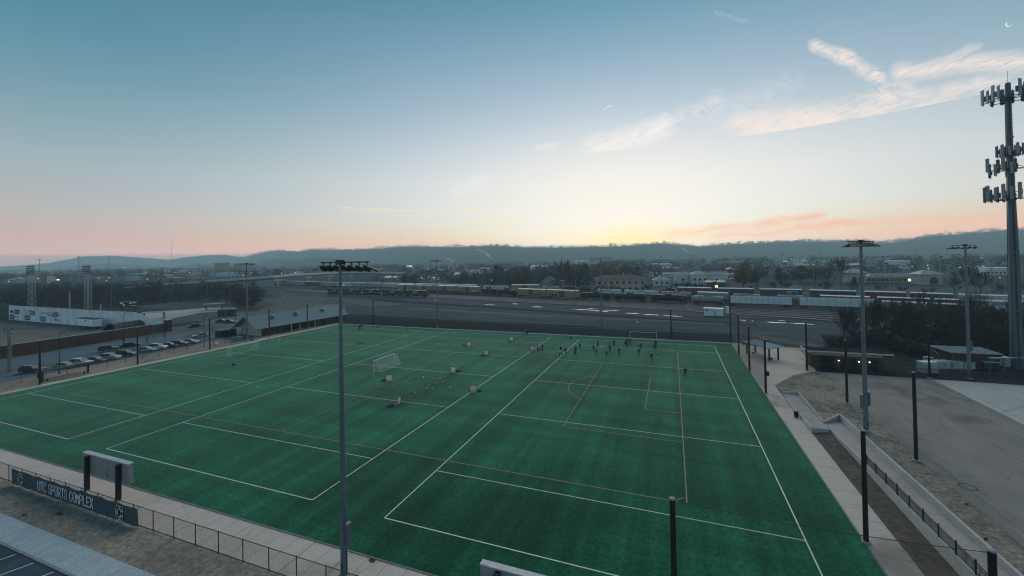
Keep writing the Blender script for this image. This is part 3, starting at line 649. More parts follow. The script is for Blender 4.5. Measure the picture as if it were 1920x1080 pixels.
# ---------------------------------------------------------------- black net posts
pm = None
posts = [(-126.4, 1.2, 9.3, 'beside the bench shelter'), (-126.6, 18.6, 9.3, 'in front of the parked car row'), (-126.6, 36.1, 9.4, 'at the end of the parked car row'), (-127.0, 55.6, 9.6, 'before the near window of the metal roofed building'), (-127.0, 71.2, 9.5, 'before the open bays of the metal roofed building'),
    (-110.9, 88.0, 9.1, 'at the far left corner of the green pitch'), (-1.5, 85.9, 9.2, 'right of the far end goal'), (14.1, 85.4, 14.5, 'tallest, at the far right pitch corner'), (14.1, 70.6, 10, 'second from the far right pitch corner'), (14.1, 55.5, 9.6, 'third along the netting from the far right corner'), (14.3, 40.2, 9.6, 'carrying a small box beside the right walkway'),
    (25.4, 59.4, 10.3, 'at the left end of the picket fence'), (25.7, 38.7, 10.4, 'on the lot edge beyond the grey floodlight pole'), (25.8, 18.1, 10.5, 'on the lot edge right of the grey floodlight pole'), (45.7, 59.8, 10.2, 'in the picket fence before the white cabinets'),
    (14.2, -1.1, 9.6, 'between the right walkway and the ramp'), (-1.2, -17.2, 9.6, 'rising from the bottom edge at the pitch corner'), (14.1, -16.8, 9.6, 'at the bottom right corner over the ramp railing')]
for i, (x, y, h, where) in enumerate(posts):
    lab = 'black net post '+where
    if pm is None:
        pm = thing('net_post', lab, 'post', (x, y, 0), 0, 'black net posts around the pitch')
        MB().tube((0, 0, 0), (0, 0, 1), .20, .17, 14).build('shaft', BLACK, pm)
        MB().lathe((0, 0, 1.0), [(.19, -.002), (.19, .004), (.13, .008)], 14).build('cap', mat('cap_grey', (.26, .29, .3)), pm)
        MB().lathe((0, 0, 0), [(.34, 0), (.34, .014), (.22, .018)], 14).build('footing', mat('footing_concrete', (.3, .3, .29)), pm)
        pm.scale = (1, 1, h)
    else: dup(pm, (x, y, 0), 0, lab, scale=(1, 1, h))
def net(label, p, q, z0, z1, m=NETK, sag=.25, n=10):
    t = thing('safety_net', label, 'net', (p[0], p[1], 0))
    mb = MB(); top = []
    for i in range(n+1):
        s = i/n; x, y = (q[0]-p[0])*s, (q[1]-p[1])*s; zz = z1-sag*4*s*(1-s)
        mb.v += [(x, y, z0), (x, y, zz)]; top.append((x, y, zz))
    for i in range(n): mb.f.append((2*i, 2*i+2, 2*i+3, 2*i+1)); mb.mi.append(0)
    mb.build('netting', m, t); MB().path(top, .018, 5).build('top_cable', BLACK, t)
net('dark netting between the two posts furthest along the right side', (14.1, 85.4), (14.1, 70.6), .1, 9.9)
net('dark netting behind the white canopy, middle span on the right side', (14.1, 70.6), (14.1, 55.5), .1, 9.5)
net('dark netting nearest the walkway post with the small box', (14.1, 55.5), (14.3, 40.2), .1, 9.4)
net('fine netting across the bottom right corner of the pitch', (-1.2, -17.2), (14.1, -16.8), .1, 9.5, NETF)
MBx = MB().box(.2, .55, -.2, .2, 3.2, 4.0).box(.55, .58, -.16, .16, 3.25, 3.95); 
tag(MBx.build('control_box', BLACK), 'small black control box fixed to a net post by the walkway', 'box').location = (14.3, 40.2, 0)
tag(MB().box(-.62, -.22, -.2, .2, 1.5, 2.4).box(-.66, -.62, -.15, .15, 1.55, 2.35).build('control_box', BLACK), 'small black control box on the net post by the bench shelter', 'box').location = (-126.4, 1.2, 0)

# ---------------------------------------------------------------- fences
def chain_fence(label, pts, H, step, m, pr=.04, pm_=BLKPIPE, mid=False, screen=None, sm=None):
    o = pts[0]; t = thing('chain_link_fence', label, 'fence', (o[0], o[1], 0))
    rail = MB(); fab = MB(); sc = MB(); base = None
    for p, q in zip(pts, pts[1:]):
        p = Vector((p[0]-o[0], p[1]-o[1], 0)); q = Vector((q[0]-o[0], q[1]-o[1], 0)); L_ = (q-p).length; n = max(1, round(L_/step))
        rail.tube(p+Vector((0, 0, H)), q+Vector((0, 0, H)), pr*.75, n=6)
        if mid: rail.tube(p+Vector((0, 0, H*.45)), q+Vector((0, 0, H*.45)), pr*.6, n=6)
        fab.quad(p+Vector((0, 0, .04)), q+Vector((0, 0, .04)), q+Vector((0, 0, H-.02)), p+Vector((0, 0, H-.02)))
        if screen:
            d = (q-p).normalized(); off = Vector((-d.y, d.x, 0))*.03
            sc.quad(p+off+Vector((0, 0, .05)), q+off+Vector((0, 0, .05)), q+off+Vector((0, 0, screen)), p+off+Vector((0, 0, screen)))
        for i in range(n+1):
            if i == 0 and p.length > 0: continue
            loc = p+(q-p)*(i/n)
            if base is None: base = MB().tube((0, 0, 0), (0, 0, H+.06), pr, n=8).build('fence_post', pm_, t); base.location = loc
            else:
                c = base.copy(); COL.objects.link(c); own(c, t); c.location = loc
    rail.build('top_rail', pm_, t); fab.build('wire_mesh', m, t)
    if screen: sc.build('wind_screen', sm or SCREEN, t)
    return t
chain_fence('low black chain link fence along the near walkway', [(-95, -20.95), (-20, -20.95)], 1.9, 2.95, CHAIN)
chain_fence('long dark chain link fence behind the far end of the pitch', [(-126, 87.3), (14.1, 87.3)], 3.0, 3.05, CHAIN, screen=2.1)
chain_fence('chain link fence between the pitch and the parked cars', [(-132.8, -14), (-132.6, 48.5)], 1.9, 3.6, CHAING, .045)
chain_fence('chain link fence around the patio by the white canopy', [(14.3, 87), (23.2, 84), (29.5, 82), (27.3, 62.5)], 2.4, 3.2, CHAIN, mid=True)
chain_fence('galvanised chain link fence climbing the dark bank', [at(1662, 640)[:2], at(1690, 655)[:2], at(1740, 672)[:2], at(1760, 690)[:2]], 3.0, 4, CHAING, .05, STEEL)
chain_fence('low chain link fence around the shelter court', [at(300, 603)[:2], at(395, 588)[:2], at(445, 584)[:2]], 2.2, 5, CHAING, .05, STEEL)
chain_fence('wire fence at the back of the shelter court', [at(262, 583)[:2], at(330, 576)[:2], at(440, 570)[:2]], 2.4, 9, CHAING, .05, STEEL)

def picket_fence(label, pts, H, span=2.6, z0=0.0, step=.125):
    o = pts[0]; oz = o[2] if len(o) > 2 else 0
    t = thing('picket_fence', label, 'fence', (o[0], o[1], oz)); pp = None
    for p, q in zip(pts, pts[1:]):
        p = Vector((p[0]-o[0], p[1]-o[1], (p[2]-oz) if len(p) > 2 else 0)); q = Vector((q[0]-o[0], q[1]-o[1], (q[2]-oz) if len(q) > 2 else 0))
        n = max(1, round((q-p).length/span))
        for i in range(n):
            a = p+(q-p)*(i/n); b_ = p+(q-p)*((i+1)/n); mb = MB()
            for zz in (.15, H-.28, H-.06): mb.bar(a+Vector((0, 0, zz)), b_+Vector((0, 0, zz)), .035, .04)
            k = max(2, int((b_-a).length/step))
            for j in range(1, k):
                c = a+(b_-a)*(j/k); mb.bar(c+Vector((0, 0, .06)), c+Vector((0, 0, H)), .022)
            mb.build('railing_panel', BLKPIPE, t)
            for e in ((a, b_) if i == n-1 else (a,)):
                if pp is None: pp = MB().box(-.05, .05, -.05, .05, 0, H+.08).box(-.065, .065, -.065, .065, H+.08, H+.11).build('fence_post', BLKPIPE, t); pp.location = e
                else:
                    c = pp.copy(); COL.objects.link(c); own(c, t); c.location = e
    return t
picket_fence('black metal picket fence along the back of the lot', [(25.3, 59.7), (37.5, 59.6), (46, 60.0), (62, 60.2), (72, 60.4)], 1.9)

# ---------------------------------------------------------------- ramp with retaining walls
CONC = ground_mat('cast_concrete', [(.43, .425, .405), (.36, .36, .35), (.47, .46, .44)], (.4, 1.6), joint=[(1, 3.1, .03, .1)], jcol=(.2, .2, .19))
rp = thing('concrete_ramp', 'pale concrete ramp with low walls stepping along the right walkway', 'ramp', (16.85, 41.5, 0))
def rel(p): return (p[0]-16.85, p[1]-41.5, p[2])
def wall(p, q, w, zb, zp, zq, name='side_wall'):
    p = Vector((*p, 0)); q = Vector((*q, 0)); d = (q-p).normalized(); nr = Vector((-d.y, d.x, 0))*(w/2); v = []
    for e, zt in ((p, zp), (q, zq)):
        for s, zz in ((-1, zb), (1, zb), (1, zt), (-1, zt)): v.append(rel((e.x+nr.x*s, e.y+nr.y*s, zz)))
    MB().add(v, [(0, 1, 2, 3), (7, 6, 5, 4), (0, 4, 5, 1), (1, 5, 6, 2), (2, 6, 7, 3), (3, 7, 4, 0)]).build(name, CONC, rp)
def floor(pts, name='ramp_floor'): MB().add([rel(p) for p in pts], [tuple(range(len(pts)))]).build(name, G_walk2, rp)
G_walk2 = ground_mat('ramp_concrete', [(.37, .345, .31), (.32, .30, .275), (.40, .375, .34)], (.3, 1.4), joint=[(1, 2.4, .04, .3)], jcol=(.2, .19, .17))
floor([(17.0, 41.4, .012), (17.0, 24.2, .05), (19.4, 24.8, .05), (19.4, 41.4, .012)])
floor([(19.4, 24.8, .05), (19.4, -14, 1.35), (22.0, -14, 1.35), (22.0, 30, .03), (19.4, 28, .03)])
floor([(19.4, -14, 1.35), (19.4, -30, 1.7), (22.0, -30, 1.7), (22.0, -14, 1.35)])
wall((16.9, 38), (16.9, 23.9), .24, -.1, .12, .62)
wall((16.9+.12, 23.9), (19.3, 24.7), .24, -.1, .64, .34, 'end_wall')
wall((19.45, 41.2), (19.4, 27.9), .22, -.1, .62, .2)
wall((17.1, 41.3), (19.45, 41.4), .22, -.1, .25, .62, 'end_wall')
wall((19.4, 27.8), (22.0, 29.9), .24, -.1, .3, .95, 'end_wall')
wall((22.0, 30), (22.0, -30), .26, -.1, .95, 2.2)
wall((19.4, 24.6), (19.4, 13.5), .26, -.1, .36, .75)
wall((19.4, 13.5), (19.4, -30), .26, -.1, .75, 1.95)
picket_fence('black railing on top of the concrete ramp wall', [(19.4, 13.4, .75), (19.4, -14, 1.5)], 1.0, 2.3)
# dark gap-line soil beside the ramp
sheet('bare_soil', [(16.8, 23.5), (19.25, 24.2), (19.25, -40), (16.8, -40)], -0.02, ground_mat('brown_soil', [(.115, .098, .08), (.075, .067, .058), (.16, .14, .11)], (.2, 1.4)))

# bin by the ramp
t = thing('litter_bin', 'black round litter bin beside the low ramp wall', 'bin', tuple(at(1493, 782)))
MB().lathe((0, 0, 0), [(.27, 0), (.33, .86), (.31, .88)], 14).build('body', BLACK, t)
MB().lathe((0, 0, .88), [(.36, 0), (.36, .07), (.22, .1)], 14).build('rim', DSTEEL, t)

# ---------------------------------------------------------------- banner with lettering
GLY = {  # polyline strokes of a chamfered block face on a 4 x 6 grid
 'U': [[(0, 6), (0, 1), (.8, 0), (3.2, 0), (4, 1), (4, 6)]], 'T': [[(0, 6), (4, 6)], [(2, 6), (2, 0)]],
 'C': [[(4, 4.6), (4, 5.2), (3.2, 6), (.8, 6), (0, 5.2), (0, .8), (.8, 0), (3.2, 0), (4, .8), (4, 1.5)]],
 'S': [[(4, 4.7), (4, 5.2), (3.2, 6), (.8, 6), (0, 5.2), (0, 4), (.8, 3.2), (3.2, 2.8), (4, 2), (4, .8), (3.2, 0), (.8, 0), (0, .8), (0, 1.4)]],
 'P': [[(0, 0), (0, 6), (3.2, 6), (4, 5.2), (4, 3.4), (3.2, 2.6), (0, 2.6)]], 'O': [[(.8, 0), (0, .8), (0, 5.2), (.8, 6), (3.2, 6), (4, 5.2), (4, .8), (3.2, 0), (.8, 0)]],
 'R': [[(0, 0), (0, 6), (3.2, 6), (4, 5.2), (4, 3.6), (3.2, 2.8), (0, 2.8)], [(2.2, 2.8), (4, 0)]], 'M': [[(0, 0), (0, 6), (2, 3), (4, 6), (4, 0)]],
 'L': [[(0, 6), (0, 0), (4, 0)]], 'E': [[(4, 6), (0, 6), (0, 0), (4, 0)], [(0, 3), (3, 3)]], 'X': [[(0, 0), (4, 6)], [(0, 6), (4, 0)]],
 'G': [[(4, 4.7), (4, 5.2), (3.2, 6), (.8, 6), (0, 5.2), (0, .8), (.8, 0), (3.2, 0), (4, .8), (4, 2.8), (2.4, 2.8)]], 'A': [[(0, 0), (0, 5), (1, 6), (3, 6), (4, 5), (4, 0)], [(0, 2.6), (4, 2.6)]]}
def glyph(mb, ch, x0, z0, w, h, th, y, dep=.012):
    """flat raised strokes in the x/z plane facing -y"""
    sx, sz = w/4, h/6
    for st in GLY[ch]:
        pts = [(x0+a*sx, z0+b*sz) for a, b in st]
        for (a, b_), (c, d) in zip(pts, pts[1:]):
            dx, dz = c-a, d-b_; ln = math.hypot(dx, dz); ux, uz = dx/ln*th*.42, dz/ln*th*.42; nx, nz = -dz/ln*th/2, dx/ln*th/2
            q = [(a-ux-nx, b_-uz-nz), (c+ux-nx, d+uz-nz), (c+ux+nx, d+uz+nz), (a-ux+nx, b_-uz+nz)]
            v = [(p[0], y, p[1]) for p in q]+[(p[0], y-dep, p[1]) for p in q]
            mb.add(v, [(0, 1, 2, 3), (7, 6, 5, 4), (0, 4, 5, 1), (1, 5, 6, 2), (2, 6, 7, 3), (3, 7, 4, 0)])
def text(mb, s, x0, z0, h, w, gap, th, y, dep=.012):
    x = x0
    for ch in s:
        if ch == ' ': x += w*.75; continue
        glyph(mb, ch, x, z0, w, h, th, y, dep); x += w+gap
    return x
bx0, bx1 = -72.8, -49.0
bn = thing('fabric_banner', 'slate blue banner reading UTC SPORTS COMPLEX tied to the near fence', 'banner', (bx0, -21.1, 0))
LB = bx1-bx0; nx_, nz_ = 96, 8; mb = MB()
def ripple(x, z): return -.03-.022*math.sin(x*2.3+z*1.5)-.02*noise.noise(Vector((x*1.7, z*2.2, 3)))-.015*math.sin(x*6.1-z*3)
for i in range(nx_+1):
    x = LB*i/nx_; sag = .07*abs(math.sin(x*PI/2.95))+.05*max(0, noise.noise(Vector((x*.5, 0, 7))))
    for k in range(nz_+1):
        z = .06+(1.8-sag-.06)*k/nz_; mb.v.append((x, ripple(x, z), z))
for i in range(nx_):
    for k in range(nz_): a = i*(nz_+1)+k; mb.f.append((a, a+nz_+1, a+nz_+2, a+1)); mb.mi.append(0)
mb.build('fabric', mat('banner_fabric', (.048, .078, .095), rough=.85, var=.22, scale=3), bn, smooth=True)
tx = MB(); wid = .44; gp = .19; n_ch = 16
end = text(MB(), 'UTC SPORTS COMPLEX', 0, 0, .85, wid, gp, .165, 0)
xx_ = (LB-end)/2-.55
for word in ('UTC', 'SPORTS', 'COMPLEX'):
    tx = MB(); xx_ = text(tx, word, xx_, .48, .95, wid, gp, .115, -.13)+wid*.75; tx.build('lettering', mat('pale_lettering', (.72, .76, .77), var=.08), bn)
for cx in (2.2, 21.0):
    o1 = MB(); CG = [[(3.7, 4.5), (3.7, 5.5), (1.0, 5.5), (.3, 4.8), (.3, 1.2), (1.0, .5), (3.7, .5), (3.7, 1.5)]]
    for nm, th, yy, m_ in (('emblem', .36, -.125, mat('pale_outline', (.72, .74, .74))), ('emblem_fill', .21, -.14, mat('emblem_gold', (.24, .18, .11)))):
        g_ = MB(); GLY['*'] = CG; glyph(g_, '*', cx-.5, .32, 1.0, 1.22, th, yy, .01); e_ = g_.build(nm, m_, bn if nm == 'emblem' else e_)
ties = MB()
for i in range(9): ties.bar((.05+i*2.95, -.02, 1.72), (.05+i*2.95, .12, 1.92), .03)
ties.build('ties', BLACK, bn)

# ---------------------------------------------------------------- scoreboards on the near walkway (seen from behind)
def scoreboard(label, x0, x1, y, z0, z1, px):
    t = thing('scoreboard', label, 'scoreboard', ((x0+x1)/2, y, 0)); w = (x1-x0)/2
    MB().box(-w, w, -.22, .22, z0, z1).build('cabinet', mat('scoreboard_metal', (.235, .255, .265), rough=.55, metal=.2, var=.1, scale=1.2), t)
    MB().box(-w-.03, w+.03, -.26, .26, z1, z1+.07).build('top_trim', mat('scoreboard_trim', (.42, .44, .45), rough=.5), t)
    for p in px: MB().box(p-.19, p+.19, -.62, -.24, 0, z1-.12).build('post', BLACK, t)
    MB().path([(w*.12, -.235, z0+.95), (w*.1, -.25, z0+.5), (w*.13, -.245, z0+.05), (w*.2, -.25, z0-.06)], .02).build('cable', DSTEEL, t)
    fr = MB().box(-w+.1, w-.1, .22, .235, z0+.1, z1-.1).build('display_face', BLACK, t)
scoreboard('grey scoreboard seen from behind above the slate banner', -63.9, -55.3, -18.5, 1.75, 3.85, [-3.0, 2.9])
scoreboard('grey scoreboard corner at the bottom edge of the walkway', -14.0, -5.5, -18.6, 1.5, 3.45, [-2.9, 2.9])

# ---------------------------------------------------------------- goals
def tubes(mb, pts, r): return mb.path(pts, r, 8)
def soccer_goal(label, p, q, side, depth_=2.0, H=2.44, full=True, r=.052):
    """p, q: post feet; side: +1/-1 which way the net runs back"""
    p = Vector((*p[:2], 0)); q = Vector((*q[:2], 0)); t = thing('soccer_goal', label, 'goal', ((p+q)/2), heading(p, q)); w = (q-p).length/2; s = side
    for x in (-w, w): MB().tube((x, 0, 0), (x, 0, H), r, n=10).build('post', WHITE, t)
    MB().tube((-w-r, 0, H), (w+r, 0, H), r, n=10).build('crossbar', WHITE, t)
    if full:
        b_ = MB()
        for x in (-w, w): tubes(b_, [(x, 0, H), (x, s*.75, H-.02), (x, s*depth_, .05), (x, 0, .05)], r*.75)
        b_.tube((-w, s*depth_, .05), (w, s*depth_, .05), r*.8); b_.build('back_frame', WHITE, t)
        n = MB()
        n.quad((-w, 0, H), (w, 0, H), (w, s*.75, H-.02), (-w, s*.75, H-.02)); n.quad((-w, s*.75, H-.02), (w, s*.75, H-.02), (w, s*depth_, .06), (-w, s*depth_, .06))
        for x in (-w, w): n.add([(x, 0, .06), (x, 0, H), (x, s*.75, H-.02), (x, s*depth_, .06)], [(0, 1, 2, 3)])
        n.build('net', NETW, t)
    return t
soccer_goal('white portable soccer goal standing at the centre circle', (-64.3, 31.2), (-64.4, 38.7), -1)
soccer_goal('white soccer goal near the left sideline with its net on', at(432.3, 668.8), at(482, 657.3), 1)
soccer_goal('bare white goal frame left, beyond the netted goal', at(484, 652.5), at(523, 642), 1, full=False)
soccer_goal('white goal at the far end near the running players', at(1181.4, 637), at(1231.7, 640), 1, full=False)

# small curved rebounder goals
def rebounder():
    t = thing('rebounder_goal', '', 'goal', (0, 0, 0), 0, 'small white rebounder goals on the pitch'); prof = [(0, 1.42), (.03, .8), (.10, .42), (.28, .16), (.6, .06), (1.05, .04)]; w = .75
    p = MB()
    for i, (y, z) in enumerate(prof): p.v += [(-w, -y, z), (w, -y, z)]
    for i in range(len(prof)-1): a = 2*i; p.f += [(a, a+1, a+3, a+2)]; p.mi += [0]
    p.build('net_panel', PANELN, t)
    f = MB(); s = lambda x: [(x, -y, z) for y, z in prof]
    f.path(s(-w-.03), .045, 6).path(s(w+.03), .045, 6).tube((-w-.05, 0, 1.44), (w+.05, 0, 1.44), .05).tube((-w-.05, -1.07, .05), (w+.05, -1.07, .05), .045)
    f.path([(-w, 0, 1.42), (-w, .5, .03), (w, .5, .03), (w, 0, 1.42)], .035, 6); f.build('frame', DARKRED, t)
    return t
rb = None
rbs = [(749, 757, 2.6, 'nearest the camera with a dark bag before it'), (887, 735, -2.1, 'standing on the white sideline'), (850, 698.5, 3.0, 'at the right edge of the centre circle'), (730, 714.5, -2.5, 'at the near edge of the centre circle'), (912, 666, 2.8, 'beside a dark bag among scattered balls'), (879.5, 649.5, -2.5, 'at the far end of the halfway line'), (959, 639.5, 2.9, 'furthest from the camera'), (998, 657.5, -2.2, 'beside two standing people')]
for x, y, rz, w in rbs:
    lab = 'small white rebounder goal '+w
    if rb is None: rb = rebounder(); rb.scale = (.86,)*3; rb.location = at(x, y); rb.rotation_euler = (0, 0, rz+PI); rb['label'] = lab
    else: dup(rb, at(x, y), rz+PI, lab, scale=.86)
BAGM = mat('black_bag', (.014, .015, .017), rough=.8)
bg0 = None
for x, y, w in [(732, 762.5, 'below the nearest rebounder goal'), (898, 733.5, 'right of the sideline rebounder goal'), (858.5, 696, 'right of the circle edge rebounder goal'), (720, 714, 'left of the circle rebounder goal'), (904.5, 667, 'left of the ball area rebounder goal'), (870.5, 648.5, 'left of the far halfway rebounder goal'), (1012, 656.2, 'between the two standing people')]:
    lab = 'flat black kit bag lying '+w
    if bg0 is None:
        bg0 = thing('kit_bag', lab, 'bag', at(x, y), .3, 'black kit bags on the pitch'); n = 14
        MB().lathe((0, 0, 0), [(.42, .02), (.56, .06), (.58, .14), (.50, .2), (.40, .15), (.38, .1)], n).build('ring', BAGM, bg0)
        MB().lathe((0, 0, .04), [(.36, 0), (.36, .03), (.1, .05)], n).build('mesh_cover', mat('grey_cover', (.2, .21, .21)), bg0)
        MB().path([(.5, 0, .15), (.75, .1, .12), (.85, -.05, .03)], .03).build('strap', BAGM, bg0)
    else: dup(bg0, at(x, y), random.uniform(0, 6), lab)
for i, (x, y) in enumerate([(658, 606.8), (671, 607.3), (726.5, 610.2), (745.5, 610.6), (763.5, 612), (791, 613.2), (798, 613.4), (813.5, 614), (832, 615.2), (850.5, 616.6), (1071, 634.8), (706, 614), (711, 613.4), (718.5, 611), (438, 685)]):
    if i == 0:
        sb = thing('sports_bag', 'dark sports bag left along the far edge of the pitch', 'bag', at(x, y), 0, 'sports bags along the far edge')
        MB().lathe((-.3, 0, .22), [(.05, -.02), (.2, 0), (.22, .3), (.2, .6), (.05, .62)], 10, 'x').build('body', BAGM, sb)
        MB().path([(-.2, 0, .4), (-.1, 0, .58), (.1, 0, .58), (.2, 0, .4)], .025).build('handle', BLACK, sb)
    else:
        lab = 'dark sports bag left on the turf by the left soccer goals' if x == 438 else 'dark sports bag lying alone on the turf at the far sideline' if x == 1071 else None
        dup(sb, at(x, y), random.uniform(0, 3), lab)
for x, y, c, l in [(651, 642.3, (.42, .25, .18), 'heap of pale orange bibs on the turf right of the near pole'), (677, 643.8, (.16, .05, .05), 'heap of dark red bibs on the turf right of the near pole')]:
    mb = MB(); r_ = random.Random(x)
    for k in range(9): mb.ball((r_.uniform(-1.2, 1.2), r_.uniform(-.4, .4), .06), r_.uniform(.2, .38), 8, (1.2, .8, .3))
    tag(mb.build('bib_heap', mat('bibs_%d' % x, c, var=.3, scale=8)), l, 'bibs').location = at(x, y)
# balls
bs = [(793, 707.5), (793.5, 710.5), (825, 711), (831, 716.5), (765, 719.5), (816.5, 719), (803.5, 722.5), (801, 729), (812, 730.5), (844, 727.5), (778.5, 737.5), (739, 647.5), (727.5, 651.2), (912, 651.5), (922, 648.8), (934.5, 652.5), (933, 655.5), (918.5, 653.5), (947.5, 645.5), (963.5, 654.5), (941, 656.3), (1085.5, 661.5), (1042.5, 651.5), (1139, 673.5), (1167.5, 675.5), (1171.5, 667.5), (1144.5, 665.5), (1149.5, 657.5), (1197, 677.5), (1200.5, 669.5), (1231.5, 671.5), (1231.5, 662.5), (1115, 663.5), (484.5, 727.5)]
b0 = None
for i, (x, y) in enumerate(bs):
    lab = 'white ball among the players at the far right' if x > 1040 else 'white ball lying loose in front of the rebounder goals'
    if x == 484.5: lab = 'single white ball lying on the left of the pitch'
    if b0 is None: b0 = tag(MB().ball((0, 0, .15), .15, 10).build('ball', mat('ball_white', (.62, .62, .6)), smooth=True), lab, 'ball', 'balls scattered on the turf'); b0.location = at(x, y)
    else:
        c = b0.copy(); COL.objects.link(c); c.location = at(x, y); c['label'] = lab
        c['group'] = 'balls among the players' if x > 1040 else 'balls scattered on the turf'
t = thing('field_pole', 'thin dark pole on a round foot near the far sideline', 'pole', at(764.3, 622.8))
MB().tube((0, 0, 0), (0, 0, hgt(at(764.3, 622.8), 589)), .05, n=8).build('shaft', DSTEEL, t); MB().lathe((0, 0, 0), [(.55, 0), (.55, .08), (.1, .14)], 14).build('foot', BLACK, t)
# ---------------------------------------------------------------- people
import bmesh
SKIN = mat('skin', (.30, .20, .15), rough=.6); JACK = mat('black_jacket', (.014, .016, .02), rough=.85); PANT = mat('dark_trousers', (.02, .022, .026), rough=.85); SHOE = mat('shoes', (.05, .05, .055)); HAIR = mat('dark_hair', (.02, .016, .013), rough=.7); CAPW = mat('pale_cap', (.45, .44, .42)); BIB = mat('white_bib', (.55, .55, .54))
JACG = mat('grey_top', (.15, .17, .18), rough=.85)
def pose(lean=0., rleg=(0, 0), lleg=(0, 0), rarm=(0, .2), larm=(0, .2), twist=0.):
    """angles in radians; leg = (thigh swing forward, knee bend), arm = (upper arm swing forward, elbow bend)"""
    J = {}; pel = Vector((0, 0, .94)); R = Matrix.Rotation(-lean, 3, 'X')
    up = lambda x, y, z: pel+R @ Vector((x, y, z))
    J['pel'] = pel; J['sp'] = up(0, .0, .24); J['ch'] = up(0, -.01, .47); J['nk'] = up(0, .0, .585); J['hd'] = up(0, .03, .68); J['tp'] = up(0, .02, .775); J['ns'] = up(0, .125, .685)
    low = 9
    for s, leg, arm, n in ((1, rleg, rarm, 'r'), (-1, lleg, larm, 'l')):
        hip = pel+Vector((s*.095, 0, -.02)); J['hp'+n] = hip
        a = leg[0]; kn = hip+Vector((s*.01, math.sin(a)*.43, -math.cos(a)*.43)); a2 = a-leg[1]
        an = kn+Vector((0, math.sin(a2)*.42, -math.cos(a2)*.42)); J['kn'+n] = kn; J['an'+n] = an
        J['he'+n] = an+Vector((0, -.03, -.05)); a3 = max(-1.2, a2*.6); J['to'+n] = an+Vector((s*.02, .17*math.cos(a3), -.06+.17*math.sin(a3)))
        sh = up(s*.185, -.01, .485); a = arm[0]+lean*-.2; el = sh+Vector((s*.06, math.sin(a)*.28, -math.cos(a)*.28)); a2 = a+arm[1]
        wr = el+Vector((-s*.01, math.sin(a2)*.25, -math.cos(a2)*.25)); J['sh'+n] = sh; J['el'+n] = el; J['wr'+n] = wr
        d = (wr-el).normalized(); pm = wr+d*.075; J['pa'+n] = pm; sd = d.cross(Vector((s, 0, 0))).normalized()
        for k, (off, L_) in enumerate(((-.033, .062), (-.011, .078), (.011, .085), (.033, .075))):
            b_ = pm+sd*off; f1 = b_+d*L_*.55; f2 = f1+(d*.8+Vector((-s*.6, 0, 0))).normalized()*L_*.5
            J['f%d%sa' % (k, n)] = f1; J['f%d%sb' % (k, n)] = f2
        J['th'+n+'a'] = wr+d*.035+sd*.045; J['th'+n+'b'] = wr+d*.075+sd*.062
        low = min(low, J['to'+n].z-.025, J['he'+n].z-.04)
    for k in J: J[k] = J[k]-Vector((0, 0, low))
    return J
def body_mesh(name, J, mats):
    E = [('pel', 'sp'), ('sp', 'ch'), ('ch', 'nk'), ('nk', 'hd'), ('hd', 'tp'), ('hd', 'ns')]
    rad = {'pel': (.155, .115), 'sp': (.15, .11), 'ch': (.185, .125), 'nk': (.06, .06), 'hd': (.085, .10), 'tp': (.06, .07), 'ns': (.014, .014)}
    zone = {'pel': 1, 'sp': 0, 'ch': 0, 'nk': 2, 'hd': 2, 'tp': 2, 'ns': 2}
    for n in 'rl':
        E += [('pel', 'hp'+n), ('hp'+n, 'kn'+n), ('kn'+n, 'an'+n), ('an'+n, 'he'+n), ('an'+n, 'to'+n), ('ch', 'sh'+n), ('sh'+n, 'el'+n), ('el'+n, 'wr'+n), ('wr'+n, 'pa'+n), ('wr'+n, 'th'+n+'a'), ('th'+n+'a', 'th'+n+'b')]
        rad.update({'hp'+n: (.105, .11), 'kn'+n: (.062, .065), 'an'+n: (.043, .046), 'he'+n: (.036, .04), 'to'+n: (.034, .026), 'sh'+n: (.078, .075), 'el'+n: (.05, .05), 'wr'+n: (.034, .034), 'pa'+n: (.038, .022), 'th'+n+'a': (.012, .012), 'th'+n+'b': (.009, .009)})
        zone.update({'hp'+n: 1, 'kn'+n: 1, 'an'+n: 1, 'he'+n: 3, 'to'+n: 3, 'sh'+n: 0, 'el'+n: 0, 'wr'+n: 0, 'pa'+n: 2, 'th'+n+'a': 2, 'th'+n+'b': 2})
        for k in range(4):
            a, b_ = 'f%d%sa' % (k, n), 'f%d%sb' % (k, n); E += [('pa'+n, a), (a, b_)]; rad[a] = (.0095, .0095); rad[b_] = (.008, .008); zone[a] = zone[b_] = 2
    keys = list(J); ix = {k: i for i, k in enumerate(keys)}
    me = bpy.data.meshes.new(name+'_skeleton'); me.from_pydata([J[k] for k in keys], [(ix[a], ix[b_]) for a, b_ in E], [])
    o = bpy.data.objects.new(name+'_tmp', me); COL.objects.link(o)
    md = o.modifiers.new('skin', 'SKIN'); md.use_smooth_shade = True
    for k in keys:
        sv = me.skin_vertices[0].data[ix[k]]; sv.radius = rad[k]; sv.use_root = (k == 'pel')
    ss = o.modifiers.new('sub', 'SUBSURF'); ss.levels = 1; ss.render_levels = 1
    dg = bpy.context.evaluated_depsgraph_get(); out = bpy.data.meshes.new_from_object(o.evaluated_get(dg)); out.name = name
    bpy.data.objects.remove(o); bpy.data.meshes.remove(me)
    out.materials.clear()
    for m_ in mats: out.materials.append(m_)
    seg = [(J[a], J[b_], zone[a], zone[b_]) for a, b_ in E]
    for f in out.polygons:
        c = f.center; best = 9; bz = 0
        for a, b_, za, zb in seg:
            d = b_-a; t = max(0, min(1, (c-a).dot(d)/max(1e-9, d.dot(d)))); ds = (a+d*t-c).length
            if ds < best: best = ds; bz = za if t < .5 else zb
        f.material_index = bz; f.use_smooth = True
    return out, J
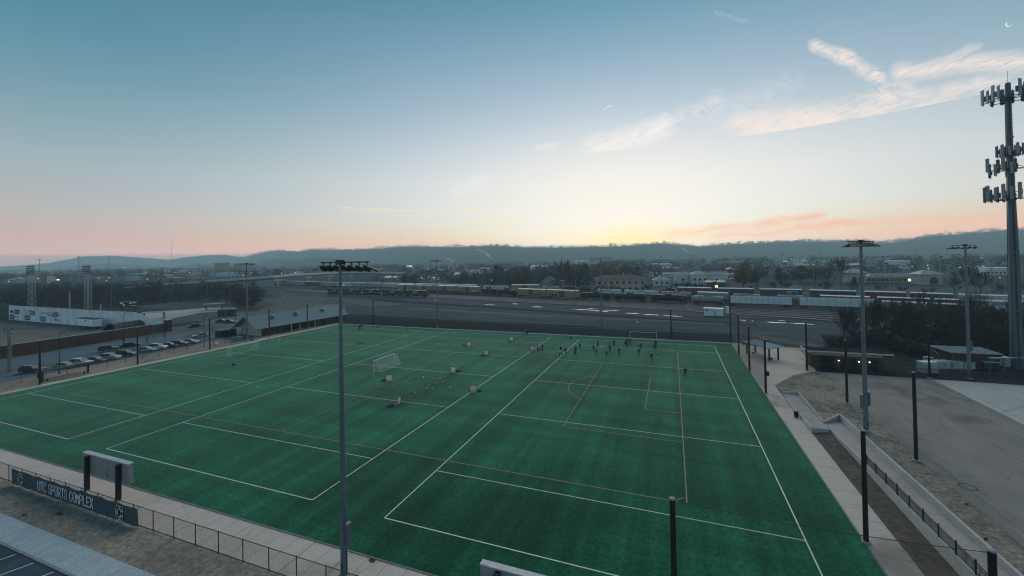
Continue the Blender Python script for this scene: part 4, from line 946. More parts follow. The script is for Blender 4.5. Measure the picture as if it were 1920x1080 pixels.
POSES = {
 'run1': pose(.16, (.75, 1.1), (-.45, .55), (-.7, 1.3), (.6, 1.4)), 'run2': pose(.14, (-.5, .8), (.6, .7), (.65, 1.3), (-.6, 1.2)),
 'walk': pose(.03, (.35, .15), (-.32, .25), (-.3, .3), (.3, .35)), 'stand': pose(0, (.05, .05), (-.03, .05), (.05, .25), (.02, .3)), 'bend': pose(.7, (.35, .5), (.05, .35), (.6, .3), (.7, .4)), 'reach': pose(.1, (.3, .4), (-.2, .2), (1.1, .4), (-.2, .7))}
PM = {k: body_mesh('body_'+k, J, [JACK, PANT, SKIN, SHOE]) for k, J in POSES.items()}
def person(px, rz, kind, label, cap=None, top=None, shorts=False, group=None):
    t = thing('person', label, 'person', at(*px), rz, group); me, J = PM[kind]
    o = bpy.data.objects.new('body', me); COL.objects.link(o); own(o, t)
    if top: o.material_slots[0].link = 'OBJECT'; o.material_slots[0].material = top
    if shorts: o.material_slots[1].link = 'OBJECT'; o.material_slots[1].material = mat('bare_leg', (.10, .075, .062), rough=.7)
    h = J['hd']; c = J['tp']; mb = MB(); mb.ball(((h.x+c.x)/2, (h.y+c.y)/2-.025, (h.z+c.z)/2+.015), .108, 10, (.92, 1.0, .88)); mb.build('cap' if cap else 'hair', cap or HAIR, o, smooth=True)
    mb = MB(); p = J['pel']; s = J['ch']
    mb.tube(p+Vector((0, 0, -.07)), p+Vector((0, 0, .05)), .175, .17, 12).build('jacket_hem', top or JACK, o)
    t.scale = (1.12,)*3
    return t
GP = None
# facing: world angle of the nose about z; 0 faces +y
for px, rz, k, lab, kw in [
 ((1087.6, 655.6), 3.0, 'run1', 'player in black jogging just right of the second white sideline, at the back', {}),
 ((1113.3, 659.9), 2.9, 'run2', 'player in black with a pale cap jogging behind another at left of the group', {'cap': CAPW}),
 ((1121.3, 652.2), 3.2, 'run1', 'player in black at the back of the left cluster', {}),
 ((1118.6, 667.0), 2.7, 'run1', 'player in black with bare legs in front of the left cluster', {'shorts': True}),
 ((1137.4, 670.8), 2.5, 'run2', 'player in black and pale cap nearest the camera in the left half of the group', {'cap': CAPW}),
 ((1143.8, 659.6), 3.1, 'walk', 'player in a dark grey top walking in the middle of the left half', {}),
 ((1151.3, 650.4), 3.3, 'walk', 'player in black at the very back, middle of the group', {}),
 ((1160.8, 665.4), 3.1, 'stand', 'player in black standing upright with legs together in mid group', {'cap': CAPW}),
 ((1175.8, 647.5), 3.6, 'reach', 'person in black holding an arm out beside the end goal', {}),
 ((1173.6, 651.2), 3.0, 'bend', 'player in black bending forward next to the reaching person', {}),
 ((1181.9, 646.6), 2.2, 'reach', 'slim person in black by the left post of the end goal', {}),
 ((1201.3, 657.4), 3.1, 'run1', 'player in black running behind another, right half of the group', {}),
 ((1198.2, 667.0), 2.8, 'run2', 'player in black running in front of another, right half of the group', {}),
 ((1229.7, 650.5), 3.0, 'stand', 'player in black at the back right with another overlapping in front', {}),
 ((1228.0, 656.9), 2.8, 'run1', 'player in black overlapping another at the back right', {}),
 ((1221.7, 676.4), 2.6, 'run2', 'player in black running with bare legs, front right of the group', {'shorts': True, 'cap': CAPW}),
 ((1285.2, 706.4), 2.9, 'walk', 'person in a dark navy jacket alone, closest to the camera', {}),
 ((985.0, 628.0), .4, 'walk', 'person in a pale grey top at the far edge walkway', {'top': JACG}),
 ((988.6, 629.6), .3, 'walk', 'person in black at the far edge beside one in a pale top', {}),
 ((1007.6, 660.0), -1.3, 'stand', 'person in black with grey trousers standing beside a rebounder goal', {}),
 ((1017.6, 657.8), 1.4, 'stand', 'tall person in black standing right of the flat bag by a rebounder goal', {}),
 ((1050.8, 667.6), 2.4, 'run1', 'player wearing a white bib over black on the white sideline', {'top': BIB}),
 ((1051.6, 662.6), 2.9, 'stand', 'player in black directly behind the one in a white bib', {}),
 ((1060.4, 665.2), 2.7, 'run2', 'player in black with bare legs just right of the white bib', {'shorts': True}),
 ((1079.6, 663.0), 3.0, 'stand', 'player in black partly hidden behind a wide striding player', {}),
 ((1078.4, 669.6), 2.2, 'run1', 'player in black striding wide right of the sideline', {}),
 ((673.7, 619.6), .2, 'walk', 'person in dark clothes at the far left pitch corner, left of a pair', {}),
 ((677.6, 617.0), .6, 'stand', 'person with a pale cap at the far left pitch corner, right of a pair', {'cap': CAPW})]:
    person(px, rz, k, lab, group='people training on the pitch', **kw)

# ---------------------------------------------------------------- cars
GLASS = mat('car_glass', (.02, .025, .03), rough=.2, spec=.25); TYRE = mat('tyre', (.014, .014, .015)); RIM = mat('rim', (.3, .31, .32), rough=.35, metal=.6); HLAMP = mat('headlamp', (.6, .62, .62), rough=.1, spec=.8); TLAMP = mat('tail_lamp', (.18, .01, .01), rough=.2)
PAINTS = {k: mat('paint_'+k, c, rough=.28, spec=.6, var=.04, scale=.6) for k, c in {'black': (.014, .016, .018), 'silver': (.24, .265, .275), 'white': (.46, .49, .50), 'grey': (.05, .06, .067), 'navy': (.02, .026, .036), 'green': (.03, .04, .04)}.items()}
def make_car(kind):
    t = thing('parked_car', '', 'car')
    if kind == 'sedan':
        L_, H, sill = 4.7, 1.42, .28
        low = [(-2.3, .35), (-2.34, .62), (-2.25, .88), (-1.6, .94), (-1.0, .95), (1.05, .93), (1.9, .80), (2.25, .68), (2.32, .45), (2.25, .25), (-2.2, .25)]
        cab = [(-1.72, .93), (-1.05, 1.38), (-.5, 1.44), (.25, 1.41), (1.15, .92)]
    elif kind == 'suv':
        L_, H, sill = 4.7, 1.75, .34
        low = [(-2.25, .42), (-2.32, .8), (-2.28, 1.08), (-1.0, 1.12), (.95, 1.08), (1.9, 1.0), (2.22, .85), (2.3, .5), (2.2, .34), (-2.2, .34)]
        cab = [(-2.2, 1.07), (-1.9, 1.68), (-1.2, 1.76), (.2, 1.72), (1.05, 1.06)]
    else:
        low = [(-2.0, .5), (-2.05, 1.0), (-1.98, 1.14), (.75, 1.12), (1.9, 1.08), (2.0, .95), (2.02, .55), (1.9, .45), (-1.9, .45)]
        cab = [(-2.0, 1.12), (-1.95, 1.82), (-.8, 1.86), (.5, 1.82), (.78, 1.1)]
    W = .9
    b_ = MB(); n = len(low); secs = [(-W+.03, .94), (-W, 1), (W, 1), (W-.03, .94)]
    for y, k in secs:
        for x, z in low: b_.v.append((x*(.985 if k < 1 else 1), y, .25+(z-.25)*k if k < 1 else z))
    for s in range(3):
        for i in range(n): a = s*n+i; c = s*n+(i+1) % n; b_.f.append((c, a, a+n, c+n)); b_.mi.append(0)
    b_.f += [tuple(range(n)), tuple(range(3*n, 4*n))[::-1]]; b_.mi += [0, 0]
    # roof skin: taper inwards
    m = len(cab)
    def cabin(mb, inset, dz, lo=False):
        o = len(mb.v)
        for sgn in (-1, 1):
            for i, (x, z) in enumerate(cab):
                yy = W*.97 if i in (0, m-1) else W*.74
                mb.v.append((x, sgn*(yy-inset), z+dz))
        return o
    o = cabin(b_, 0, .012)
    for i in range(1, m-2): b_.f.append((o+i, o+m+i, o+m+i+1, o+i+1)); b_.mi.append(0)
    for sgn in (0, 1):     # pillars
        for i, j in ((0, 1), (m-2, m-1)):
            pass
    body = b_.build('body', PAINTS['black'], t)
    g = MB(); o = cabin(g, .012, -.012); g.f += [tuple(o+i for i in range(m)), tuple(o+m+i for i in range(m))[::-1], (o, o+m, o+m+1, o+1)[::-1], (o+m-2, o+2*m-2, o+2*m-1, o+m-1)[::-1]]; g.mi += [0]*4
    g.build('windows', GLASS, t)
    pl = MB()
    for sgn in (-1, 1):
        for i, j in ((0, 1), (1, 2), (2, 3), (m-2, m-1)):
            pa = (cab[i][0], sgn*(W*.97 if i in (0, m-1) else W*.74), cab[i][1]); pb = (cab[j][0], sgn*(W*.97 if j in (0, m-1) else W*.74), cab[j][1]); pl.bar(pa, pb, .07, .05)
        xm = -.35; pl.bar((xm, sgn*W*.96, low[3][1]), (xm, sgn*W*.75, cab[2][1]-.02), .08, .04)
    pl.build('pillars', PAINTS['black'], t)
    wr = .33 if kind == 'sedan' else .37; w0 = None
    for x in (-1.42, 1.42):
        for y in (-W+.08, W-.08):
            w = MB().lathe((0, 0, 0), [(wr*.7, -.11), (wr, -.08), (wr, .08), (wr*.7, .11)], 14, 'y').build('wheel', TYRE, t); w.location = (x, y, wr)
            MB().lathe((0, 0, 0), [(wr*.62, -.115), (wr*.62, .115)], 10, 'y').build('rim', RIM, w)
    fx = max(p[0] for p in low); zt = .68 if kind == 'sedan' else .88
    for y in (-.66, .66):
        MB().cbox((fx-.10, y, zt), .16, .36, .14).build('headlight', HLAMP, t)
        MB().cbox((-fx+.02, y*1.05, zt+.16), .08, .28, .18).build('tail_light', TLAMP, t)
    MB().box(fx-.03, fx+.03, -.75, .75, .32, .48).box(-fx-.03, -fx+.03, -.75, .75, .34, .5).build('bumper', DSTEEL, t)
    if kind == 'jeep': MB().lathe((-2.2, 0, .95), [(.36, 0), (.36, .2)], 14, 'x').build('spare_wheel', TYRE, t)
    return t
protos = {}
hd = .46
cars = [(61, 699, 'suv', 'black', hd, 'black estate car at the left end of the parked row by the bench shelter'), (123, 690.5, 'sedan', 'silver', hd, 'silver car parked behind the bench shelter and street lamp'), (152, 685.5, 'suv', 'white', hd, 'white car parked right of the bench shelter'), (180, 679.8, 'sedan', 'grey', hd, 'dark grey saloon parked between a white car and a pale silver car'), (206.5, 675, 'suv', 'silver', hd, 'pale silver car parked left of the big black estate'), (237, 668.5, 'suv', 'black', hd, 'black estate car parked next to the net post in the row'), (275, 660, 'sedan', 'silver', hd, 'silver saloon just right of the net post in the parked row'), (296.5, 655.6, 'suv', 'white', hd, 'white small estate in the parked row, middle right'), (319, 652, 'sedan', 'black', hd, 'black low saloon in the parked row beside the white estate'), (337, 649, 'suv', 'navy', hd, 'dark navy car second from the right end of the parked row'), (357.5, 645, 'sedan', 'silver', hd, 'silver saloon at the right end of the parked row'),
 (203, 659.5, 'jeep', 'green', 1.1, 'boxy dark off road car stopped on the street'), (243.5, 651, 'sedan', 'black', 1.1, 'dark saloon on the street behind the boxy off road car'), (364, 614.6, 'sedan', 'black', -1.9, 'black saloon driving on the far road by the gate'), (376, 633, 'sedan', 'silver', -2.0, 'silver saloon parked by the planted island'), (416.5, 605.4, 'sedan', 'navy', .5, 'dark saloon parked left of a pair by the dark lamp post'), (431, 606.6, 'sedan', 'black', .5, 'black saloon parked right of a pair by the dark lamp post')]
for x, y, k, c, rz, lab in cars:
    p = at(x, y-1.0); p = Vector((p.x, p.y, -.03))
    if k not in protos:
        o = make_car(k); protos[k] = o; o.location = p; o.rotation_euler = (0, 0, rz); o['label'] = lab; o['group'] = 'cars left of the pitch'
        for q in KIDS[o.name]:
            if q.name.split('.')[0] in ('body', 'pillars'): q.material_slots[0].link = 'OBJECT'; q.material_slots[0].material = PAINTS[c]
    else: dup(protos[k], p, rz, lab, swap={'body': PAINTS[c], 'pillars': PAINTS[c]})
# ---------------------------------------------------------------- the ball park and street on the left
BRICK = bpy.data.materials.new('red_brick'); BRICK.use_nodes = True
def brick(m, c1, c2, mo, sc):
    n = m.node_tree; b = n.nodes['Principled BSDF']; b.inputs['Roughness'].default_value = .9; b.inputs['Specular IOR Level'].default_value = .1
    tc_ = n.nodes.new('ShaderNodeTexCoord'); mp = n.nodes.new('ShaderNodeMapping'); sx = n.nodes.new('ShaderNodeSeparateXYZ'); ad = n.nodes.new('ShaderNodeMath'); cb = n.nodes.new('ShaderNodeCombineXYZ')
    n.links.new(tc_.outputs['Object'], sx.inputs[0]); n.links.new(sx.outputs[0], ad.inputs[0]); n.links.new(sx.outputs[1], ad.inputs[1]); n.links.new(ad.outputs[0], cb.inputs[0]); n.links.new(sx.outputs[2], cb.inputs[1])
    t = n.nodes.new('ShaderNodeTexBrick'); t.inputs['Scale'].default_value = sc; t.inputs['Color1'].default_value = (*c1, 1); t.inputs['Color2'].default_value = (*c2, 1); t.inputs['Mortar'].default_value = (*mo, 1); t.inputs['Mortar Size'].default_value = .015
    n.links.new(cb.outputs[0], t.inputs['Vector'])
    nz = n.nodes.new('ShaderNodeTexNoise'); nz.inputs['Scale'].default_value = .7; nz.inputs['Detail'].default_value = 5; n.links.new(tc_.outputs['Object'], nz.inputs['Vector'])
    mr_ = n.nodes.new('ShaderNodeMapRange'); mr_.inputs['To Min'].default_value = .55; mr_.inputs['To Max'].default_value = 1.4; n.links.new(nz.outputs['Fac'], mr_.inputs['Value'])
    hs_ = n.nodes.new('ShaderNodeHueSaturation'); n.links.new(t.outputs['Color'], hs_.inputs['Color']); n.links.new(mr_.outputs[0], hs_.inputs['Value']); n.links.new(hs_.outputs[0], b.inputs['Base Color'])
brick(BRICK, (.082, .046, .038), (.06, .036, .031), (.09, .08, .073), 2.0)
WPAINT = mat('white_wall_paint', (.58, .64, .66), rough=.8, var=.13, scale=.35, stretch=(1, 1, .5), col2=(.68, .74, .76))
def mass_wall(name, pts, H, th, m, label, cat, cap=None):
    """wall along world points; H a height or list of heights"""
    o = pts[0]; t = thing(name, label, cat, (o[0], o[1], 0)); Hs = H if isinstance(H, list) else [H]*len(pts)
    for k, (p, q) in enumerate(zip(pts, pts[1:])):
        p = Vector((p[0]-o[0], p[1]-o[1], 0)); q = Vector((q[0]-o[0], q[1]-o[1], 0)); d = (q-p).normalized(); nr = Vector((-d.y, d.x, 0))*(th/2); v = []
        for e, zt in ((p, Hs[k]), (q, Hs[k+1])):
            for s, zz in ((-1, -.1), (1, -.1), (1, zt), (-1, zt)): v.append(e+nr*s+Vector((0, 0, zz)))
        f = [(0, 1, 2, 3), (7, 6, 5, 4), (0, 4, 5, 1), (1, 5, 6, 2), (2, 6, 7, 3), (3, 7, 4, 0)]
        MB().add(v, f).build('wall_face', m, t)
        if cap:
            mb = MB(); mb.bar(p+Vector((0, 0, Hs[k]+.06)), q+Vector((0, 0, Hs[k+1]+.06)), th+.12, .12); mb.build('coping', cap, t)
    return t
COPE = mat('wall_coping', (.34, .36, .36))
bw = [(-174.6, -20), (-174.4, 11.4), (-175.5, 36.2), (-177.3, 48.8)]
mass_wall('brick_wall', bw, 3.35, .5, BRICK, 'long red brick wall between the ball park and the street', 'wall', COPE)
mass_wall('gate_panel', [(-177.3, 49.0), (-177.6, 53.0)], 3.0, .15, mat('gate_blue', (.05, .07, .085)), 'dark blue panelled gate at the end of the brick wall', 'gate', DSTEEL)
t = thing('brick_pillar', 'dark brick pillar at the end of the blue gate', 'pillar', (-177.6, 54.2, 0)); MB().box(-.9, .9, -.9, .9, 0, 4.2).build('shaft', BRICK, t); MB().box(-1.05, 1.05, -1.05, 1.05, 4.2, 4.5).build('cap', COPE, t)
# white outfield wall and its advertising boards
ow0, ow1, ow2, ow3, ow4 = Vector((-298.3, 55.2, 0)), Vector((-230.9, 53.4, 0)), Vector((-200.2, 55.4, 0)), Vector((-191.5, 56.3, 0)), Vector((-179.0, 55.4, 0))
t = mass_wall('outfield_wall', [ow0, ow1, ow2, ow3, ow4], [6.7, 6.6, 6.2, 3.6, 3.2], .5, WPAINT, 'tall white outfield wall with small advertising boards', 'wall', mat('wall_cap_grey', (.3, .33, .34)))
mass_wall('green_batter_wall', [(-330, 63), (-298.6, 55.6)], 6.6, .5, mat('dark_green_wall', (.008, .05, .03)), 'dark green section of the outfield wall at the left edge', 'wall')
dirw = (ow1-ow0).normalized(); nrw = Vector((dirw.y, -dirw.x, 0)); rzw = math.atan2(dirw.y, dirw.x)
INK = mat('board_ink', (.02, .028, .034)); REDI = mat('board_red', (.22, .035, .02)); PALE = mat('board_pale', (.5, .53, .54)); SLATE = mat('board_slate', (.10, .135, .155))
ads = [ # px x0,x1,y0,y1 in the photo, background, mark, label
 (18.6, 26.2, 581, 587.8, 'W', 'shield', 'advertising board with a dark shield, top left of the wall'), (27.2, 36, 580.3, 588.6, 'K', 'script', 'dark square board with pale script, top row of the white wall'), (18.5, 26.8, 589.8, 598.5, 'K', 'rows', 'dark board with a pale line, lower left corner of the wall'), (28, 35.4, 591, 599, 'W', 'arc', 'white board with a dark oval arc, lower row'),
 (46.5, 55.5, 582, 590.3, 'W', 'dots', 'white framed board with small dots in the upper row'), (56.3, 65.6, 582.2, 591, 'S', 'swirl', 'slate board with a pale swirl'), (46.4, 55.8, 591.5, 599.7, 'K', 'rows', 'dark board with two pale bars below the dotted one'), (77, 86, 584, 589, 'W', 'red', 'board with red script lettering on white'), (76, 86, 593.3, 602.5, 'S', 'rows', 'slate board under the red script board'), (88, 97, 584, 593, 'W', 'rows2', 'white board with faint dark lines'), (98, 101.8, 586, 594.5, 'S', 'rows', 'narrow slate board between two others'), (102.6, 107.8, 584.5, 594, 'K', 'rows3', 'dark board divided into three bands'), (108.4, 112.8, 586.5, 593.5, 'W', 'rows2', 'small pale board right of the dark banded one'), (102.8, 105.8, 597, 602, 'K', 'rows', 'small dark square board low on the wall'), (106.4, 112.5, 598.5, 601.5, 'W', 'rows2', 'small white board beside the low dark square')]
def wall_pt(x, y):
    d = ray(x, y); t_ = (ow0+nrw*.25-EYE).dot(nrw)/d.dot(nrw); return EYE+d*t_
for x0, x1, y0, y1, c, mk_, lab in ads:
    a = wall_pt(x0, y1); b_ = wall_pt(x1, y0); w = (b_-a).dot(dirw); h = max(.6, wall_pt(x0, y0).z-a.z); z0 = a.z
    t = thing('advertising_board', lab, 'sign', (a.x+nrw.x*.005, a.y+nrw.y*.005, z0), rzw, 'advertising boards on the white wall')
    MB().box(0, w, -.07, 0, 0, h).build('panel', {'W': PALE, 'K': INK, 'S': SLATE}[c], t)
    g = MB(); inv = INK if c == 'W' else PALE; y = -.09
    if mk_ == 'shield': g.add([(w*.1, y, h*.9), (w*.9, y, h*.9), (w*.85, y, h*.4), (w*.5, y, h*.05), (w*.15, y, h*.4)], [(0, 4, 3, 2, 1)])
    elif mk_ in ('script', 'red'):
        n = 5
        for k in range(n): xx = w*(.1+.8*k/n); g.box(xx, xx+w*.05, y, y+.02, h*.35, h*(.62 if k else .85)); g.box(xx, xx+w*.13, y, y+.02, h*(.32 if k % 2 else .55), h*(.42 if k % 2 else .65))
    elif mk_ == 'arc':
        for k in range(8): a_ = PI*(.15+.7*k/8); b2 = PI*(.15+.7*(k+1)/8); g.bar((w*(.5-.42*math.cos(a_)), y, h*(.15+.7*math.sin(a_))), (w*(.5-.42*math.cos(b2)), y, h*(.15+.7*math.sin(b2))), .06, .18)
    elif mk_ == 'dots':
        for k in (.25, .5, .75): g.box(w*k-.1, w*k+.1, y, y+.02, h*.35, h*.5)
        g.box(0, w, y, y+.02, h*.94, h).box(0, w, y, y+.02, 0, h*.05)
    elif mk_ == 'swirl':
        for k in range(9): a_ = 2*PI*k/10; b2 = 2*PI*(k+1)/10; g.bar((w*(.5+.26*math.cos(a_)), y, h*(.5+.26*math.sin(a_))), (w*(.5+.26*math.cos(b2)), y, h*(.5+.26*math.sin(b2))), .06, .2)
    else:
        rows = {'rows': (.3, .6), 'rows2': (.25, .5, .75), 'rows3': (.2, .5, .8)}[mk_]
        for k in rows: g.box(w*.15, w*.85, y, y+.02, h*k-h*.05, h*k+h*.05)
    g.build('marking', REDI if mk_ == 'red' else inv, t)
# semi trailer
p0, p1 = Vector((-227.5, 50.0, 0)), Vector((-211.0, 49.3, 0))
t = thing('semi_trailer', 'white semi trailer parked against the outfield wall', 'trailer', (p0+p1)/2, heading(p0, p1)); L2_ = 6.9
TRW = mat('trailer_white', (.68, .74, .76), rough=.5, var=.06); MB().box(-L2_, L2_, -1.3, 1.3, 1.15, 4.05).build('body', TRW, t)
MB().box(-L2_-.02, L2_+.02, -1.33, 1.33, 4.0, 4.12).box(-L2_-.03, -L2_+.08, -1.34, -1.28, 1.1, 4.0).box(L2_-.08, L2_+.03, -1.34, -1.28, 1.1, 4.0).box(-L2_, L2_, -1.33, -1.3, 1.1, 1.25).build('edge_trim', INK, t)
MB().box(L2_, L2_+.04, -1.25, -.03, 1.2, 3.95).box(L2_, L2_+.04, .03, 1.25, 1.2, 3.95).build('rear_door', TRW, t)
MB().box(.6, 1.5, -1.33, -1.3, 3.0, 3.5).box(-5.9, -5.2, -1.33, -1.3, 1.7, 2.1).build('marking', INK, t)
for x in (3.6, 4.8):
    for y in (-1, 1): MB().lathe((x, y*1.0, .52), [(.35, -.15), (.52, -.12), (.52, .12), (.35, .15)], 14, 'y').build('wheel', TYRE, t)
for y in (-.8, .8): MB().box(-4.6, -4.35, y-.1, y+.1, .02, 1.2).build('landing_leg', DSTEEL, t)
# dark tunnels (tarped batting cages) behind the brick wall
CAGE = mat('cage_tarp', (.035, .04, .045))
for x, y, lab in ((235, 620, 'dark arched tunnel cover behind the brick wall, left one'), (253, 617, 'dark arched tunnel cover behind the brick wall, right one')):
    p = at(x, y); t = thing('batting_cage', lab, 'cage', p, .1); mb = MB(); n = 10
    for k in range(n+1):
        a = PI*k/n
        for yy in (-5, 5): mb.v.append((math.cos(a)*3.2, yy, math.sin(a)*3.3))
    for k in range(n): mb.f.append((2*k, 2*k+2, 2*k+3, 2*k+1)); mb.mi.append(0)
    mb.build('cover', CAGE, t); h_ = MB()
    for yy in (-5, 0, 5): h_.path([(math.cos(PI*k/n)*3.24, yy, math.sin(PI*k/n)*3.34) for k in range(n+1)], .06, 5)
    h_.build('hoop', DSTEEL, t)
# lattice floodlight towers
PALEST = mat('pale_lattice_steel', (.34, .38, .40), rough=.5)
def lattice(label, p, H, w0=2.3, w1=1.7):
    t = thing('lattice_floodlight', label, 'floodlight', p, .2); f = MB(); n = 12
    cor = lambda k, z: Vector(((-1, 1, 1, -1)[k]*(w0+(w1-w0)*z/H)/2, (-1, -1, 1, 1)[k]*(w0+(w1-w0)*z/H)/2, z))
    for k in range(4): MB().bar(cor(k, 0), cor(k, H*.82), .15).build('leg', PALEST, t)
    for i in range(n):
        z0, z1 = H*.82*i/n, H*.82*(i+1)/n
        for k in range(4):
            f.bar(cor(k, z0), cor((k+1) % 4, z1), .06) if (i+k) % 2 else f.bar(cor((k+1) % 4, z0), cor(k, z1), .06); f.bar(cor(k, z1), cor((k+1) % 4, z1), .05)
    f.build('bracing', PALEST, t)
    for r in range(5):
        z = H*.83+r*H*.04; rk = MB(); rk.bar((-2.9, -.5, z), (2.9, -.5, z), .14)
        for x in (-1.1, 1.1): rk.bar((x, -.5, z-.3), (x, -.5, z+.9), .1)
        ra = rk.build('lamp_rack', DSTEEL, t); lm = MB()
        for k in range(7): lm.lathe((-2.6+k*.87, -.55, z-.05), [(.08, .3), (.36, -.15), (.36, -.3)], 8, 'y')
        lm.build('lamps', DSTEEL, ra)
    return t
lattice('pale lattice floodlight tower behind the white wall, left one', at(60, 582), 25.5)
lattice('pale lattice floodlight tower behind the white wall, beside the tall wooden pole', at(165, 580.5), 25.2)
# poles
WOOD = mat('weathered_wood', (.17, .155, .135), var=.2, scale=3, stretch=(1, 1, .1)); PALEW = mat('pale_pole', (.42, .38, .30), var=.25, scale=2, stretch=(1, 1, .3))
def plain_pole(label, px, ytop, m, r=.14, name='wooden_pole'):
    p = at(*px); t = thing(name, label, 'pole', p); h = hgt(p, ytop)
    MB().tube((0, 0, 0), (0, 0, h), r, r*.75, 10).build('shaft', m, t); MB().lathe((0, 0, h), [(r*.9, 0), (r*.9, .08), (r*.3, .12)], 10).build('cap', DSTEEL, t); return t
plain_pole('pale peeling pole between the two lattice towers', (130.5, 582), 547, PALEW, .35)
plain_pole('short bare wooden pole above the white trailer', (189, 600), 570.5, PALEW, .22)
def lamp_post(label, px, ytop, arm=1.0, ang=PI, m=BLKPIPE, head=DSTEEL, r=.09, glow=None, group=None, name='street_lamp'):
    p = at(*px); t = thing(name, label, 'street lamp', p, 0, group); h = hgt(p, ytop); c, s = math.cos(ang), math.sin(ang)
    MB().tube((0, 0, 0), (0, 0, h), r, r*.7, 8).build('pole', m, t); MB().lathe((0, 0, 0), [(r*2.6, 0), (r*2.6, .1), (r*1.5, .3)], 10).build('base', m, t)
    MB().tube((0, 0, h-.05), (c*arm, s*arm, h), r*.6, n=6).build('arm', m, t)
    MB().cbox((c*arm*1.1, s*arm*1.1, h), .55, .35, .16).build('lamp_head', head, t); return t
lamp_post('black street lamp rising behind the silver car and bench shelter', (111.3, 700), 624.8, 1.0, PI*.6)
lamp_post('black street lamp in front of the brick wall', (232.6, 638), 587.5, .7, 0)
lamp_post('black street lamp at the right end of the parked row', (382.5, 649.5), 592.5, 1.1, PI*.6)
lamp_post('dark lantern lamp post before the metal roofed building', (441.8, 640), 587.5, .05, 0, head=mat('lantern_glass', (.4, .42, .4)))
for x, y, yt, lab in ((209.4, 582, 523, 'slim grey lamp mast behind the white outfield wall'), (389.6, 572, 517.5, 'slim grey lamp mast beside the far court shelter, left one'), (431.8, 578, 519, 'slim grey lamp mast beside the far court shelter, right one'), (422.5, 604, 574, 'thin dark mast behind the parked pair of cars')):
    lamp_post(lab, (x, y), yt, .9, PI, STEEL, DSTEEL, .13, name='lamp_mast')
# utility pole with transformer
p = at(16, 697.5); t = thing('utility_pole', 'weathered double utility pole with crossarm and transformer at the left edge', 'utility pole', p, .2); H = hgt(p, 616.5)
MB().tube((0, 0, 0), (0, 0, H), .2, .15, 10).build('pole', WOOD, t); MB().tube((.5, .1, 0), (.42, .1, H*.83), .19, .15, 10).build('pole', WOOD, t)
MB().bar((-1.6, 0, H-.15), (1.7, 0, H-.15), .12, .14).build('crossarm', WOOD, t); MB().bar((-.1, 0, H-.85), (1.3, 0, H-.85), .1).build('crossarm', WOOD, t)
for x in (-1.5, -.9, .9, 1.6): MB().lathe((x, 0, H-.08), [(.05, 0), (.1, .08), (.06, .2), (.08, .26)], 8).build('insulator', DSTEEL, t)
MB().lathe((1.0, -.1, H-1.35), [(.2, 0), (.25, .05), (.25, .6), (.15, .68)], 12).build('transformer', STEEL, t)
MB().path([(-1.4, 0, H-.2), (-1.3, 0, H-.9), (-.9, 0, H-1.6), (-.3, 0, H-2.0), (0, 0, H-2.1)], .03).build('cable', BLACK, t)
# shelters
def shelter(label, p, rz, L_, D, H, roofm, tilt=.0, n=2, name='bench_shelter', post=BLACK, slab=True):
    t = thing(name, label, 'shelter', p, rz); v = []
    for z in (0, .14):
        for x, y in ((-L_/2, -D/2), (L_/2, -D/2), (L_/2, D/2), (-L_/2, D/2)): v.append((x, y, H+z+y*tilt))
    MB().add(v, [(0, 3, 2, 1), (4, 5, 6, 7), (0, 1, 5, 4), (1, 2, 6, 5), (2, 3, 7, 6), (3, 0, 4, 7)]).build('roof', roofm, t)
    for i in range(n):
        x = -L_*.4+L_*.8*i/(n-1)
        for y in ((-D*.28, D*.28) if D > 2.6 else (0,)): MB().box(x-.14, x+.14, y-.14, y+.14, 0, H+y*tilt).build('post', post, t)
    MB().box(-L_*.38, L_*.38, -.25, .2, .42, .5).box(-L_*.34, -L_*.31, -.2, .15, 0, .42).box(L_*.31, L_*.34, -.2, .15, 0, .42).build('bench', DSTEEL, t)
    return t
shelter('dark roofed bench shelter beside the left walkway', (-129.4, 6.5, 0), PI/2, 9.5, 1.5, 2.25, mat('shelter_roof_dark', (.03, .036, .04)), .05)
ROOFW = mat('pale_roof_sheet', (.24, .30, .325), rough=1, spec=.0, stretch=(6, .2, 1), scale=3)
c = at(289, 599); shelter('white roofed picnic shelter on the court, nearer one', (c.x, c.y, 0), .9, 9, 5, 3.3, ROOFW, .03)
c = at(402, 581); shelter('white roofed picnic shelter on the court, farther one', (c.x, c.y, 0), .9, 9, 5, 3.3, ROOFW, .03)
c4 = [at(1407, 635.8, 3.1), at(1442, 643.2, 3.1), at(1453, 654.5, 3.1), at(1414, 646.3, 3.1)]; cc = sum(c4, Vector())/4
shelter('white canopy on black posts behind the right netting', (cc.x, cc.y, 0), heading(c4[0], c4[2])+.25, (c4[0]-c4[2]).length*.78, 4.2, 3.0, ROOFW, .06)
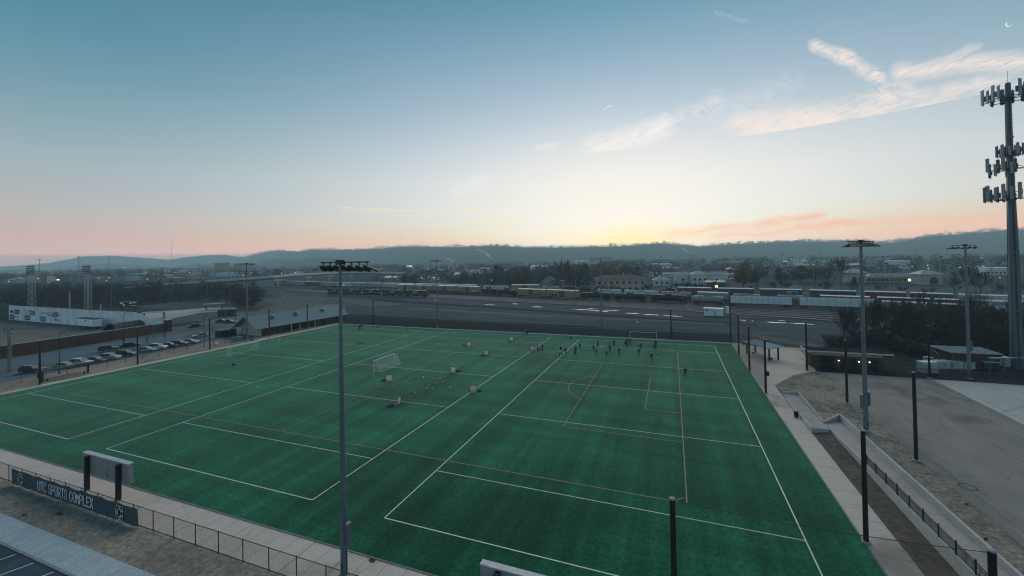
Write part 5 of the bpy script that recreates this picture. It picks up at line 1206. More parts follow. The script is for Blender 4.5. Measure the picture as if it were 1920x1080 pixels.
# small scoreboard of the ball field
p = at(241, 584); t = thing('field_scoreboard', 'small dark scoreboard on legs behind the end of the white wall', 'scoreboard', p, .55); MB().box(-4.4, 4.4, -.2, .2, 2.4, 5.4).build('cabinet', mat('scoreboard_dark', (.035, .05, .06)), t)
for x in (-3, 3): MB().box(x-.3, x+.3, -.2, .2, 0, 2.4).build('leg', BLACK, t)
mb = MB()
for x0, x1, z0, z1 in ((-3.9, -2.3, 4.2, 4.9), (-2.7, -1.5, 3.2, 3.9), (.4, 1.9, 4.2, 4.8), (2.2, 3.7, 4.4, 4.9), (-4.3, 4.3, 5.28, 5.38), (1, 3.9, 3.1, 3.3)): mb.box(x0, x1, -.23, -.2, z0, z1)
mb.build('markings', mat('pale_lettering', (.46, .5, .51)), t)
p0, p1 = at(408, 594), at(444, 592); mass_wall('brick_enclosure', [p0[:2], p1[:2]], 3.2, .4, BRICK, 'low red brick enclosure wall at the end of the car park', 'wall', COPE)

# ---------------------------------------------------------------- long building with the metal roof
def ribs_mat():
    m = bpy.data.materials.new('standing_seam_roof'); m.use_nodes = True; n = m.node_tree; b = n.nodes['Principled BSDF']; b.inputs['Roughness'].default_value = .75; b.inputs['Specular IOR Level'].default_value = .15
    tc_ = n.nodes.new('ShaderNodeTexCoord'); sx = n.nodes.new('ShaderNodeSeparateXYZ'); n.links.new(tc_.outputs['Object'], sx.inputs[0])
    k = n.nodes.new('ShaderNodeMath'); k.operation = 'MULTIPLY'; k.inputs[1].default_value = 1/.8; n.links.new(sx.outputs[0], k.inputs[0]); f = n.nodes.new('ShaderNodeMath'); f.operation = 'FRACT'; n.links.new(k.outputs[0], f.inputs[0])
    r = n.nodes.new('ShaderNodeValToRGB'); r.color_ramp.elements[0].position = .48; r.color_ramp.elements[0].color = (.20, .28, .31, 1); r.color_ramp.elements[1].position = .54; r.color_ramp.elements[1].color = (.08, .12, .135, 1); n.links.new(f.outputs[0], r.inputs[0]); n.links.new(r.outputs[0], b.inputs['Base Color']); return m
SEAM = ribs_mat()
bA, bB = Vector((-131.8, 56.5, 0)), Vector((-129.2, 92.5, 0)); LEN = (bB-bA).length
t = thing('field_house', 'long low brick building with a pale ribbed metal roof and open bays', 'building', bA, heading(bA, bB))
# local x runs along the front, local +y away from the pitch
DW = 11.0; HW = 3.25; RH = 6.7
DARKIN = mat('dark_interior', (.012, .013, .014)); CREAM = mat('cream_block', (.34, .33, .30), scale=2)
MB().box(0, 8.2, 0, .3, 0, HW).box(21.5, LEN, 0, .3, 0, HW).box(LEN-.3, LEN, .3, DW, 0, HW).box(0, LEN-.3, DW-.3, DW, 0, HW).box(8.2, 8.5, .3, DW*.6, 0, HW).box(21.2, 21.5, .3, DW*.6, 0, HW).box(8.5, 21.2, DW*.55, DW*.55+.3, 0, HW).build('wall', BRICK, t)
g = MB(); g.add([(0, 0, 0), (0, DW, 0), (0, DW, HW), (0, DW/2, RH-.15), (0, 0, HW), (.3, 0, 0), (.3, DW, 0), (.3, DW, HW), (.3, DW/2, RH-.15), (.3, 0, HW)], [(0, 1, 2, 3, 4)[::-1], (5, 6, 7, 8, 9)]); 
for i in range(len(g.v)): g.v[i] = (g.v[i][0]-.02, g.v[i][1], g.v[i][2])
g.build('gable_wall', CREAM, t)
e = 1.1; rf = MB(); sl = (RH-HW)/(DW/2)
for sgn in (0, 1):
    y0, y1 = (-e, DW/2) if sgn == 0 else (DW/2, DW+e); z0 = HW-e*sl+.15 if sgn == 0 else RH+.15; z1 = RH+.15 if sgn == 0 else HW-e*sl+.15
    x0, x1 = -2.4, LEN+1.0
    rf.add([(x0, y0, z0), (x1, y0, z0), (x1, y1, z1), (x0, y1, z1), (x0, y0, z0-.16), (x1, y0, z0-.16), (x1, y1, z1-.16), (x0, y1, z1-.16)], [(0, 1, 2, 3), (4, 7, 6, 5), (0, 4, 5, 1), (1, 5, 6, 2), (3, 7, 4, 0)])
roof = rf.build('roof', SEAM, t)
MB().box(-2.4, LEN+1.0, -e-.1, -e, HW-e*sl-.05, HW-e*sl+.14).build('gutter', DSTEEL, roof)
MB().box(-2.4, LEN+1, DW/2-.2, DW/2+.2, RH+.14, RH+.22).build('ridge_cap', STEEL, roof)
for x in (6.0, 15.5, 27.5): MB().lathe((x, DW*.27, HW+DW*.27*sl+.1), [(.8, 0), (.9, .35), (.55, .55), (.55, .75), (.8, .85), (.2, 1.1)], 12).build('roof_vent', STEEL, roof)
for x in (11.2, 14.6, 18.0, 21.2): MB().box(x-.12, x+.12, -.3, -.06, 0, HW).build('column', mat('column_white', (.45, .46, .45)), t)
w = MB().box(4.9, 6.4, -.05, .02, .9, 2.5).build('window', GLASS, t); MB().box(4.8, 6.5, -.09, -.05, .82, .9).box(4.8, 6.5, -.09, -.05, 2.5, 2.58).box(4.8, 4.9, -.09, -.05, .9, 2.5).box(6.4, 6.5, -.09, -.05, .9, 2.5).build('frame', DSTEEL, w)
for x in (24.0, 31.5): 
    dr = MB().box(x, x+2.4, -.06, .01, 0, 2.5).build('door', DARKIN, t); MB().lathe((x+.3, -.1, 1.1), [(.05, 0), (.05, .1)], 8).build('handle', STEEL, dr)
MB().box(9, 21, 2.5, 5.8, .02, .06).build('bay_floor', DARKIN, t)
t = thing('screen_enclosure', 'black slatted enclosure against the gable of the metal roofed building', 'enclosure', at(428, 631), 1.45); MB().box(-2.6, 2.6, -.1, .1, 0, 2.3).box(-2.6, -2.4, .1, 3, 0, 2.3).box(2.4, 2.6, .1, 3, 0, 2.3).build('panel', BLACK, t)
for x in (-2.5, 0, 2.5): MB().box(x-.1, x+.1, -.2, -.1, 0, 2.45).build('post', DSTEEL, t)
p = at(445, 640.5); t = thing('utility_cabinet', 'small grey twin utility cabinet near the metal roofed building', 'cabinet', p, 1.2)
for x in (-.75, .75): MB().box(x-.7, x+.7, -.5, .5, .12, 1.5).box(x-.72, x+.72, -.52, .52, 1.5, 1.56).build('cabinet_body', STEEL, t)
MB().box(-1.6, 1.6, -.7, .7, 0, .12).build('plinth', mat('footing_concrete', (.3, .3, .29)), t)
p = at(405.5, 647.5); t = thing('water_fountain', 'small white post box standing by the left fence', 'box', p); MB().box(-.35, .35, -.3, .3, .2, 1.1).build('body', WHITE, t); MB().box(-.3, .3, -.25, .25, 0, .2).build('foot', DSTEEL, t); MB().box(-.4, .4, -.35, .35, 1.1, 1.16).build('lid', STEEL, t)
# ---------------------------------------------------------------- railway
RAILM = mat('rail_steel', (.20, .22, .23), rough=.35, metal=.6, var=.2); TIE = mat('sleeper_ballast', (.045, .047, .048), var=.3, scale=1.2)
frontT = [(-318, 225), (-250, 209), (-196, 202), (-86, 176.5), (-15, 161), (34, 145.5), (52, 138.5), (71, 130), (90, 118), (125, 96)]
backT = [(-318, 240), (-250, 226), (-196, 221), (-86, 198), (-15, 186.5), (34, 178.5), (52, 176), (76, 172.5), (98, 163), (140, 140)]
def resample(T, n=60):
    xs = [T[0][0]+(T[-1][0]-T[0][0])*i/n for i in range(n+1)]; return [(x, interp(T, x)) for x in xs]
def smooth(P):
    for _ in range(6): P = [P[0]]+[((a[0]+2*b[0]+c[0])/4, (a[1]+2*b[1]+c[1])/4) for a, b, c in zip(P, P[1:], P[2:])]+[P[-1]]
    return P
Ft, Bt = smooth(resample(frontT)), smooth(resample(backT))
def railtrack(P):
    rl = MB(); tie = MB()
    for off, w, mb, z0, z1 in ((-.75, .16, rl, .12, .3), (.75, .16, rl, .12, .3), (0, 2.7, tie, -.1, .12)):
        L_ = []
        for i, p in enumerate(P):
            a = P[max(0, i-1)]; b_ = P[min(len(P)-1, i+1)]; d = Vector((b_[0]-a[0], b_[1]-a[1], 0)).normalized(); n = Vector((-d.y, d.x, 0)); c = Vector((p[0], p[1], 0))+n*off
            L_.append((c-n*w/2, c+n*w/2))
        o = len(mb.v)
        for l, r in L_: mb.v += [(l.x, l.y, z0), (r.x, r.y, z0), (r.x, r.y, z1), (l.x, l.y, z1)]
        for i in range(len(L_)-1):
            k = o+4*i
            for a in range(4): b2 = (a+1) % 4; mb.f.append((k+a, k+b2, k+4+b2, k+4+a)); mb.mi.append(0)
    tag(tie.build('track_bed', TIE), kind='structure'); tag(rl.build('railway_track', RAILM), kind='structure')
for s in (0.0, .17, .33, .5, .66, .83): railtrack([(a[0]+(b_[0]-a[0])*s, a[1]+(b_[1]-a[1])*s) for a, b_ in zip(Ft, Bt)])
Gb = ground_mat('dark_ballast', [(.038, .04, .043), (.028, .03, .032), (.055, .056, .058)], (.05, .4), stretch=(.2, 1, 1), angle=.2)
sheet('ballast_bed', [(p[0], p[1]-2.2) for p in Ft]+[(p[0], p[1]+75) for p in Bt[::-1]], -0.008, Gb)

rowF = [(746, 545.5), (816, 548), (901, 551.5), (971, 556.5), (1088, 562), (1213, 566.5), (1288, 570), (1360, 573), (1487, 577.5), (1641, 583.5), (1780, 591), (1930, 600)]
rowL = [(600, 552), (700, 555), (803, 557.5)]
row2 = [(1100, 553.5), (1200, 558.5), (1299, 563), (1367, 566.5), (1500, 571), (1640, 577), (1760, 582), (1930, 590)]
row3 = [(1070, 548), (1176, 552), (1270, 554.5), (1344, 557), (1505, 561.5), (1607, 565.5), (1700, 569), (1930, 580)]
row4 = [(500, 534), (620, 539), (745, 542), (896, 546), (1070, 549)]
row5 = [(700, 537), (900, 541), (1070, 544)]
CM = lambda n, c, **k: mat('wagon_'+n, c, **dict(dict(rough=.6, var=.18, scale=.9), **k))
WC = {'yellow': CM('yellow', (.28, .20, .095)), 'black': CM('black', (.016, .017, .019), rough=.4), 'grey': CM('grey', (.23, .25, .255)), 'pale': CM('pale', (.36, .39, .40)), 'blue': CM('blue', (.028, .05, .085)), 'brown': CM('brown', (.11, .05, .038)), 'rust': CM('rust', (.17, .07, .045)), 'dgrey': CM('dark_grey', (.07, .075, .078))}
ROOFL = mat('wagon_roof', (.46, .49, .50), rough=.4, var=.12); UNDER = mat('underframe', (.018, .019, .02)); GRAF = [mat('graffiti_blue', (.12, .26, .34)), mat('graffiti_black', (.03, .03, .035)), mat('graffiti_white', (.5, .5, .48))]
def bogies(t, xs):
    for x in xs:
        b_ = MB().box(x-1.2, x+1.2, -1.15, -1.0, .35, .75).box(x-1.2, x+1.2, 1.0, 1.15, .35, .75).box(x-.2, x+.2, -1.1, 1.1, .4, .9).build('bogie', UNDER, t)
        w = MB()
        for dx in (-.85, .85):
            w.lathe((x+dx, 0, .46), [(.46, -.85), (.46, -.7)], 12, 'y').lathe((x+dx, 0, .46), [(.46, .7), (.46, .85)], 12, 'y').tube((x+dx, -.8, .46), (x+dx, .8, .46), .08, n=6)
        w.build('wheelset', UNDER, b_)
def wagon(kind, row, x0, x1, color, label, **kw):
    p, q = at(x0+.8, interp(row, x0)), at(x1-.8, interp(row, x1)); L_ = (q-p).length; h = L_/2
    name = {'tank': 'tank_car', 'box': 'boxcar', 'hopper': 'hopper_car', 'lumber': 'flat_car', 'loco': 'locomotive', 'gon': 'gondola_car'}[kind]
    t = thing(name, label, {'tank': 'tank car', 'box': 'boxcar', 'hopper': 'hopper car', 'lumber': 'flat car', 'loco': 'locomotive', 'gon': 'gondola car'}[kind], ((p.x+q.x)/2, (p.y+q.y)/2, .3), heading(p, q), 'railway wagons standing in the yard'); m = WC[color]
    bogies(t, (-h+2.2, h-2.2)); fr = MB().box(-h, h, -1.3, 1.3, .95, 1.2).box(-h-.5, -h, -.2, .2, .8, 1.05).box(h, h+.5, -.2, .2, .8, 1.05).build('underframe', UNDER, t)
    if kind == 'tank':
        r = 1.5; z = 2.75; b_ = MB().lathe((0, 0, z), [(.2, -h+.3), (.9, -h+.4), (r*.93, -h+.8), (r, -h+1.2), (r, h-1.2), (r*.93, h-.8), (.9, h-.4), (.2, h-.3)], 20, 'x').build('tank_shell', m, t, smooth=True)
        MB().lathe((0, 0, z+r-.12), [(.6, 0), (.6, .5), (.45, .6)], 12).build('dome', m, b_); MB().box(-1.6, 1.6, -.9, .9, z+r+.05, z+r+.1).box(-1.6, -1.55, -.9, .9, z+r+.1, z+r+.9).box(1.55, 1.6, -.9, .9, z+r+.1, z+r+.9).build('platform', UNDER, b_)
        ld = MB()
        for s in (-1, 1): ld.bar((-.25, s*1.55, 1.1), (-.25, s*1.0, z+r+.1), .06).bar((.25, s*1.55, 1.1), (.25, s*1.0, z+r+.1), .06)
        ld.build('ladder', UNDER, t)
        [MB().lathe((0, 0, z), [(r+.02, s_*h*.45), (r+.02, s_*h*.45+.12)], 20, 'x').build('strap', UNDER, b_) for s_ in (-1, 1)]
    elif kind in ('box', 'hopper'):
        H = kw.get('H', 4.9); W = 1.5; b_ = MB().box(-h+.15, h-.15, -W, W, 1.2, H)
        n = max(8, int(L_/1.2))
        for i in range(n+1):
            x = -h+.2+(L_-.4)*i/n
            if kind == 'box' and abs(x) < 1.9: continue
            b_.box(x-.05, x+.05, -W-.06, -W, 1.25, H-.05).box(x-.05, x+.05, W, W+.06, 1.25, H-.05)
        bo = b_.build('body', m, t)
        v = []
        for x in (-h+.1, h-.1):
            for y, z in ((-W-.03, H), (-W*.5, H+.28), (W*.5, H+.28), (W+.03, H)): v.append((x, y, z))
        MB().add(v, [(0, 4, 5, 1), (1, 5, 6, 2), (2, 6, 7, 3), (0, 1, 2, 3), (7, 6, 5, 4), (0, 3, 7, 4)]).build('roof', kw.get('roof', ROOFL), t)
        if kind == 'box':
            for s in (-1, 1):
                d_ = MB().box(-1.75, 1.75, s*W-.1, s*W+.1, 1.25, H-.15).build('door', WC[kw.get('door', 'dgrey')], t); MB().box(-.9, -.8, s*W-.14, s*W+.14, 1.6, H-.6).box(.8, .9, s*W-.14, s*W+.14, 1.6, H-.6).build('lock_bar', UNDER, d_)
            for k, gm in enumerate(kw.get('graf', ())):
                g = MB(); r_ = random.Random(int(x0)*7+k); gx0 = (-h+.7) if k == 0 else 2.3
                for _ in range(9): a = r_.uniform(0, h-3.6); g.box(gx0+a, gx0+a+r_.uniform(.3, 1.2), -W-.09, -W-.065, 1.4+r_.uniform(0, .4), 1.9+r_.uniform(.1, .9))
                g.build('graffiti', GRAF[gm], bo)
        else:
            hp = MB()
            for k in (-.3, 0, .3): hp.add([(k*L_-1.6, -1.2, 1.25), (k*L_+1.6, -1.2, 1.25), (k*L_+1.6, 1.2, 1.25), (k*L_-1.6, 1.2, 1.25), (k*L_-.4, -.6, .45), (k*L_+.4, -.6, .45), (k*L_+.4, .6, .45), (k*L_-.4, .6, .45)], [(0, 1, 5, 4), (1, 2, 6, 5), (2, 3, 7, 6), (3, 0, 4, 7), (4, 5, 6, 7)])
            hp.build('hopper_outlet', UNDER, t); ht = MB(); ht.box(-h+.5, h-.5, -.25, .25, H+.29, H+.36); ht.build('roof_walk', kw.get('roof', ROOFL), t)
        if kw.get('word'):
            g = MB(); text(g, kw['word'], L_*.13, 3.2, .95, .8, .6, .22, -W-.065, .02); g.build('lettering', GRAF[2], bo)
            MB().box(-L_*.28, -L_*.2, -W-.09, -W-.065, 3.6, 4.3).build('emblem_panel', WC['dgrey'], bo)
    elif kind == 'gon':
        H = 3.6; MB().box(-h+.1, h-.1, -1.5, -1.4, 1.2, H).box(-h+.1, h-.1, 1.4, 1.5, 1.2, H).box(-h+.1, -h+.2, -1.4, 1.4, 1.2, H).box(h-.2, h-.1, -1.4, 1.4, 1.2, H).box(-h+.2, h-.2, -1.4, 1.4, 1.2, 1.3).build('body', m, t)
        MB().box(-h+.05, h-.05, -1.56, -1.4, H, H+.12).box(-h+.05, h-.05, 1.4, 1.56, H, H+.12).build('rim', ROOFL, t)
        rb_ = MB()
        for i in range(14): x = -h+.5+(L_-1)*i/13; rb_.box(x-.07, x+.07, -1.58, -1.5, 1.25, H)
        rb_.build('ribs', m, t)
    elif kind == 'lumber':
        H = 4.7; fm = WC[color]; MB().box(-h+.1, -h+.35, -1.4, 1.4, 1.2, H+.2).box(h-.35, h-.1, -1.4, 1.4, 1.2, H+.2).build('bulkhead', fm, t)
        MB().box(-h+.35, h-.35, -.08, .08, 1.2, H).box(-h+.1, h-.1, -.2, .2, H+.02, H+.2).build('centre_beam', fm, t)
        ld = thing('timber_load', kw['load'], 'timber', t.location, t.rotation_euler.z, 'wrapped timber loads on flat cars'); n = kw['n']; st = MB(); w = (L_-1.0)/n
        for i in range(n):
            x = -h+.5+w*i
            for k in range(3):
                for s in (-1, 1): pk = MB().box(x+.04, x+w-.04, min(s*.1, s*1.38), max(s*.1, s*1.38), 1.24+k*1.14, 2.32+k*1.14); pk.build('wrapped_pack', WRAP, ld)
            st.box(x-.03, x+.03, -1.43, -1.39, 1.2, H+.05)
        st.build('strap', UNDER, ld)
    elif kind == 'loco':
        MB().box(-h+.4, h*.52, -.95, .95, 1.3, 4.15).box(-h+1.5, -h+3.8, -1.25, 1.25, 3.5, 4.3).box(h*.82, h-.5, -.9, .9, 1.3, 3.0).build('hood', m, t)
        c = MB().box(h*.52, h*.82, -1.45, 1.45, 1.3, 4.35).build('cab', m, t); MB().box(h*.55, h*.79, -1.48, 1.48, 3.2, 4.0).build('window', GLASS, c)
        MB().box(-h+.1, h-.1, -1.5, 1.5, 1.2, 1.32).build('walkway', UNDER, t); MB().box(-2.2, 2.2, -1.2, 1.2, .5, 1.2).build('fuel_tank', UNDER, t)
        hr = MB()
        for i in range(9): x = -h+.4+(L_-.8)*i/8; hr.tube((x, -1.46, 1.3), (x, -1.46, 2.3), .03, n=5)
        hr.tube((-h+.4, -1.46, 2.3), (h-.4, -1.46, 2.3), .03, n=5); hr.build('handrail', GRAF[2], t)
        g = MB(); g.box(-1.4, -.3, -.99, -.955, 2.6, 3.3).box(.1, 1.6, -.99, -.955, 2.7, 3.2).build('marking', GRAF[2], t); MB().lathe((-h*.2, 0, 4.15), [(.5, 0), (.5, .2), (.3, .25)], 12).lathe((-h*.5, 0, 4.15), [(.55, 0), (.55, .22), (.3, .3)], 12).build('roof_fan', UNDER, t)
    return t
WRAP = bpy.data.materials.new('timber_wrap'); WRAP.use_nodes = True
_n = WRAP.node_tree; _b = _n.nodes['Principled BSDF']; _b.inputs['Roughness'].default_value = .35; _nz = _n.nodes.new('ShaderNodeTexNoise'); _nz.inputs['Scale'].default_value = 2.2; _nz.inputs['Detail'].default_value = 5
_tc = _n.nodes.new('ShaderNodeTexCoord'); _n.links.new(_tc.outputs['Object'], _nz.inputs['Vector']); _r = _n.nodes.new('ShaderNodeValToRGB'); _r.color_ramp.elements[0].position = .35; _r.color_ramp.elements[0].color = (.36, .43, .46, 1); _r.color_ramp.elements[1].position = .6; _r.color_ramp.elements[1].color = (.66, .70, .71, 1); _n.links.new(_nz.outputs['Fac'], _r.inputs[0]); _n.links.new(_r.outputs[0], _b.inputs['Base Color'])
for i, (a, b_) in enumerate(((615, 641), (643, 677), (680, 714), (717, 757), (758, 803))):
    wagon('loco', rowL, a, b_, 'black', ['black locomotive at the left end of its line, partly behind the light pole', 'black locomotive just right of the near light pole', 'black locomotive in the middle of five coupled in a line', 'black locomotive fourth from the left in its line', 'black locomotive at the right end of its line'][i])
for a, b_, lab, g in ((747, 779, 'tan boxcar leftmost in the yellow row behind the locomotives', ()), (780, 813, 'tan boxcar above the right end of the locomotives', ()), (816, 857, 'tan boxcar with dark door right of the locomotives, left of a twin', (0,)), (858, 901, 'tan boxcar with dark door ending beside dark tank cars', (0, 2)), (972, 1025, 'tan boxcar with blue and black graffiti, left of a touching pair', (0, 1)), (1026, 1087, 'tan boxcar with a blue painted corner, right of a touching pair', (1, 0))):
    wagon('box', rowF, a, b_, 'yellow', lab, graf=g)
for a, b_, c, lab in ((903, 931, 'black', 'dark tank car right of the tan boxcar pair with graffiti'), (932, 970, 'black', 'dark tank car just left of the touching tan boxcars'), (1089, 1147, 'black', 'long black tank car right of the touching tan boxcars'), (1151, 1213, 'black', 'long black tank car behind the pole, second right of the tan boxcars'), (1219, 1289, 'black', 'low black tank car left of the grey one, third right of the tan boxcars'), (1296, 1360, 'grey', 'dull grey tank car left of the wrapped timber loads'), (1824, 1895, 'pale', 'white tank car near the cell tower in the front line'), (1900, 1935, 'pale', 'white tank car cut by the right edge behind the cell tower')):
    wagon('tank', rowF, a, b_, c, lab)
wagon('lumber', rowF, 1366, 1488, 'dgrey', 'dark flat car carrying the left white wrapped timber', n=11, load='white wrapped timber packs with dark straps on the left flat car')
wagon('lumber', rowF, 1496, 1642, 'yellow', 'tan framed flat car carrying the right white wrapped timber', n=10, load='white wrapped timber packs framed in tan on the right flat car')
wagon('hopper', rowF, 1653, 1740, 'grey', 'grey hopper car seen through bare trees right of the timber', H=4.0); wagon('hopper', rowF, 1744, 1820, 'dgrey', 'dark hopper car seen through bare trees before the white tank cars', H=4.0)
for a, b_, k, c, lab in ((1119, 1167, 'tank', 'pale', 'pale grey tank car behind the first long black tank car'), (1169, 1236, 'tank', 'pale', 'pale grey tank car behind the second long black tank car'), (1239, 1299, 'tank', 'grey', 'grey tank car behind the low black tank car'), (1308, 1367, 'hopper', 'grey', 'grey ribbed hopper car behind the dull grey tank car'), (1372, 1428, 'tank', 'grey', 'grey tank car hidden behind the left timber load, left one'), (1455, 1510, 'tank', 'grey', 'grey tank car hidden behind the left timber load, right one'), (1537, 1633, 'hopper', 'rust', 'rusty red boxlike hopper car behind the right timber load'), (1644, 1745, 'hopper', 'brown', 'dark brown hopper car right of the rusty red one'), (1752, 1804, 'hopper', 'brown', 'dark brown hopper car before the long grey wagons'), (1809, 1896, 'hopper', 'grey', 'long pale grey hopper car left of the cell tower'), (1908, 1960, 'box', 'rust', 'rusty red boxcar cut by the right edge')):
    wagon(k, row2, a, b_, c, lab, H=4.4)
for a, b_, k, c, lab, w in ((1086, 1109, 'tank', 'dgrey', 'dark tank car in the back line, first right of the gravel mound', None), (1112, 1136, 'tank', 'dgrey', 'dark tank car in the back line before the tan roofed house', None), (1139, 1177, 'tank', 'dgrey', 'dark twin tank car before the front windows of the tan roofed house', None), (1241, 1269, 'tank', 'black', 'short black tank car before the small hip roofed house', None), (1270, 1335, 'hopper', 'brown', 'brown hopper car with a pale roof in the back line', None), (1344, 1415, 'hopper', 'blue', 'dark blue hopper car, left of three in a row', None), (1424, 1506, 'hopper', 'blue', 'dark blue hopper car lettered GATX', 'GATX'), (1517, 1607, 'hopper', 'blue', 'dark blue hopper car right of the lettered one', None), (1620, 1700, 'hopper', 'brown', 'dark brown hopper car with a bright roof in the back line', None), (1706, 1790, 'hopper', 'dgrey', 'dark hopper car with a pale roof left of the right hand light pole', None), (1796, 1895, 'hopper', 'pale', 'pale roofed hopper car between the right light pole and the cell tower', None), (1900, 1990, 'hopper', 'pale', 'pale roofed hopper car right of the cell tower', None)):
    wagon(k, row3, a, b_, c, lab, word=w)
xs = [514+i*29.4 for i in range(14)]; cs = ['grey', 'grey', 'dgrey', 'grey', 'pale', 'grey', 'grey', 'pale', 'pale', 'dgrey', 'pale', 'grey', 'pale']
wh = ['nearest the overpass piers', 'second from the overpass piers', 'darker than its neighbours, third from the overpass', 'left of the near light pole', 'pale, just left of the near light pole', 'right of the near light pole', 'above the second locomotive', 'pale, above the third locomotive', 'pale, above the fourth locomotive', 'dark, above the last locomotive', 'pale roofed, behind the left tan boxcar', 'grey, behind the tan boxcars', 'pale, last before the dark tank cars']
for i in range(13): wagon('hopper', row4, xs[i], xs[i+1]-1.5, cs[i], 'far hopper car '+wh[i], H=4.6)
for i, (a, b_, c) in enumerate(((905, 955, 'pale'), (960, 1012, 'yellow'), (1016, 1050, 'grey'), (1053, 1083, 'black'))):
    wagon(('tank', 'box', 'tank', 'tank')[i], row4, a, b_, c, ['pale tank car behind the dark tank cars left of centre', 'tan boxcar roof behind the left of the touching boxcars', 'grey tank car before the gravel mound', 'black tank car right of the gravel mound'][i])

# yard furniture
YP = mat('yard_pole', (.16, .18, .19), rough=.6)
for x, yb, yt, lab in ((800, 559.5, 529, 'thin grey yard lamp pole before the last locomotive'), (917.5, 566, 521, 'thin grey yard lamp pole left of the dark tank cars'), (1080, 581, 511, 'tall grey yard pole before the right tan boxcar'), (1282, 594, 540, 'dark yard pole before the low black tank car'), (617, 552.5, 525, 'thin yard pole beside the leftmost locomotive'), (713, 553.5, 519, 'thick dark yard pole before the third locomotive'), (529, 549, 525, 'thin yard pole near the overpass piers'), (764, 590, 573, 'short post on the gravel behind the far fence'), (1147, 605, 588, 'short thin mast in the yard gravel by the far light pole')):
    lamp_post(lab, (x, yb), yt, .8, PI, YP, DSTEEL, .16, name='yard_pole')
mk_ = MB().box(-.28, .28, -.28, .28, 4.1, 9.5).build('yard_pole_wrap', mat('orange_wrap', (.18, .09, .05))); mk_.name = 'marker_sleeve'; tag(mk_, 'brownish sleeve high on the tall yard pole', 'sleeve'); p = at(1080, 581); mk_.location = (p.x, p.y, hgt(p, 523)-4.1)
# white utility buildings in the yard
p, q = at(1320, 592.5), at(1356.5, 594); t = thing('equipment_shed', 'white flat equipment shed standing in the yard gravel', 'shed', (p+q)/2, heading(p, q)); w = (q-p).length/2
MB().box(-w, w, 0, 2.6, .15, 3.1).build('body', WHITE, t); MB().box(-w-.1, w+.1, -.1, 2.7, 3.1, 3.22).build('roof', ROOFL, t); d_ = MB().box(.1, 1.1, -.04, .0, .2, 2.3).build('door', mat('shed_door', (.4, .43, .44)), t); MB().lathe((.25, -.08, 1.2), [(.05, 0), (.05, .1)], 8).build('handle', DSTEEL, d_)
MB().box(-w+.5, -w+1.7, -.05, 0, 2.2, 2.7).box(-.8, -.3, -.05, 0, 2.2, 2.6).build('vent', DSTEEL, t); MB().box(-w+.2, w-.2, .2, 2.4, 0, .15).build('skid', UNDER, t)
p = at(1364.5, 592); t = thing('signal_cabinet', 'narrow white signal cabinet beside the white yard shed', 'cabinet', p); MB().box(-.55, .55, -.5, .5, .9, 3.4).build('body', WHITE, t); MB().box(-.65, .65, -.6, .6, 3.4, 3.6).build('cap', WHITE, t); MB().box(-.2, .2, -.2, .2, 0, .9).build('stand', STEEL, t)
for x, y, lab in ((754, 575, 'small dark frame standing in the gravel left of the far light pole'), (885.5, 586, 'small dark square frame in the yard gravel'), (531.5, 569, 'small dark frame on the tan ground')):
    p = at(x, y); t = thing('trestle', lab, 'frame', p, .2)
    for xx in (-.5, .5): MB().tube((xx, 0, 0), (xx, 0, 1.1), .08, n=6).build('leg', BLACK, t)
    MB().tube((-.55, 0, 1.1), (.55, 0, 1.1), .09, n=6).build('bar', BLACK, t)
p = at(1195, 609.5); t = thing('vent_post', 'short post with a pale hood in the gravel behind the end goal', 'post', p); MB().tube((0, 0, 0), (0, 0, 1.0), .12, n=8).build('post', BLACK, t); MB().lathe((0, 0, 1.0), [(.1, -.05), (.42, 0), (.3, .2), (.05, .28)], 10).build('hood', WHITE, t)
# ---------------------------------------------------------------- dugout building, hut, cabinets, cell tower
DBRICK = bpy.data.materials.new('dark_brick'); DBRICK.use_nodes = True; brick(DBRICK, (.085, .048, .04), (.06, .036, .032), (.09, .08, .075), 2.0)
t = thing('concession_building', 'low dark brick building with a flat pale roof edge and three lit lamps', 'building', (27.2, 63.0, 0), .02)
LB_ = 12.6; MB().box(0, 1.6, 0, .3, 0, 2.7).box(4.2, LB_, 0, .3, 0, 2.7).box(0, .3, .3, 4, 0, 2.7).box(LB_-.3, LB_, .3, 4, 0, 2.7).box(.3, LB_-.3, 3.7, 4, 0, 2.7).build('wall', DBRICK, t)
MB().box(0, LB_, 0, 4, 2.7, 3.45).build('fascia_wall', mat('beige_block', (.24, .215, .18), scale=2), t)
rf = MB().box(-.7, LB_+1.6, -.5, 4.6, 3.45, 3.6).build('roof', mat('flat_roof', (.030, .033, .035), spec=.0, rough=1), t); MB().box(-.75, LB_+1.65, -.6, -.5, 3.4, 3.66).box(-.85, -.75, -.6, 4.6, 3.4, 3.66).build('roof_edge', mat('roof_edge_metal', (.34, .38, .40), rough=.4), rf)
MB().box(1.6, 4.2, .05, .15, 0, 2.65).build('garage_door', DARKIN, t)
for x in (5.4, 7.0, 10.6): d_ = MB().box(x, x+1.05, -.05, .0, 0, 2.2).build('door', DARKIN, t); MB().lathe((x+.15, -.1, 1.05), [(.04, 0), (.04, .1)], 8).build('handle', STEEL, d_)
LIT = mat('lit_lamp', (.9, .85, .7), emit=(1.0, .82, .58), es=5)
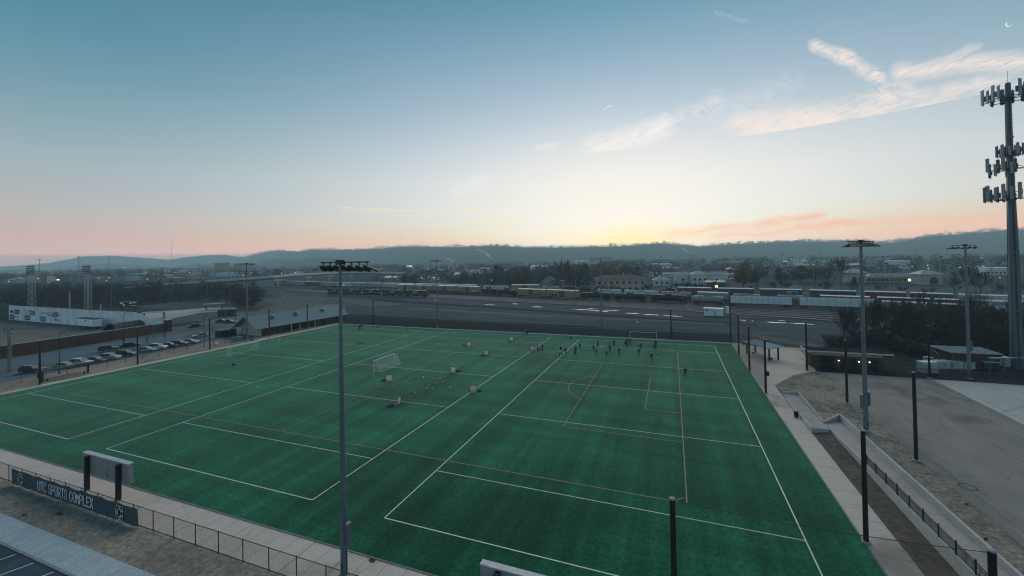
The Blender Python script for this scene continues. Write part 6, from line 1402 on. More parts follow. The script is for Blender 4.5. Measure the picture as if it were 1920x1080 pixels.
for px in ((1572.7, 676), (1611, 678.4), (1631, 679.3)):
    d = ray(*px); s = (62.85-EYE.y)/d.y; P_ = EYE+d*s; c = t.matrix_world if False else None
    lx = (P_.x-27.2); lz = min(2.65, P_.z); w = MB().lathe((lx, -.22, lz-.1), [(.07, 0), (.13, .04), (.13, .12), (.06, .15)], 10).build('wall_lamp', LIT, t)
    MB().box(lx-.12, lx+.12, -.14, 0, lz-.05, lz+.25).build('bracket', DSTEEL, w)
for x in (6.2, 9.2): MB().tube((x, 2, 3.6), (x, 2, 4.2), .08, n=8).build('roof_pipe', DSTEEL, rf)
# brick hut with mono pitch roof
t = thing('equipment_hut', 'brick equipment hut with a pale lean-to roof near the cell tower', 'building', (*at(1785, 689.5)[:2], 0), .06)
MB().box(0, 7.6, 0, 4.2, 0, 3.2).build('wall', DBRICK, t)
MB().add([(-.4, -.5, 3.2), (8.3, -.5, 3.2), (7.6, 4.8, 3.6), (-1.6, 4.8, 3.6), (-.4, -.5, 3.34), (8.3, -.5, 3.34), (7.6, 4.8, 3.75), (-1.6, 4.8, 3.75)], [(0, 3, 2, 1), (4, 5, 6, 7), (0, 1, 5, 4), (1, 2, 6, 5), (2, 3, 7, 6), (3, 0, 4, 7)]).build('roof', mat('grey_roof_sheet', (.17, .21, .225), rough=1, spec=.0, var=.2), t)
MB().add([(0, 4.2, 3.19), (7.6, 4.2, 3.19), (7.6, 4.2, 3.54), (0, 4.2, 3.54), (0, .1, 3.19), (7.6, .1, 3.19)], [(0, 1, 2, 3), (0, 3, 4), (1, 5, 2)]).build('gable', DBRICK, t)
d_ = MB().box(-.06, 0, 1.5, 2.6, 0, 2.2).build('door', DSTEEL, t); MB().box(-.1, -.06, 2.4, 2.5, 1, 1.15).build('handle', STEEL, d_); MB().box(.2, .3, -.1, 0, 0, 3.2).build('downpipe', mat('tan_pipe', (.2, .14, .09)), t)
CABW = mat('cabinet_paint', (.29, .335, .35), rough=.45, var=.08); CABT = mat('cabinet_lid', (.36, .40, .41), rough=.45)
pc = None
for x0, x1, yb, yt, lab, g in ((1732, 1760, 700, 679.5, 'large pale cabinet left of the row beside the black net post', 0), (1761, 1785, 692, 677.8, 'long pale cabinet with vents, second in the row', 0), (1787.5, 1808, 692.5, 678.5, 'pale cabinet with a panel door, third in the row', 0), (1808.5, 1829, 692.5, 680.3, 'pale cabinet standing behind the light pole', 0), (1744, 1752.5, 680, 671, 'small rounded pale cabinet behind the net post', 0)):
    p, q = at(x0, yb), at(x1, yb-.4); w = (q-p).length/2; h = hgt(p, yt); t = thing('utility_cabinet', lab, 'cabinet', (p+q)/2, heading(p, q), 'pale utility cabinets by the hut'); 
    b_ = MB().box(-w, w, 0, 1.5, .12, h-.08).build('body', CABW, t); MB().box(-w-.05, w+.05, -.05, 1.55, h-.08, h).build('lid', CABT, t)
    for k in (-.5, .5): dd = MB().box(k*w-w*.42, k*w+w*.42, -.03, 0, .25, h-.25).build('door', CABT if k > 0 else CABW, t); MB().box(k*w+w*.3, k*w+w*.36, -.07, -.03, h*.45, h*.6).build('handle', DSTEEL, dd)
    MB().box(-w-.1, w+.1, -.1, 1.6, 0, .12).build('plinth', mat('footing_concrete', (.3, .3, .29)), t)
p = at(1853, 692); t = thing('dumpster', 'dull green skip with a pale sloping lid before the hut', 'dumpster', p, .1); MB().add([(-1.1, -.8, .2), (1.1, -.8, .2), (1.1, .8, .2), (-1.1, .8, .2), (-1.3, -.9, 1.5), (1.3, -.9, 1.5), (1.3, .9, 1.8), (-1.3, .9, 1.8)], [(0, 3, 2, 1), (4, 5, 6, 7), (0, 1, 5, 4), (1, 2, 6, 5), (2, 3, 7, 6), (3, 0, 4, 7)]).build('body', mat('skip_green', (.018, .06, .04)), t)
MB().add([(-1.35, -.95, 1.52), (1.35, -.95, 1.52), (1.35, .95, 1.83), (-1.35, .95, 1.83), (-1.35, -.95, 1.6), (1.35, -.95, 1.6), (1.35, .95, 1.95), (-1.35, .95, 1.95)], [(0, 3, 2, 1), (4, 5, 6, 7), (0, 1, 5, 4), (1, 2, 6, 5), (2, 3, 7, 6), (3, 0, 4, 7)]).build('lid', CABT, t)
for x in (-.9, .9): MB().lathe((x, 0, .1), [(.1, -.06), (.1, .06)], 8, 'y').build('caster', BLACK, t)
p = at(1886, 688); t = thing('storage_tank', 'small grey upright tank beside the foot of the cell tower', 'tank', p); MB().lathe((0, 0, 0), [(.75, .15), (.75, 1.8), (.5, 2.15), (.1, 2.25)], 14).build('shell', CABW, t); MB().lathe((0, 0, 0), [(.85, 0), (.85, .15)], 14).build('base', BLACK, t)
t = thing('pipe_rack', 'long overhead cable rack between the hut and the cell tower', 'rack', (59.0, 68.5, 0), .32); MB().box(0, 8.5, -.3, .3, 2.75, 2.9).build('tray', STEEL, t)
for x in (.2, 2.9, 5.6, 8.3): MB().tube((x, 0, 0), (x, 0, 3.1), .07, n=8).build('post', STEEL, t)
# cell tower
TWX, TWY = 66.3, 74.0; tb = Vector((TWX, TWY, 0)); TH = hgt(tb, 150)
t = thing('cell_tower', 'tall tapering grey cell tower with three rings of antennas', 'tower', tb, .3)
TM = mat('tower_steel', (.085, .115, .13), rough=.5, metal=.3, var=.15, scale=.5, stretch=(2, 2, .2))
MB().lathe((0, 0, 0), [(1.2, 0), (1.2, .2), (1.06, .3), (.98, TH*.15), (.80, TH*.4), (.72, TH*.5), (.6, TH*.6), (.5, TH*.76), (.45, TH*.985), (.36, TH*.99)], 12).build('mast', TM, t)
for k in range(1, 5): z = TH*k/5; r = (.96, .80, .6, .5)[k-1]; MB().lathe((0, 0, z), [(r+.02, -.2), (r+.1, -.15), (r+.1, .15), (r+.02, .2)], 12).build('joint_collar', TM, t)
lad = MB()
for k in range(int(TH/1.0)): z = 2+k*.95; r = 1.08-.66*min(1, z/TH); lad.bar((r, -.2, z), (r+.18, -.2, z), .05).bar((-r, .2, z), (-r-.18, .2, z), .05)
lad.build('step_bolts', DSTEEL, t)
cb = MB()
for a in (2.2, 2.35, 2.5, 4.1, 4.25): cb.path([(math.cos(a)*1.07, math.sin(a)*1.07, .4), (math.cos(a)*.80, math.sin(a)*.80, TH*.43), (math.cos(a)*.54, math.sin(a)*.54, TH*.76), (math.cos(a)*.48, math.sin(a)*.48, TH*.95)], .04, 5)
cb.build('feeder_cable', BLACK, t)
ANT = mat('antenna_grey', (.22, .26, .28), rough=.5); ANTD = mat('radio_unit', (.10, .12, .13), rough=.5)
def array(zc, R, per, ph, pw, a0, radios=True, drop=0):
    fr = MB(); fr.lathe((0, 0, zc), [(.75, -.3), (.75, .3)], 12)
    for s in range(3):
        a = a0+s*2*PI/3; u = Vector((math.cos(a), math.sin(a), 0)); v = Vector((-u.y, u.x, 0)); e = u*R
        for k in (-.7, .7): fr.tube(u*.5+v*k*.3+Vector((0, 0, zc)), e+v*k*R*.55+Vector((0, 0, zc)), .07, n=6)
        fr.tube(u*.5+Vector((0, 0, zc+.8)), e+Vector((0, 0, zc)), .05, n=6)
        fr.tube(e-v*R*.85+Vector((0, 0, zc)), e+v*R*.85+Vector((0, 0, zc)), .08, n=6); fr.tube(e-v*R*.85+Vector((0, 0, zc+1.2)), e+v*R*.85+Vector((0, 0, zc+1.2)), .05, n=6)
        for i in range(per):
            k = (-.8+1.6*i/(per-1))*R; c = e+v*k; z0 = zc-.3-drop*(i % 2); h = ph*(1 if i % 2 == 0 else .82)
            fr.tube(c+Vector((0, 0, z0-.3)), c+Vector((0, 0, z0+h+.2)), .05, n=6)
            mb = MB(); o = c+u*.22; hw = pw*(1 if i % 2 == 0 else .8)/2; q = []
            for zz in (z0, z0+h):
                for dx, dy in ((-hw, -.1), (hw, -.1), (hw*.8, .12), (-hw*.8, .12)): q.append(o+v*dx+u*dy+Vector((0, 0, zz)))
            mb.add(q, [(3, 2, 1, 0), (4, 5, 6, 7), (0, 1, 5, 4), (1, 2, 6, 5), (2, 3, 7, 6), (3, 0, 4, 7)]); mb.build('antenna', ANT, t)
            if radios:
                mb = MB(); o = c-u*.25; q = []
                for zz in (z0+h*.25, z0+h*.6):
                    for dx, dy in ((-.2, -.15), (.2, -.15), (.2, .15), (-.2, .15)): q.append(o+v*dx+u*dy+Vector((0, 0, zz)))
                mb.add(q, [(3, 2, 1, 0), (4, 5, 6, 7), (0, 1, 5, 4), (1, 2, 6, 5), (2, 3, 7, 6), (3, 0, 4, 7)]); mb.build('radio_unit', ANTD, t)
    fr.build('antenna_frame', DSTEEL, t)
zt = hgt(tb, 186); array(zt, 2.7, 4, 3.3, .7, 2.9)
zm = hgt(tb, 317); array(zm, 2.5, 4, 2.9, .6, 3.3, drop=1.0); zm2 = hgt(tb, 290); array(zm2, 1.3, 3, 2.4, .5, 3.9)
zl = hgt(tb, 373); array(zl, 2.9, 5, 3.3, .6, 3.55)
MB().tube((0, 0, TH*.98), (0, 0, TH+2), .03, n=5).build('lightning_rod', DSTEEL, t)
# ---------------------------------------------------------------- town buildings
def bmat(n, c, **k): return mat('wall_'+n, c, **dict(dict(rough=.85, var=.1, scale=.5), **k))
WALLS = {'cream': bmat('cream', (.33, .30, .25)), 'white': bmat('white', (.46, .48, .48)), 'grey': bmat('grey', (.22, .24, .25)), 'tan': bmat('tan', (.26, .21, .16)), 'brick': bmat('brick', (.16, .09, .07)), 'blue': bmat('blue', (.22, .27, .30)), 'dark': bmat('dark', (.07, .08, .085))}
ROOFS = {'slate': bmat('roof_slate', (.13, .18, .21), rough=.5), 'brown': bmat('roof_brown', (.10, .085, .075)), 'pale': bmat('roof_pale', (.46, .49, .50), rough=.45), 'grey': bmat('roof_grey', (.19, .215, .23), rough=.5), 'dark': bmat('roof_dark', (.05, .055, .06))}
WIN = mat('window_dark', (.02, .026, .032), rough=.15, spec=.7); WLIT = mat('window_lit', (.8, .7, .5), emit=(1, .8, .5), es=2.5)
def house(name, label, cat, x0, x1, yb, eave, ridge, wall, roof, kind='gable', dp=9, wins=(0, 1), lit=(), over=.5, group=None, hgts=None, chim=False, base=0.0):
    p, q = at(x0, yb), at(x1, yb); L_ = (q-p).length; t = thing(name, label, cat, p, heading(p, q), group)
    H = hgts[0] if hgts else max(2.2, hgt((p+q)/2, eave)); RH = hgts[1] if hgts else max(H+.3, hgt((p+q)/2, ridge))
    MB().box(0, L_, 0, dp, 0, H).build('wall', WALLS[wall], t); e = over
    r = MB()
    if kind == 'flat': r.box(-e*.3, L_+e*.3, -e*.3, dp+e*.3, H, H+max(.25, RH-H))
    else:
        i = min(dp/2, L_*.35) if kind == 'hip' else -0
        v = [(-e, -e, H), (L_+e, -e, H), (L_+e, dp+e, H), (-e, dp+e, H), (i-(e if kind != 'hip' else 0), dp/2, RH), (L_-i+(e if kind != 'hip' else 0), dp/2, RH)]
        r.add(v, [(0, 1, 5, 4), (2, 3, 4, 5), (1, 2, 5), (3, 0, 4), (0, 3, 2, 1)])
    ro = r.build('roof', ROOFS[roof], t)
    if chim: MB().box(L_*.55, L_*.55+1.2, dp/2-.6, dp/2+.6, RH-.5, RH+1.3).build('chimney', WALLS['cream'], ro)
    rows, n = wins
    for a in range(rows):
        for k in range(n):
            cx = L_*(k+.5)/n; zz = H*(a+.5)/rows; w, h = min(.9, L_/n*.3), min(.9, H/rows*.32); li = (a*n+k) in lit
            f = MB().box(cx-w, cx+w, -.06, .0, zz-h, zz+h).build('window', WLIT if li else WIN, t)
            MB().box(cx-w-.1, cx+w+.1, -.12, -.06, zz-h-.12, zz-h).build('sill', WALLS['white'], f)
    return t
house('rail_office', 'large cream house with a long brown hip roof and chimney beyond the tank cars', 'building', 1118, 1211, 547, 524.5, 516.2, 'cream', 'brown', 'hip', 13, (2, 8), chim=True, over=1.0)
house('small_house', 'small pale house with a grey hip roof right of the large cream one', 'house', 1226, 1257, 536, 525, 518.5, 'white', 'grey', 'hip', 9, (1, 3), over=.9)
house('row_house', 'pale blue roofed house, left of three joined units', 'house', 1265, 1297, 532, 516.5, 510.5, 'white', 'slate', 'gable', 10, (1, 1))
house('row_house', 'pale two storey house with a pointed slate roof, middle of three units', 'house', 1298, 1327, 533.5, 514.5, 508.5, 'white', 'slate', 'hip', 11, (1, 3), over=.7)
house('row_house', 'pale blue roofed house, right of three joined units', 'house', 1328, 1361, 533, 516.5, 509.5, 'white', 'slate', 'gable', 10, (1, 1))
house('flat_shed', 'dark shed with a bright flat roof before the joined houses', 'shed', 1325, 1361, 543, 530, 527.6, 'dark', 'pale', 'flat', 8, (1, 1), lit=(0,))
house('flat_shed', 'low white shed right of the joined blue roofed houses', 'shed', 1361, 1385, 524, 515, 512.5, 'white', 'pale', 'flat', 9, (1, 2))
house('small_house', 'low dark roofed house at the right foot of the orange tree', 'house', 1398, 1418, 541, 536, 532.5, 'grey', 'dark', 'gable', 8, (1, 1))
for (x0, x1, yb, ev, rg, w, r, k, lab) in ((1231, 1257, 500, 485.5, 484, 'grey', 'pale', 'flat', 'tall pale factory block far beyond the joined houses, left part'), (1222, 1257, 506, 497, 494.2, 'white', 'pale', 'flat', 'low factory hall with a bright roof edge far beyond the small hip roofed house'), (1257, 1272, 500, 489.5, 488.5, 'brick', 'grey', 'flat', 'brown factory block between two pale ones'), (1272, 1303, 503, 485, 484, 'blue', 'pale', 'flat', 'pale blue factory block far beyond the joined houses, right part'), (1345, 1365, 503, 493, 491, 'tan', 'grey', 'flat', 'tan warehouse left of the long brick one'), (1362, 1392, 503, 493, 490.5, 'brick', 'grey', 'flat', 'long brick warehouse far behind the orange tree'), (1403, 1422, 496, 489, 486, 'tan', 'grey', 'flat', 'small tan block behind the right of the orange tree'),
    (1626, 1672, 502, 487.5, 485, 'grey', 'grey', 'flat', 'grey long block with window rows right of the lamp ring pole'), (1662, 1706, 504, 493.5, 488.5, 'white', 'pale', 'flat', 'hall with a bright white roof far right, beyond the arched pavilions'), (1745, 1771, 495, 490, 488.5, 'blue', 'grey', 'flat', 'pale flat building left of the right hand light pole, far off'), (1820, 1850, 510, 502, 497.5, 'dark', 'pale', 'gable', 'dark building with a pale roof right of the right hand light pole'), (1850, 1896, 516, 506.5, 501.5, 'white', 'pale', 'flat', 'white arcade building with dark openings left of the cell tower'), (1540, 1576, 497, 492, 489.5, 'grey', 'pale', 'flat', 'low grey hall behind the big bare tree'), (1488, 1512, 497, 490.5, 488.8, 'blue', 'pale', 'flat', 'low blue grey hall left of the utility poles'),
    (990, 1010, 509, 501, 497.5, 'white', 'pale', 'hip', 'pale house among the dark trees, left of the gravel mound'), (1006, 1024, 508, 501, 497.2, 'white', 'pale', 'gable', 'pale gabled house among the dark trees above the gravel mound'), (1074, 1098, 496, 490.5, 488.5, 'white', 'pale', 'flat', 'pale hall behind the tall dark trees left of the far light pole'), (945, 976, 510, 507, 505.5, 'white', 'pale', 'flat', 'low white roof left among the dark trees'), (872, 898, 513, 508.5, 506.8, 'white', 'pale', 'flat', 'low pale hall behind the dark hedge of trees'), (785, 802, 529, 522, 519.5, 'blue', 'pale', 'gable', 'small blue grey house behind the tan boxcars'), (806, 814, 526, 522, 520, 'white', 'pale', 'gable', 'tiny white house right of the small blue grey one'), (720, 742, 526, 520.5, 518, 'tan', 'pale', 'gable', 'tan house under the right end of the overpass'),
    (402, 414.5, 516, 493.5, 493, 'tan', 'grey', 'flat', 'tall tan silo block on the left, wide one'), (414.8, 420, 516, 493, 492.5, 'tan', 'grey', 'flat', 'narrow tan silo tower beside the wide block'), (376, 401, 512, 499, 497.8, 'cream', 'pale', 'flat', 'pale factory block left of the tan silos'), (421, 442, 513, 501, 499.5, 'grey', 'grey', 'flat', 'grey block right of the tan silos'), (438, 444, 513, 494.5, 494, 'tan', 'grey', 'flat', 'slim tan tower right of the grey block'), (445, 480, 514, 502, 500, 'blue', 'grey', 'flat', 'blue grey works behind the left floodlight pole'), (393, 440, 519, 513, 511.5, 'white', 'pale', 'flat', 'low white hall under the tan silos'), (442, 480, 518, 514, 511, 'grey', 'pale', 'flat', 'low grey hall beside the overpass'),
    (335, 350, 523, 516.5, 515.5, 'brick', 'grey', 'flat', 'brown low block left of the overpass start'), (350, 362, 523, 517, 516, 'tan', 'grey', 'flat', 'tan low block at the overpass start'), (77, 88, 531, 516, 515.2, 'brick', 'dark', 'flat', 'brown flat block left of the lit white building'), (88, 95.2, 532, 518.5, 517.8, 'white', 'pale', 'flat', 'bright white end wall of a building by the lit windows'), (0, 22, 520, 512, 509.5, 'white', 'pale', 'flat', 'pale hall at the left edge of the town'), (24, 46, 518, 512, 508.5, 'white', 'pale', 'gable', 'pale gabled hall near the bright lamps on the left'), (12, 24, 531, 525, 522, 'tan', 'grey', 'gable', 'small tan house on the left above the dark trees'), (49, 60, 531, 521, 517.5, 'tan', 'grey', 'gable', 'tan house behind the left lattice tower'), (170, 188, 527, 521, 519.5, 'brick', 'grey', 'flat', 'brown block right of the second lattice tower'), (130, 146, 518, 512, 511, 'blue', 'grey', 'flat', 'grey blue block left of the second lattice tower'), (240, 285, 522, 515.5, 513, 'blue', 'pale', 'flat', 'long pale roofed hall in the left town'), (288, 312, 522, 517, 515, 'grey', 'pale', 'flat', 'small pale roofed hall right of the long one'), (330, 366, 513, 509, 507, 'white', 'pale', 'flat', 'long white roof left below the hills'), (307, 312, 515, 505.5, 505, 'white', 'pale', 'flat', 'small white sign tower left below the hills')):
    nw = max(1, min(6, int((x1-x0)/6)))
    house('town_building' if k == 'flat' else 'town_house', lab, 'building' if k == 'flat' else 'house', x0, x1, yb, ev, rg, w, r, k, 12, (1, nw))
t = house('lit_shop', 'dark building with a row of bright lit windows on the left', 'building', 95.4, 112, 531.5, 517.5, 516, 'dark', 'dark', 'flat', 10, (1, 6), lit=(0, 1, 3, 4, 5))
# arched pavilions joined by a long low wing
def pavilion(label, x0, x1, yb, eave, ridge):
    t = house('arched_pavilion', label, 'building', x0, x1, yb, eave, ridge, 'cream', 'slate', 'hip', 11, (0, 1), over=1.5); p, q = at(x0, yb), at(x1, yb); L_ = (q-p).length
    H = hgt((p+q)/2, eave)
    for cx, r in ((L_*.3, L_*.14), (L_*.7, L_*.14)) if x0 < 1650 else ((L_*.62, L_*.2),):
        m = MB(); pts = [(cx-r, .3), (cx+r, .3)]+[(cx+math.cos(a)*r, H*.42+math.sin(a)*r) for a in [PI*i/10 for i in range(11)]]
        m.add([(a, -.05, b_) for a, b_ in pts], [tuple(range(len(pts)))]); m.build('arch', WIN, t)
pavilion('tan arched pavilion with a slate hip roof behind the lamp ring pole', 1592, 1625, 531, 511.5, 504)
pavilion('tan arched pavilion with a slate hip roof at the right end of the long wing', 1727, 1767, 534, 514.5, 506.5)
house('long_wing', 'long low building with a slate roof joining two arched pavilions', 'building', 1626, 1727, 530, 520, 512.5, 'tan', 'slate', 'hip', 9, (1, 12), lit=(9, 10), over=1.0)
# MOCS letters on a dark bank
p, q = at(1478, 545), at(1504, 545.5); t = thing('hillside_letters', 'big white letters reading MOCS on the dark bank behind the blue hopper cars', 'sign', p, heading(p, q)); LW = (q-p).length
MB().box(-1, LW+1, .4, 1.2, 0, 1.6).build('bank_board', WALLS['dark'], t)
w = LW/4*.78
for i, ch in enumerate('MOCS'): g = MB(); glyph(g, ch, i*LW/4, 1.6, w, hgt(p, 538)-1.2, .8, .3, .3); g.build('letter', mat('letter_white', (.55, .57, .57)), t)
# gravel mound and retaining block
p = at(1031, 536); t = thing('gravel_mound', 'grey conical gravel mound among the dark trees', 'mound', p); H = hgt(p, 517.5); mb = MB(); n = 22; R_ = 10.5
prof = [(1, 0), (.8, .17), (.55, .45), (.3, .75), (.12, .93), (.02, 1)]
for r, h in prof:
    for k in range(n): a = 2*PI*k/n; f = 1+.16*noise.noise(Vector((math.cos(a)*2, math.sin(a)*2, h*3))); mb.v.append((math.cos(a)*r*R_*f*1.25, math.sin(a)*r*R_*f, h*H))
for j in range(len(prof)-1):
    for k in range(n): mb.f.append((j*n+k, j*n+(k+1) % n, (j+1)*n+(k+1) % n, (j+1)*n+k)); mb.mi.append(0)
mb.build('heap', ground_mat('mound_gravel', [(.17, .175, .165), (.10, .105, .10), (.22, .22, .21)], (.3, 1.5)), t)
house('retaining_block', 'small grey block wall right of the gravel mound', 'wall', 1048, 1059, 537, 527, 526.4, 'grey', 'grey', 'flat', 3, (0, 1))

rh = random.Random(21); n_ = 0
while n_ < 64:
    x, d = rh.uniform(0, 1900), rh.uniform(480, 1250)
    if x < 480 and d < 620: continue
    p = atd(x, 480, d); w_, dp_, h_ = rh.uniform(10, 30), rh.uniform(8, 16), rh.uniform(3, 6.5); kd = rh.choice(['flat', 'flat', 'gable', 'hip'])
    a_ = -CYAW*0+rh.uniform(-.35, .1); m1, m2 = rh.choice(list(WALLS)), rh.choice(['pale', 'pale', 'grey', 'slate', 'pale'])
    t = thing('town_building', 'small pale roofed building scattered far off in the hazy town', 'building', (p.x, p.y, 0), a_, 'small far buildings of the town')
    MB().box(0, w_, 0, dp_, 0, h_).build('wall', WALLS[m1], t); r = MB()
    if kd == 'flat': r.box(-.3, w_+.3, -.3, dp_+.3, h_, h_+.4)
    else: i_ = dp_/2 if kd == 'hip' else 0; r.add([(-.5, -.5, h_), (w_+.5, -.5, h_), (w_+.5, dp_+.5, h_), (-.5, dp_+.5, h_), (i_, dp_/2, h_+2.4), (w_-i_, dp_/2, h_+2.4)], [(0, 1, 5, 4), (2, 3, 4, 5), (1, 2, 5), (3, 0, 4), (0, 3, 2, 1)])
    r.build('roof', ROOFS[m2], t); f_ = MB()
    for k in range(int(w_/4)): f_ = MB().box(k*4+1.2, k*4+2.8, -.08, 0, h_*.35, h_*.7).build('window', WIN, t)
    n_ += 1

# ---------------------------------------------------------------- overpass
dk = [(230, 540, 395, .5), (300, 533.5, 398, 0), (410, 526, 405, 0), (513, 519, 425, 0), (560, 515, 462, 0), (640, 510.8, 540, 0), (700, 510.8, 575, 0), (750, 512.5, 560, 0)]
P3 = [atd(x, y, d) for x, y, d, _ in dk]; t = thing('road_overpass', 'long concrete road overpass curving over the rail lines', 'bridge', (P3[0].x, P3[0].y, 0)); o = Vector((P3[0].x, P3[0].y, 0))
BRC = mat('bridge_concrete', (.44, .43, .39), var=.12); BRD = mat('bridge_girder', (.08, .09, .095)); W_ = 11
nrm = []
for i in range(len(P3)):
    a, b_ = P3[max(0, i-1)], P3[min(len(P3)-1, i+1)]; d = (b_-a); d.z = 0; d.normalize(); nrm.append(Vector((-d.y, d.x, 0)))
def swept(name, offs, m, par):
    mb = MB(); k = len(offs)
    for i, p in enumerate(P3):
        for (u, z) in offs: c = p-o+nrm[i]*u; mb.v.append((c.x, c.y, c.z+z))
    for i in range(len(P3)-1):
        for a in range(k): b2 = (a+1) % k; mb.f.append((i*k+a, i*k+b2, (i+1)*k+b2, (i+1)*k+a)); mb.mi.append(0)
    return mb.build(name, m, par)
swept('deck', [(-1, -1.0), (W_, -1.0), (W_, -.2), (-1, -.2)], BRC, t); swept('parapet', [(-1, -.2), (-.7, -.2), (-.7, .7), (-1, .7)], BRC, t); swept('parapet', [(W_-.3, -.2), (W_, -.2), (W_, .9), (W_-.3, .9)], BRC, t); swept('girder', [(-.6, -2.9), (W_-.6, -2.9), (W_-.6, -1.0), (-.6, -1.0)], BRD, t)
for x, i in ((497, 0), (504, 0), (514, 0), (450, 0), (570, 0), (610, 0), (655, 0), (700, 0), (735, 0)):
    xs_ = [d[0] for d in dk]; j = max(k for k in range(len(xs_)-1) if xs_[k] <= x); f = (x-xs_[j])/(xs_[j+1]-xs_[j]); c = P3[j].lerp(P3[j+1], f)-o
    MB().box(c.x-.8, c.x+.8, c.y-.5+4, c.y+.5+4, -.1, c.z-2.8).box(c.x-1.2, c.x+1.2, c.y-1, c.y+9, c.z-3.9, c.z-2.85).build('pier', BRC, t)

# ---------------------------------------------------------------- distant lamps, poles, mast, billboard, smoke
LAMPW = mat('lamp_warm', (.9, .8, .6), emit=(1.0, .80, .52), es=2.2); LAMPC = mat('lamp_cool', (.9, .9, .9), emit=(.95, .97, 1.0), es=2.0)
lp = None
for i, (x, y, c) in enumerate([(31.7, 520, 'w'), (39, 520.4, 'w'), (16.4, 527.6, 'w'), (71.5, 522, 'w'), (97.2, 513.5, 'w'), (176, 505.5, 'c'), (190.5, 512, 'w'), (185.4, 521.4, 'w'), (205, 520.8, 'w'), (231, 501.5, 'w'), (234, 501.5, 'w'), (200, 526.5, 'c'), (356, 511.2, 'w'), (459.4, 509.8, 'c'), (455.6, 516.2, 'c'), (276, 523.4, 'w'), (528, 512.6, 'w'), (553, 511.6, 'w'), (511, 509.8, 'c'), (495.5, 509.8, 'w'), (648.5, 508.5, 'w'), (632, 507.2, 'w'), (644.6, 534.4, 'w'), (681, 506.5, 'c'), (841, 503.2, 'w'), (803, 504.6, 'c'), (774.4, 502.2, 'c'), (922, 525.3, 'c'), (1020, 515.5, 'w'), (1092, 488.5, 'w'), (1448, 486, 'w'), (1740.4, 503.2, 'c'), (1739.7, 497.5, 'w'), (1710, 499.5, 'w'), (1874.9, 520.6, 'c'), (1800, 501, 'c')]):
    z = 7.0; p = at(x, y, z); d = depth(p)
    if d > 1500 or d < 0: p = atd(x, y, 1100); z = max(2, p.z)
    s = max(.14, min(.6, depth(p)*.0008))
    t = thing('town_lamp', 'small %s lamp glowing in the hazy town' % ('warm' if c == 'w' else 'cool white'), 'lamp', (p.x, p.y, 0), 0, '%s lamps in the distant town' % ('warm' if c == 'w' else 'cool'))
    MB().tube((0, 0, 0), (0, 0, z), .12, n=5).build('pole', DSTEEL, t); MB().ball((0, 0, z), s, 8).build('lamp_globe', LAMPW if c == 'w' else LAMPC, t)
def upole(label, x, yb, yt, arms=2, wd=2.2, m=None):
    p = at(x, yb); h = hgt(p, yt); t = thing('utility_pole', label, 'utility pole', p, .15); r = max(.16, depth(p)*.00075)
    MB().tube((0, 0, 0), (0, 0, h), r*1.2, r*.8, 7).build('pole', m or YP, t)
    for k in range(arms): MB().bar((-wd, 0, h-.4-k*1.6), (wd, 0, h-.4-k*1.6), r).build('crossarm', m or YP, t)
for x, yb, yt, a, lab in ((1459.5, 522, 479.5, 0, 'plain tall pole left of the crossarm utility poles'), (1467, 522, 475, 2, 'tall utility pole with double crossarm above the white letters'), (1486.5, 508, 479.5, 1, 'utility pole with one crossarm, third in the distant line'), (1521, 505, 478.5, 1, 'utility pole with one crossarm left of the big bare tree'), (1540.7, 506, 474, 2, 'tall utility pole with double crossarm left of the big bare tree'), (1525.5, 543, 508, 0, 'pale bare pole on the bank left of the big bare tree'), (1533, 543, 518, 0, 'thin grey pole beside the pale bare pole'), (1241, 543, 507, 1, 'utility pole before the small hip roofed house'), (1291.5, 532, 500, 1, 'utility pole before the left joined house'), (1658, 516, 482, 1, 'distant pole over the grey long block'), (1643.5, 530, 503, 0, 'thin pole before the long slate roofed wing, left'), (1669.5, 538, 504, 0, 'thin pole before the long slate roofed wing, middle'), (1695.5, 528, 503, 0, 'thin pole before the long slate roofed wing, right'), (1763, 512, 484, 1, 'distant lamp mast above the right arched pavilion'), (1859.5, 516, 500, 1, 'small pole before the white arcade building'), (296.5, 528, 497.5, 1, 'tall dark pole in the left town'), (322.5, 520, 506, 1, 'dark pole in the left town near the white sign tower'), (348, 523, 508, 1, 'dark pole at the brown low block'), (378.5, 522, 507, 1, 'dark pole left of the tan silos'), (401.5, 522, 506, 1, 'dark pole at the tan silos'), (430, 519, 500, 0, 'thin pole at the grey block'), (115.5, 531, 505, 1, 'dark pole right of the lit shop windows'), (32.5, 537, 518, 1, 'dark pole by the left lamps'), (250.5, 520, 507, 1, 'pole by the long pale roofed hall')):
    upole(lab, x, yb, yt, a)
for x, yt, d, lab in ((74, 487, 700, 'very tall far floodlight mast, left one against the hills'), (148, 481.5, 560, 'very tall far floodlight mast above the second lattice tower'), (204, 483, 800, 'very tall far floodlight mast right of the lattice towers'), (879.5, 478, 900, 'very tall far mast right of the smoke plume')):
    p = atd(x, yt, d); t = thing('floodlight_mast', lab, 'mast', (p.x, p.y, 0)); h = p.z; MB().tube((0, 0, 0), (0, 0, h), .55, .3, 8).build('pole', YP, t); MB().lathe((0, 0, h), [(.4, -.6), (2.2, -.4), (2.2, .2), (.4, .4)], 10).build('lamp_ring', DSTEEL, t)
p = atd(322, 452, 2000); t = thing('broadcast_mast', 'very thin tall broadcast mast on the far hills', 'mast', (p.x, p.y, 0)); MB().tube((0, 0, 0), (0, 0, p.z), 0.8, .6, 6).build('mast', mat('mast_red', (.14, .09, .085)), t); MB().tube((0, 0, p.z), (0, 0, p.z+9), .5, n=5).build('aerial', DSTEEL, t)
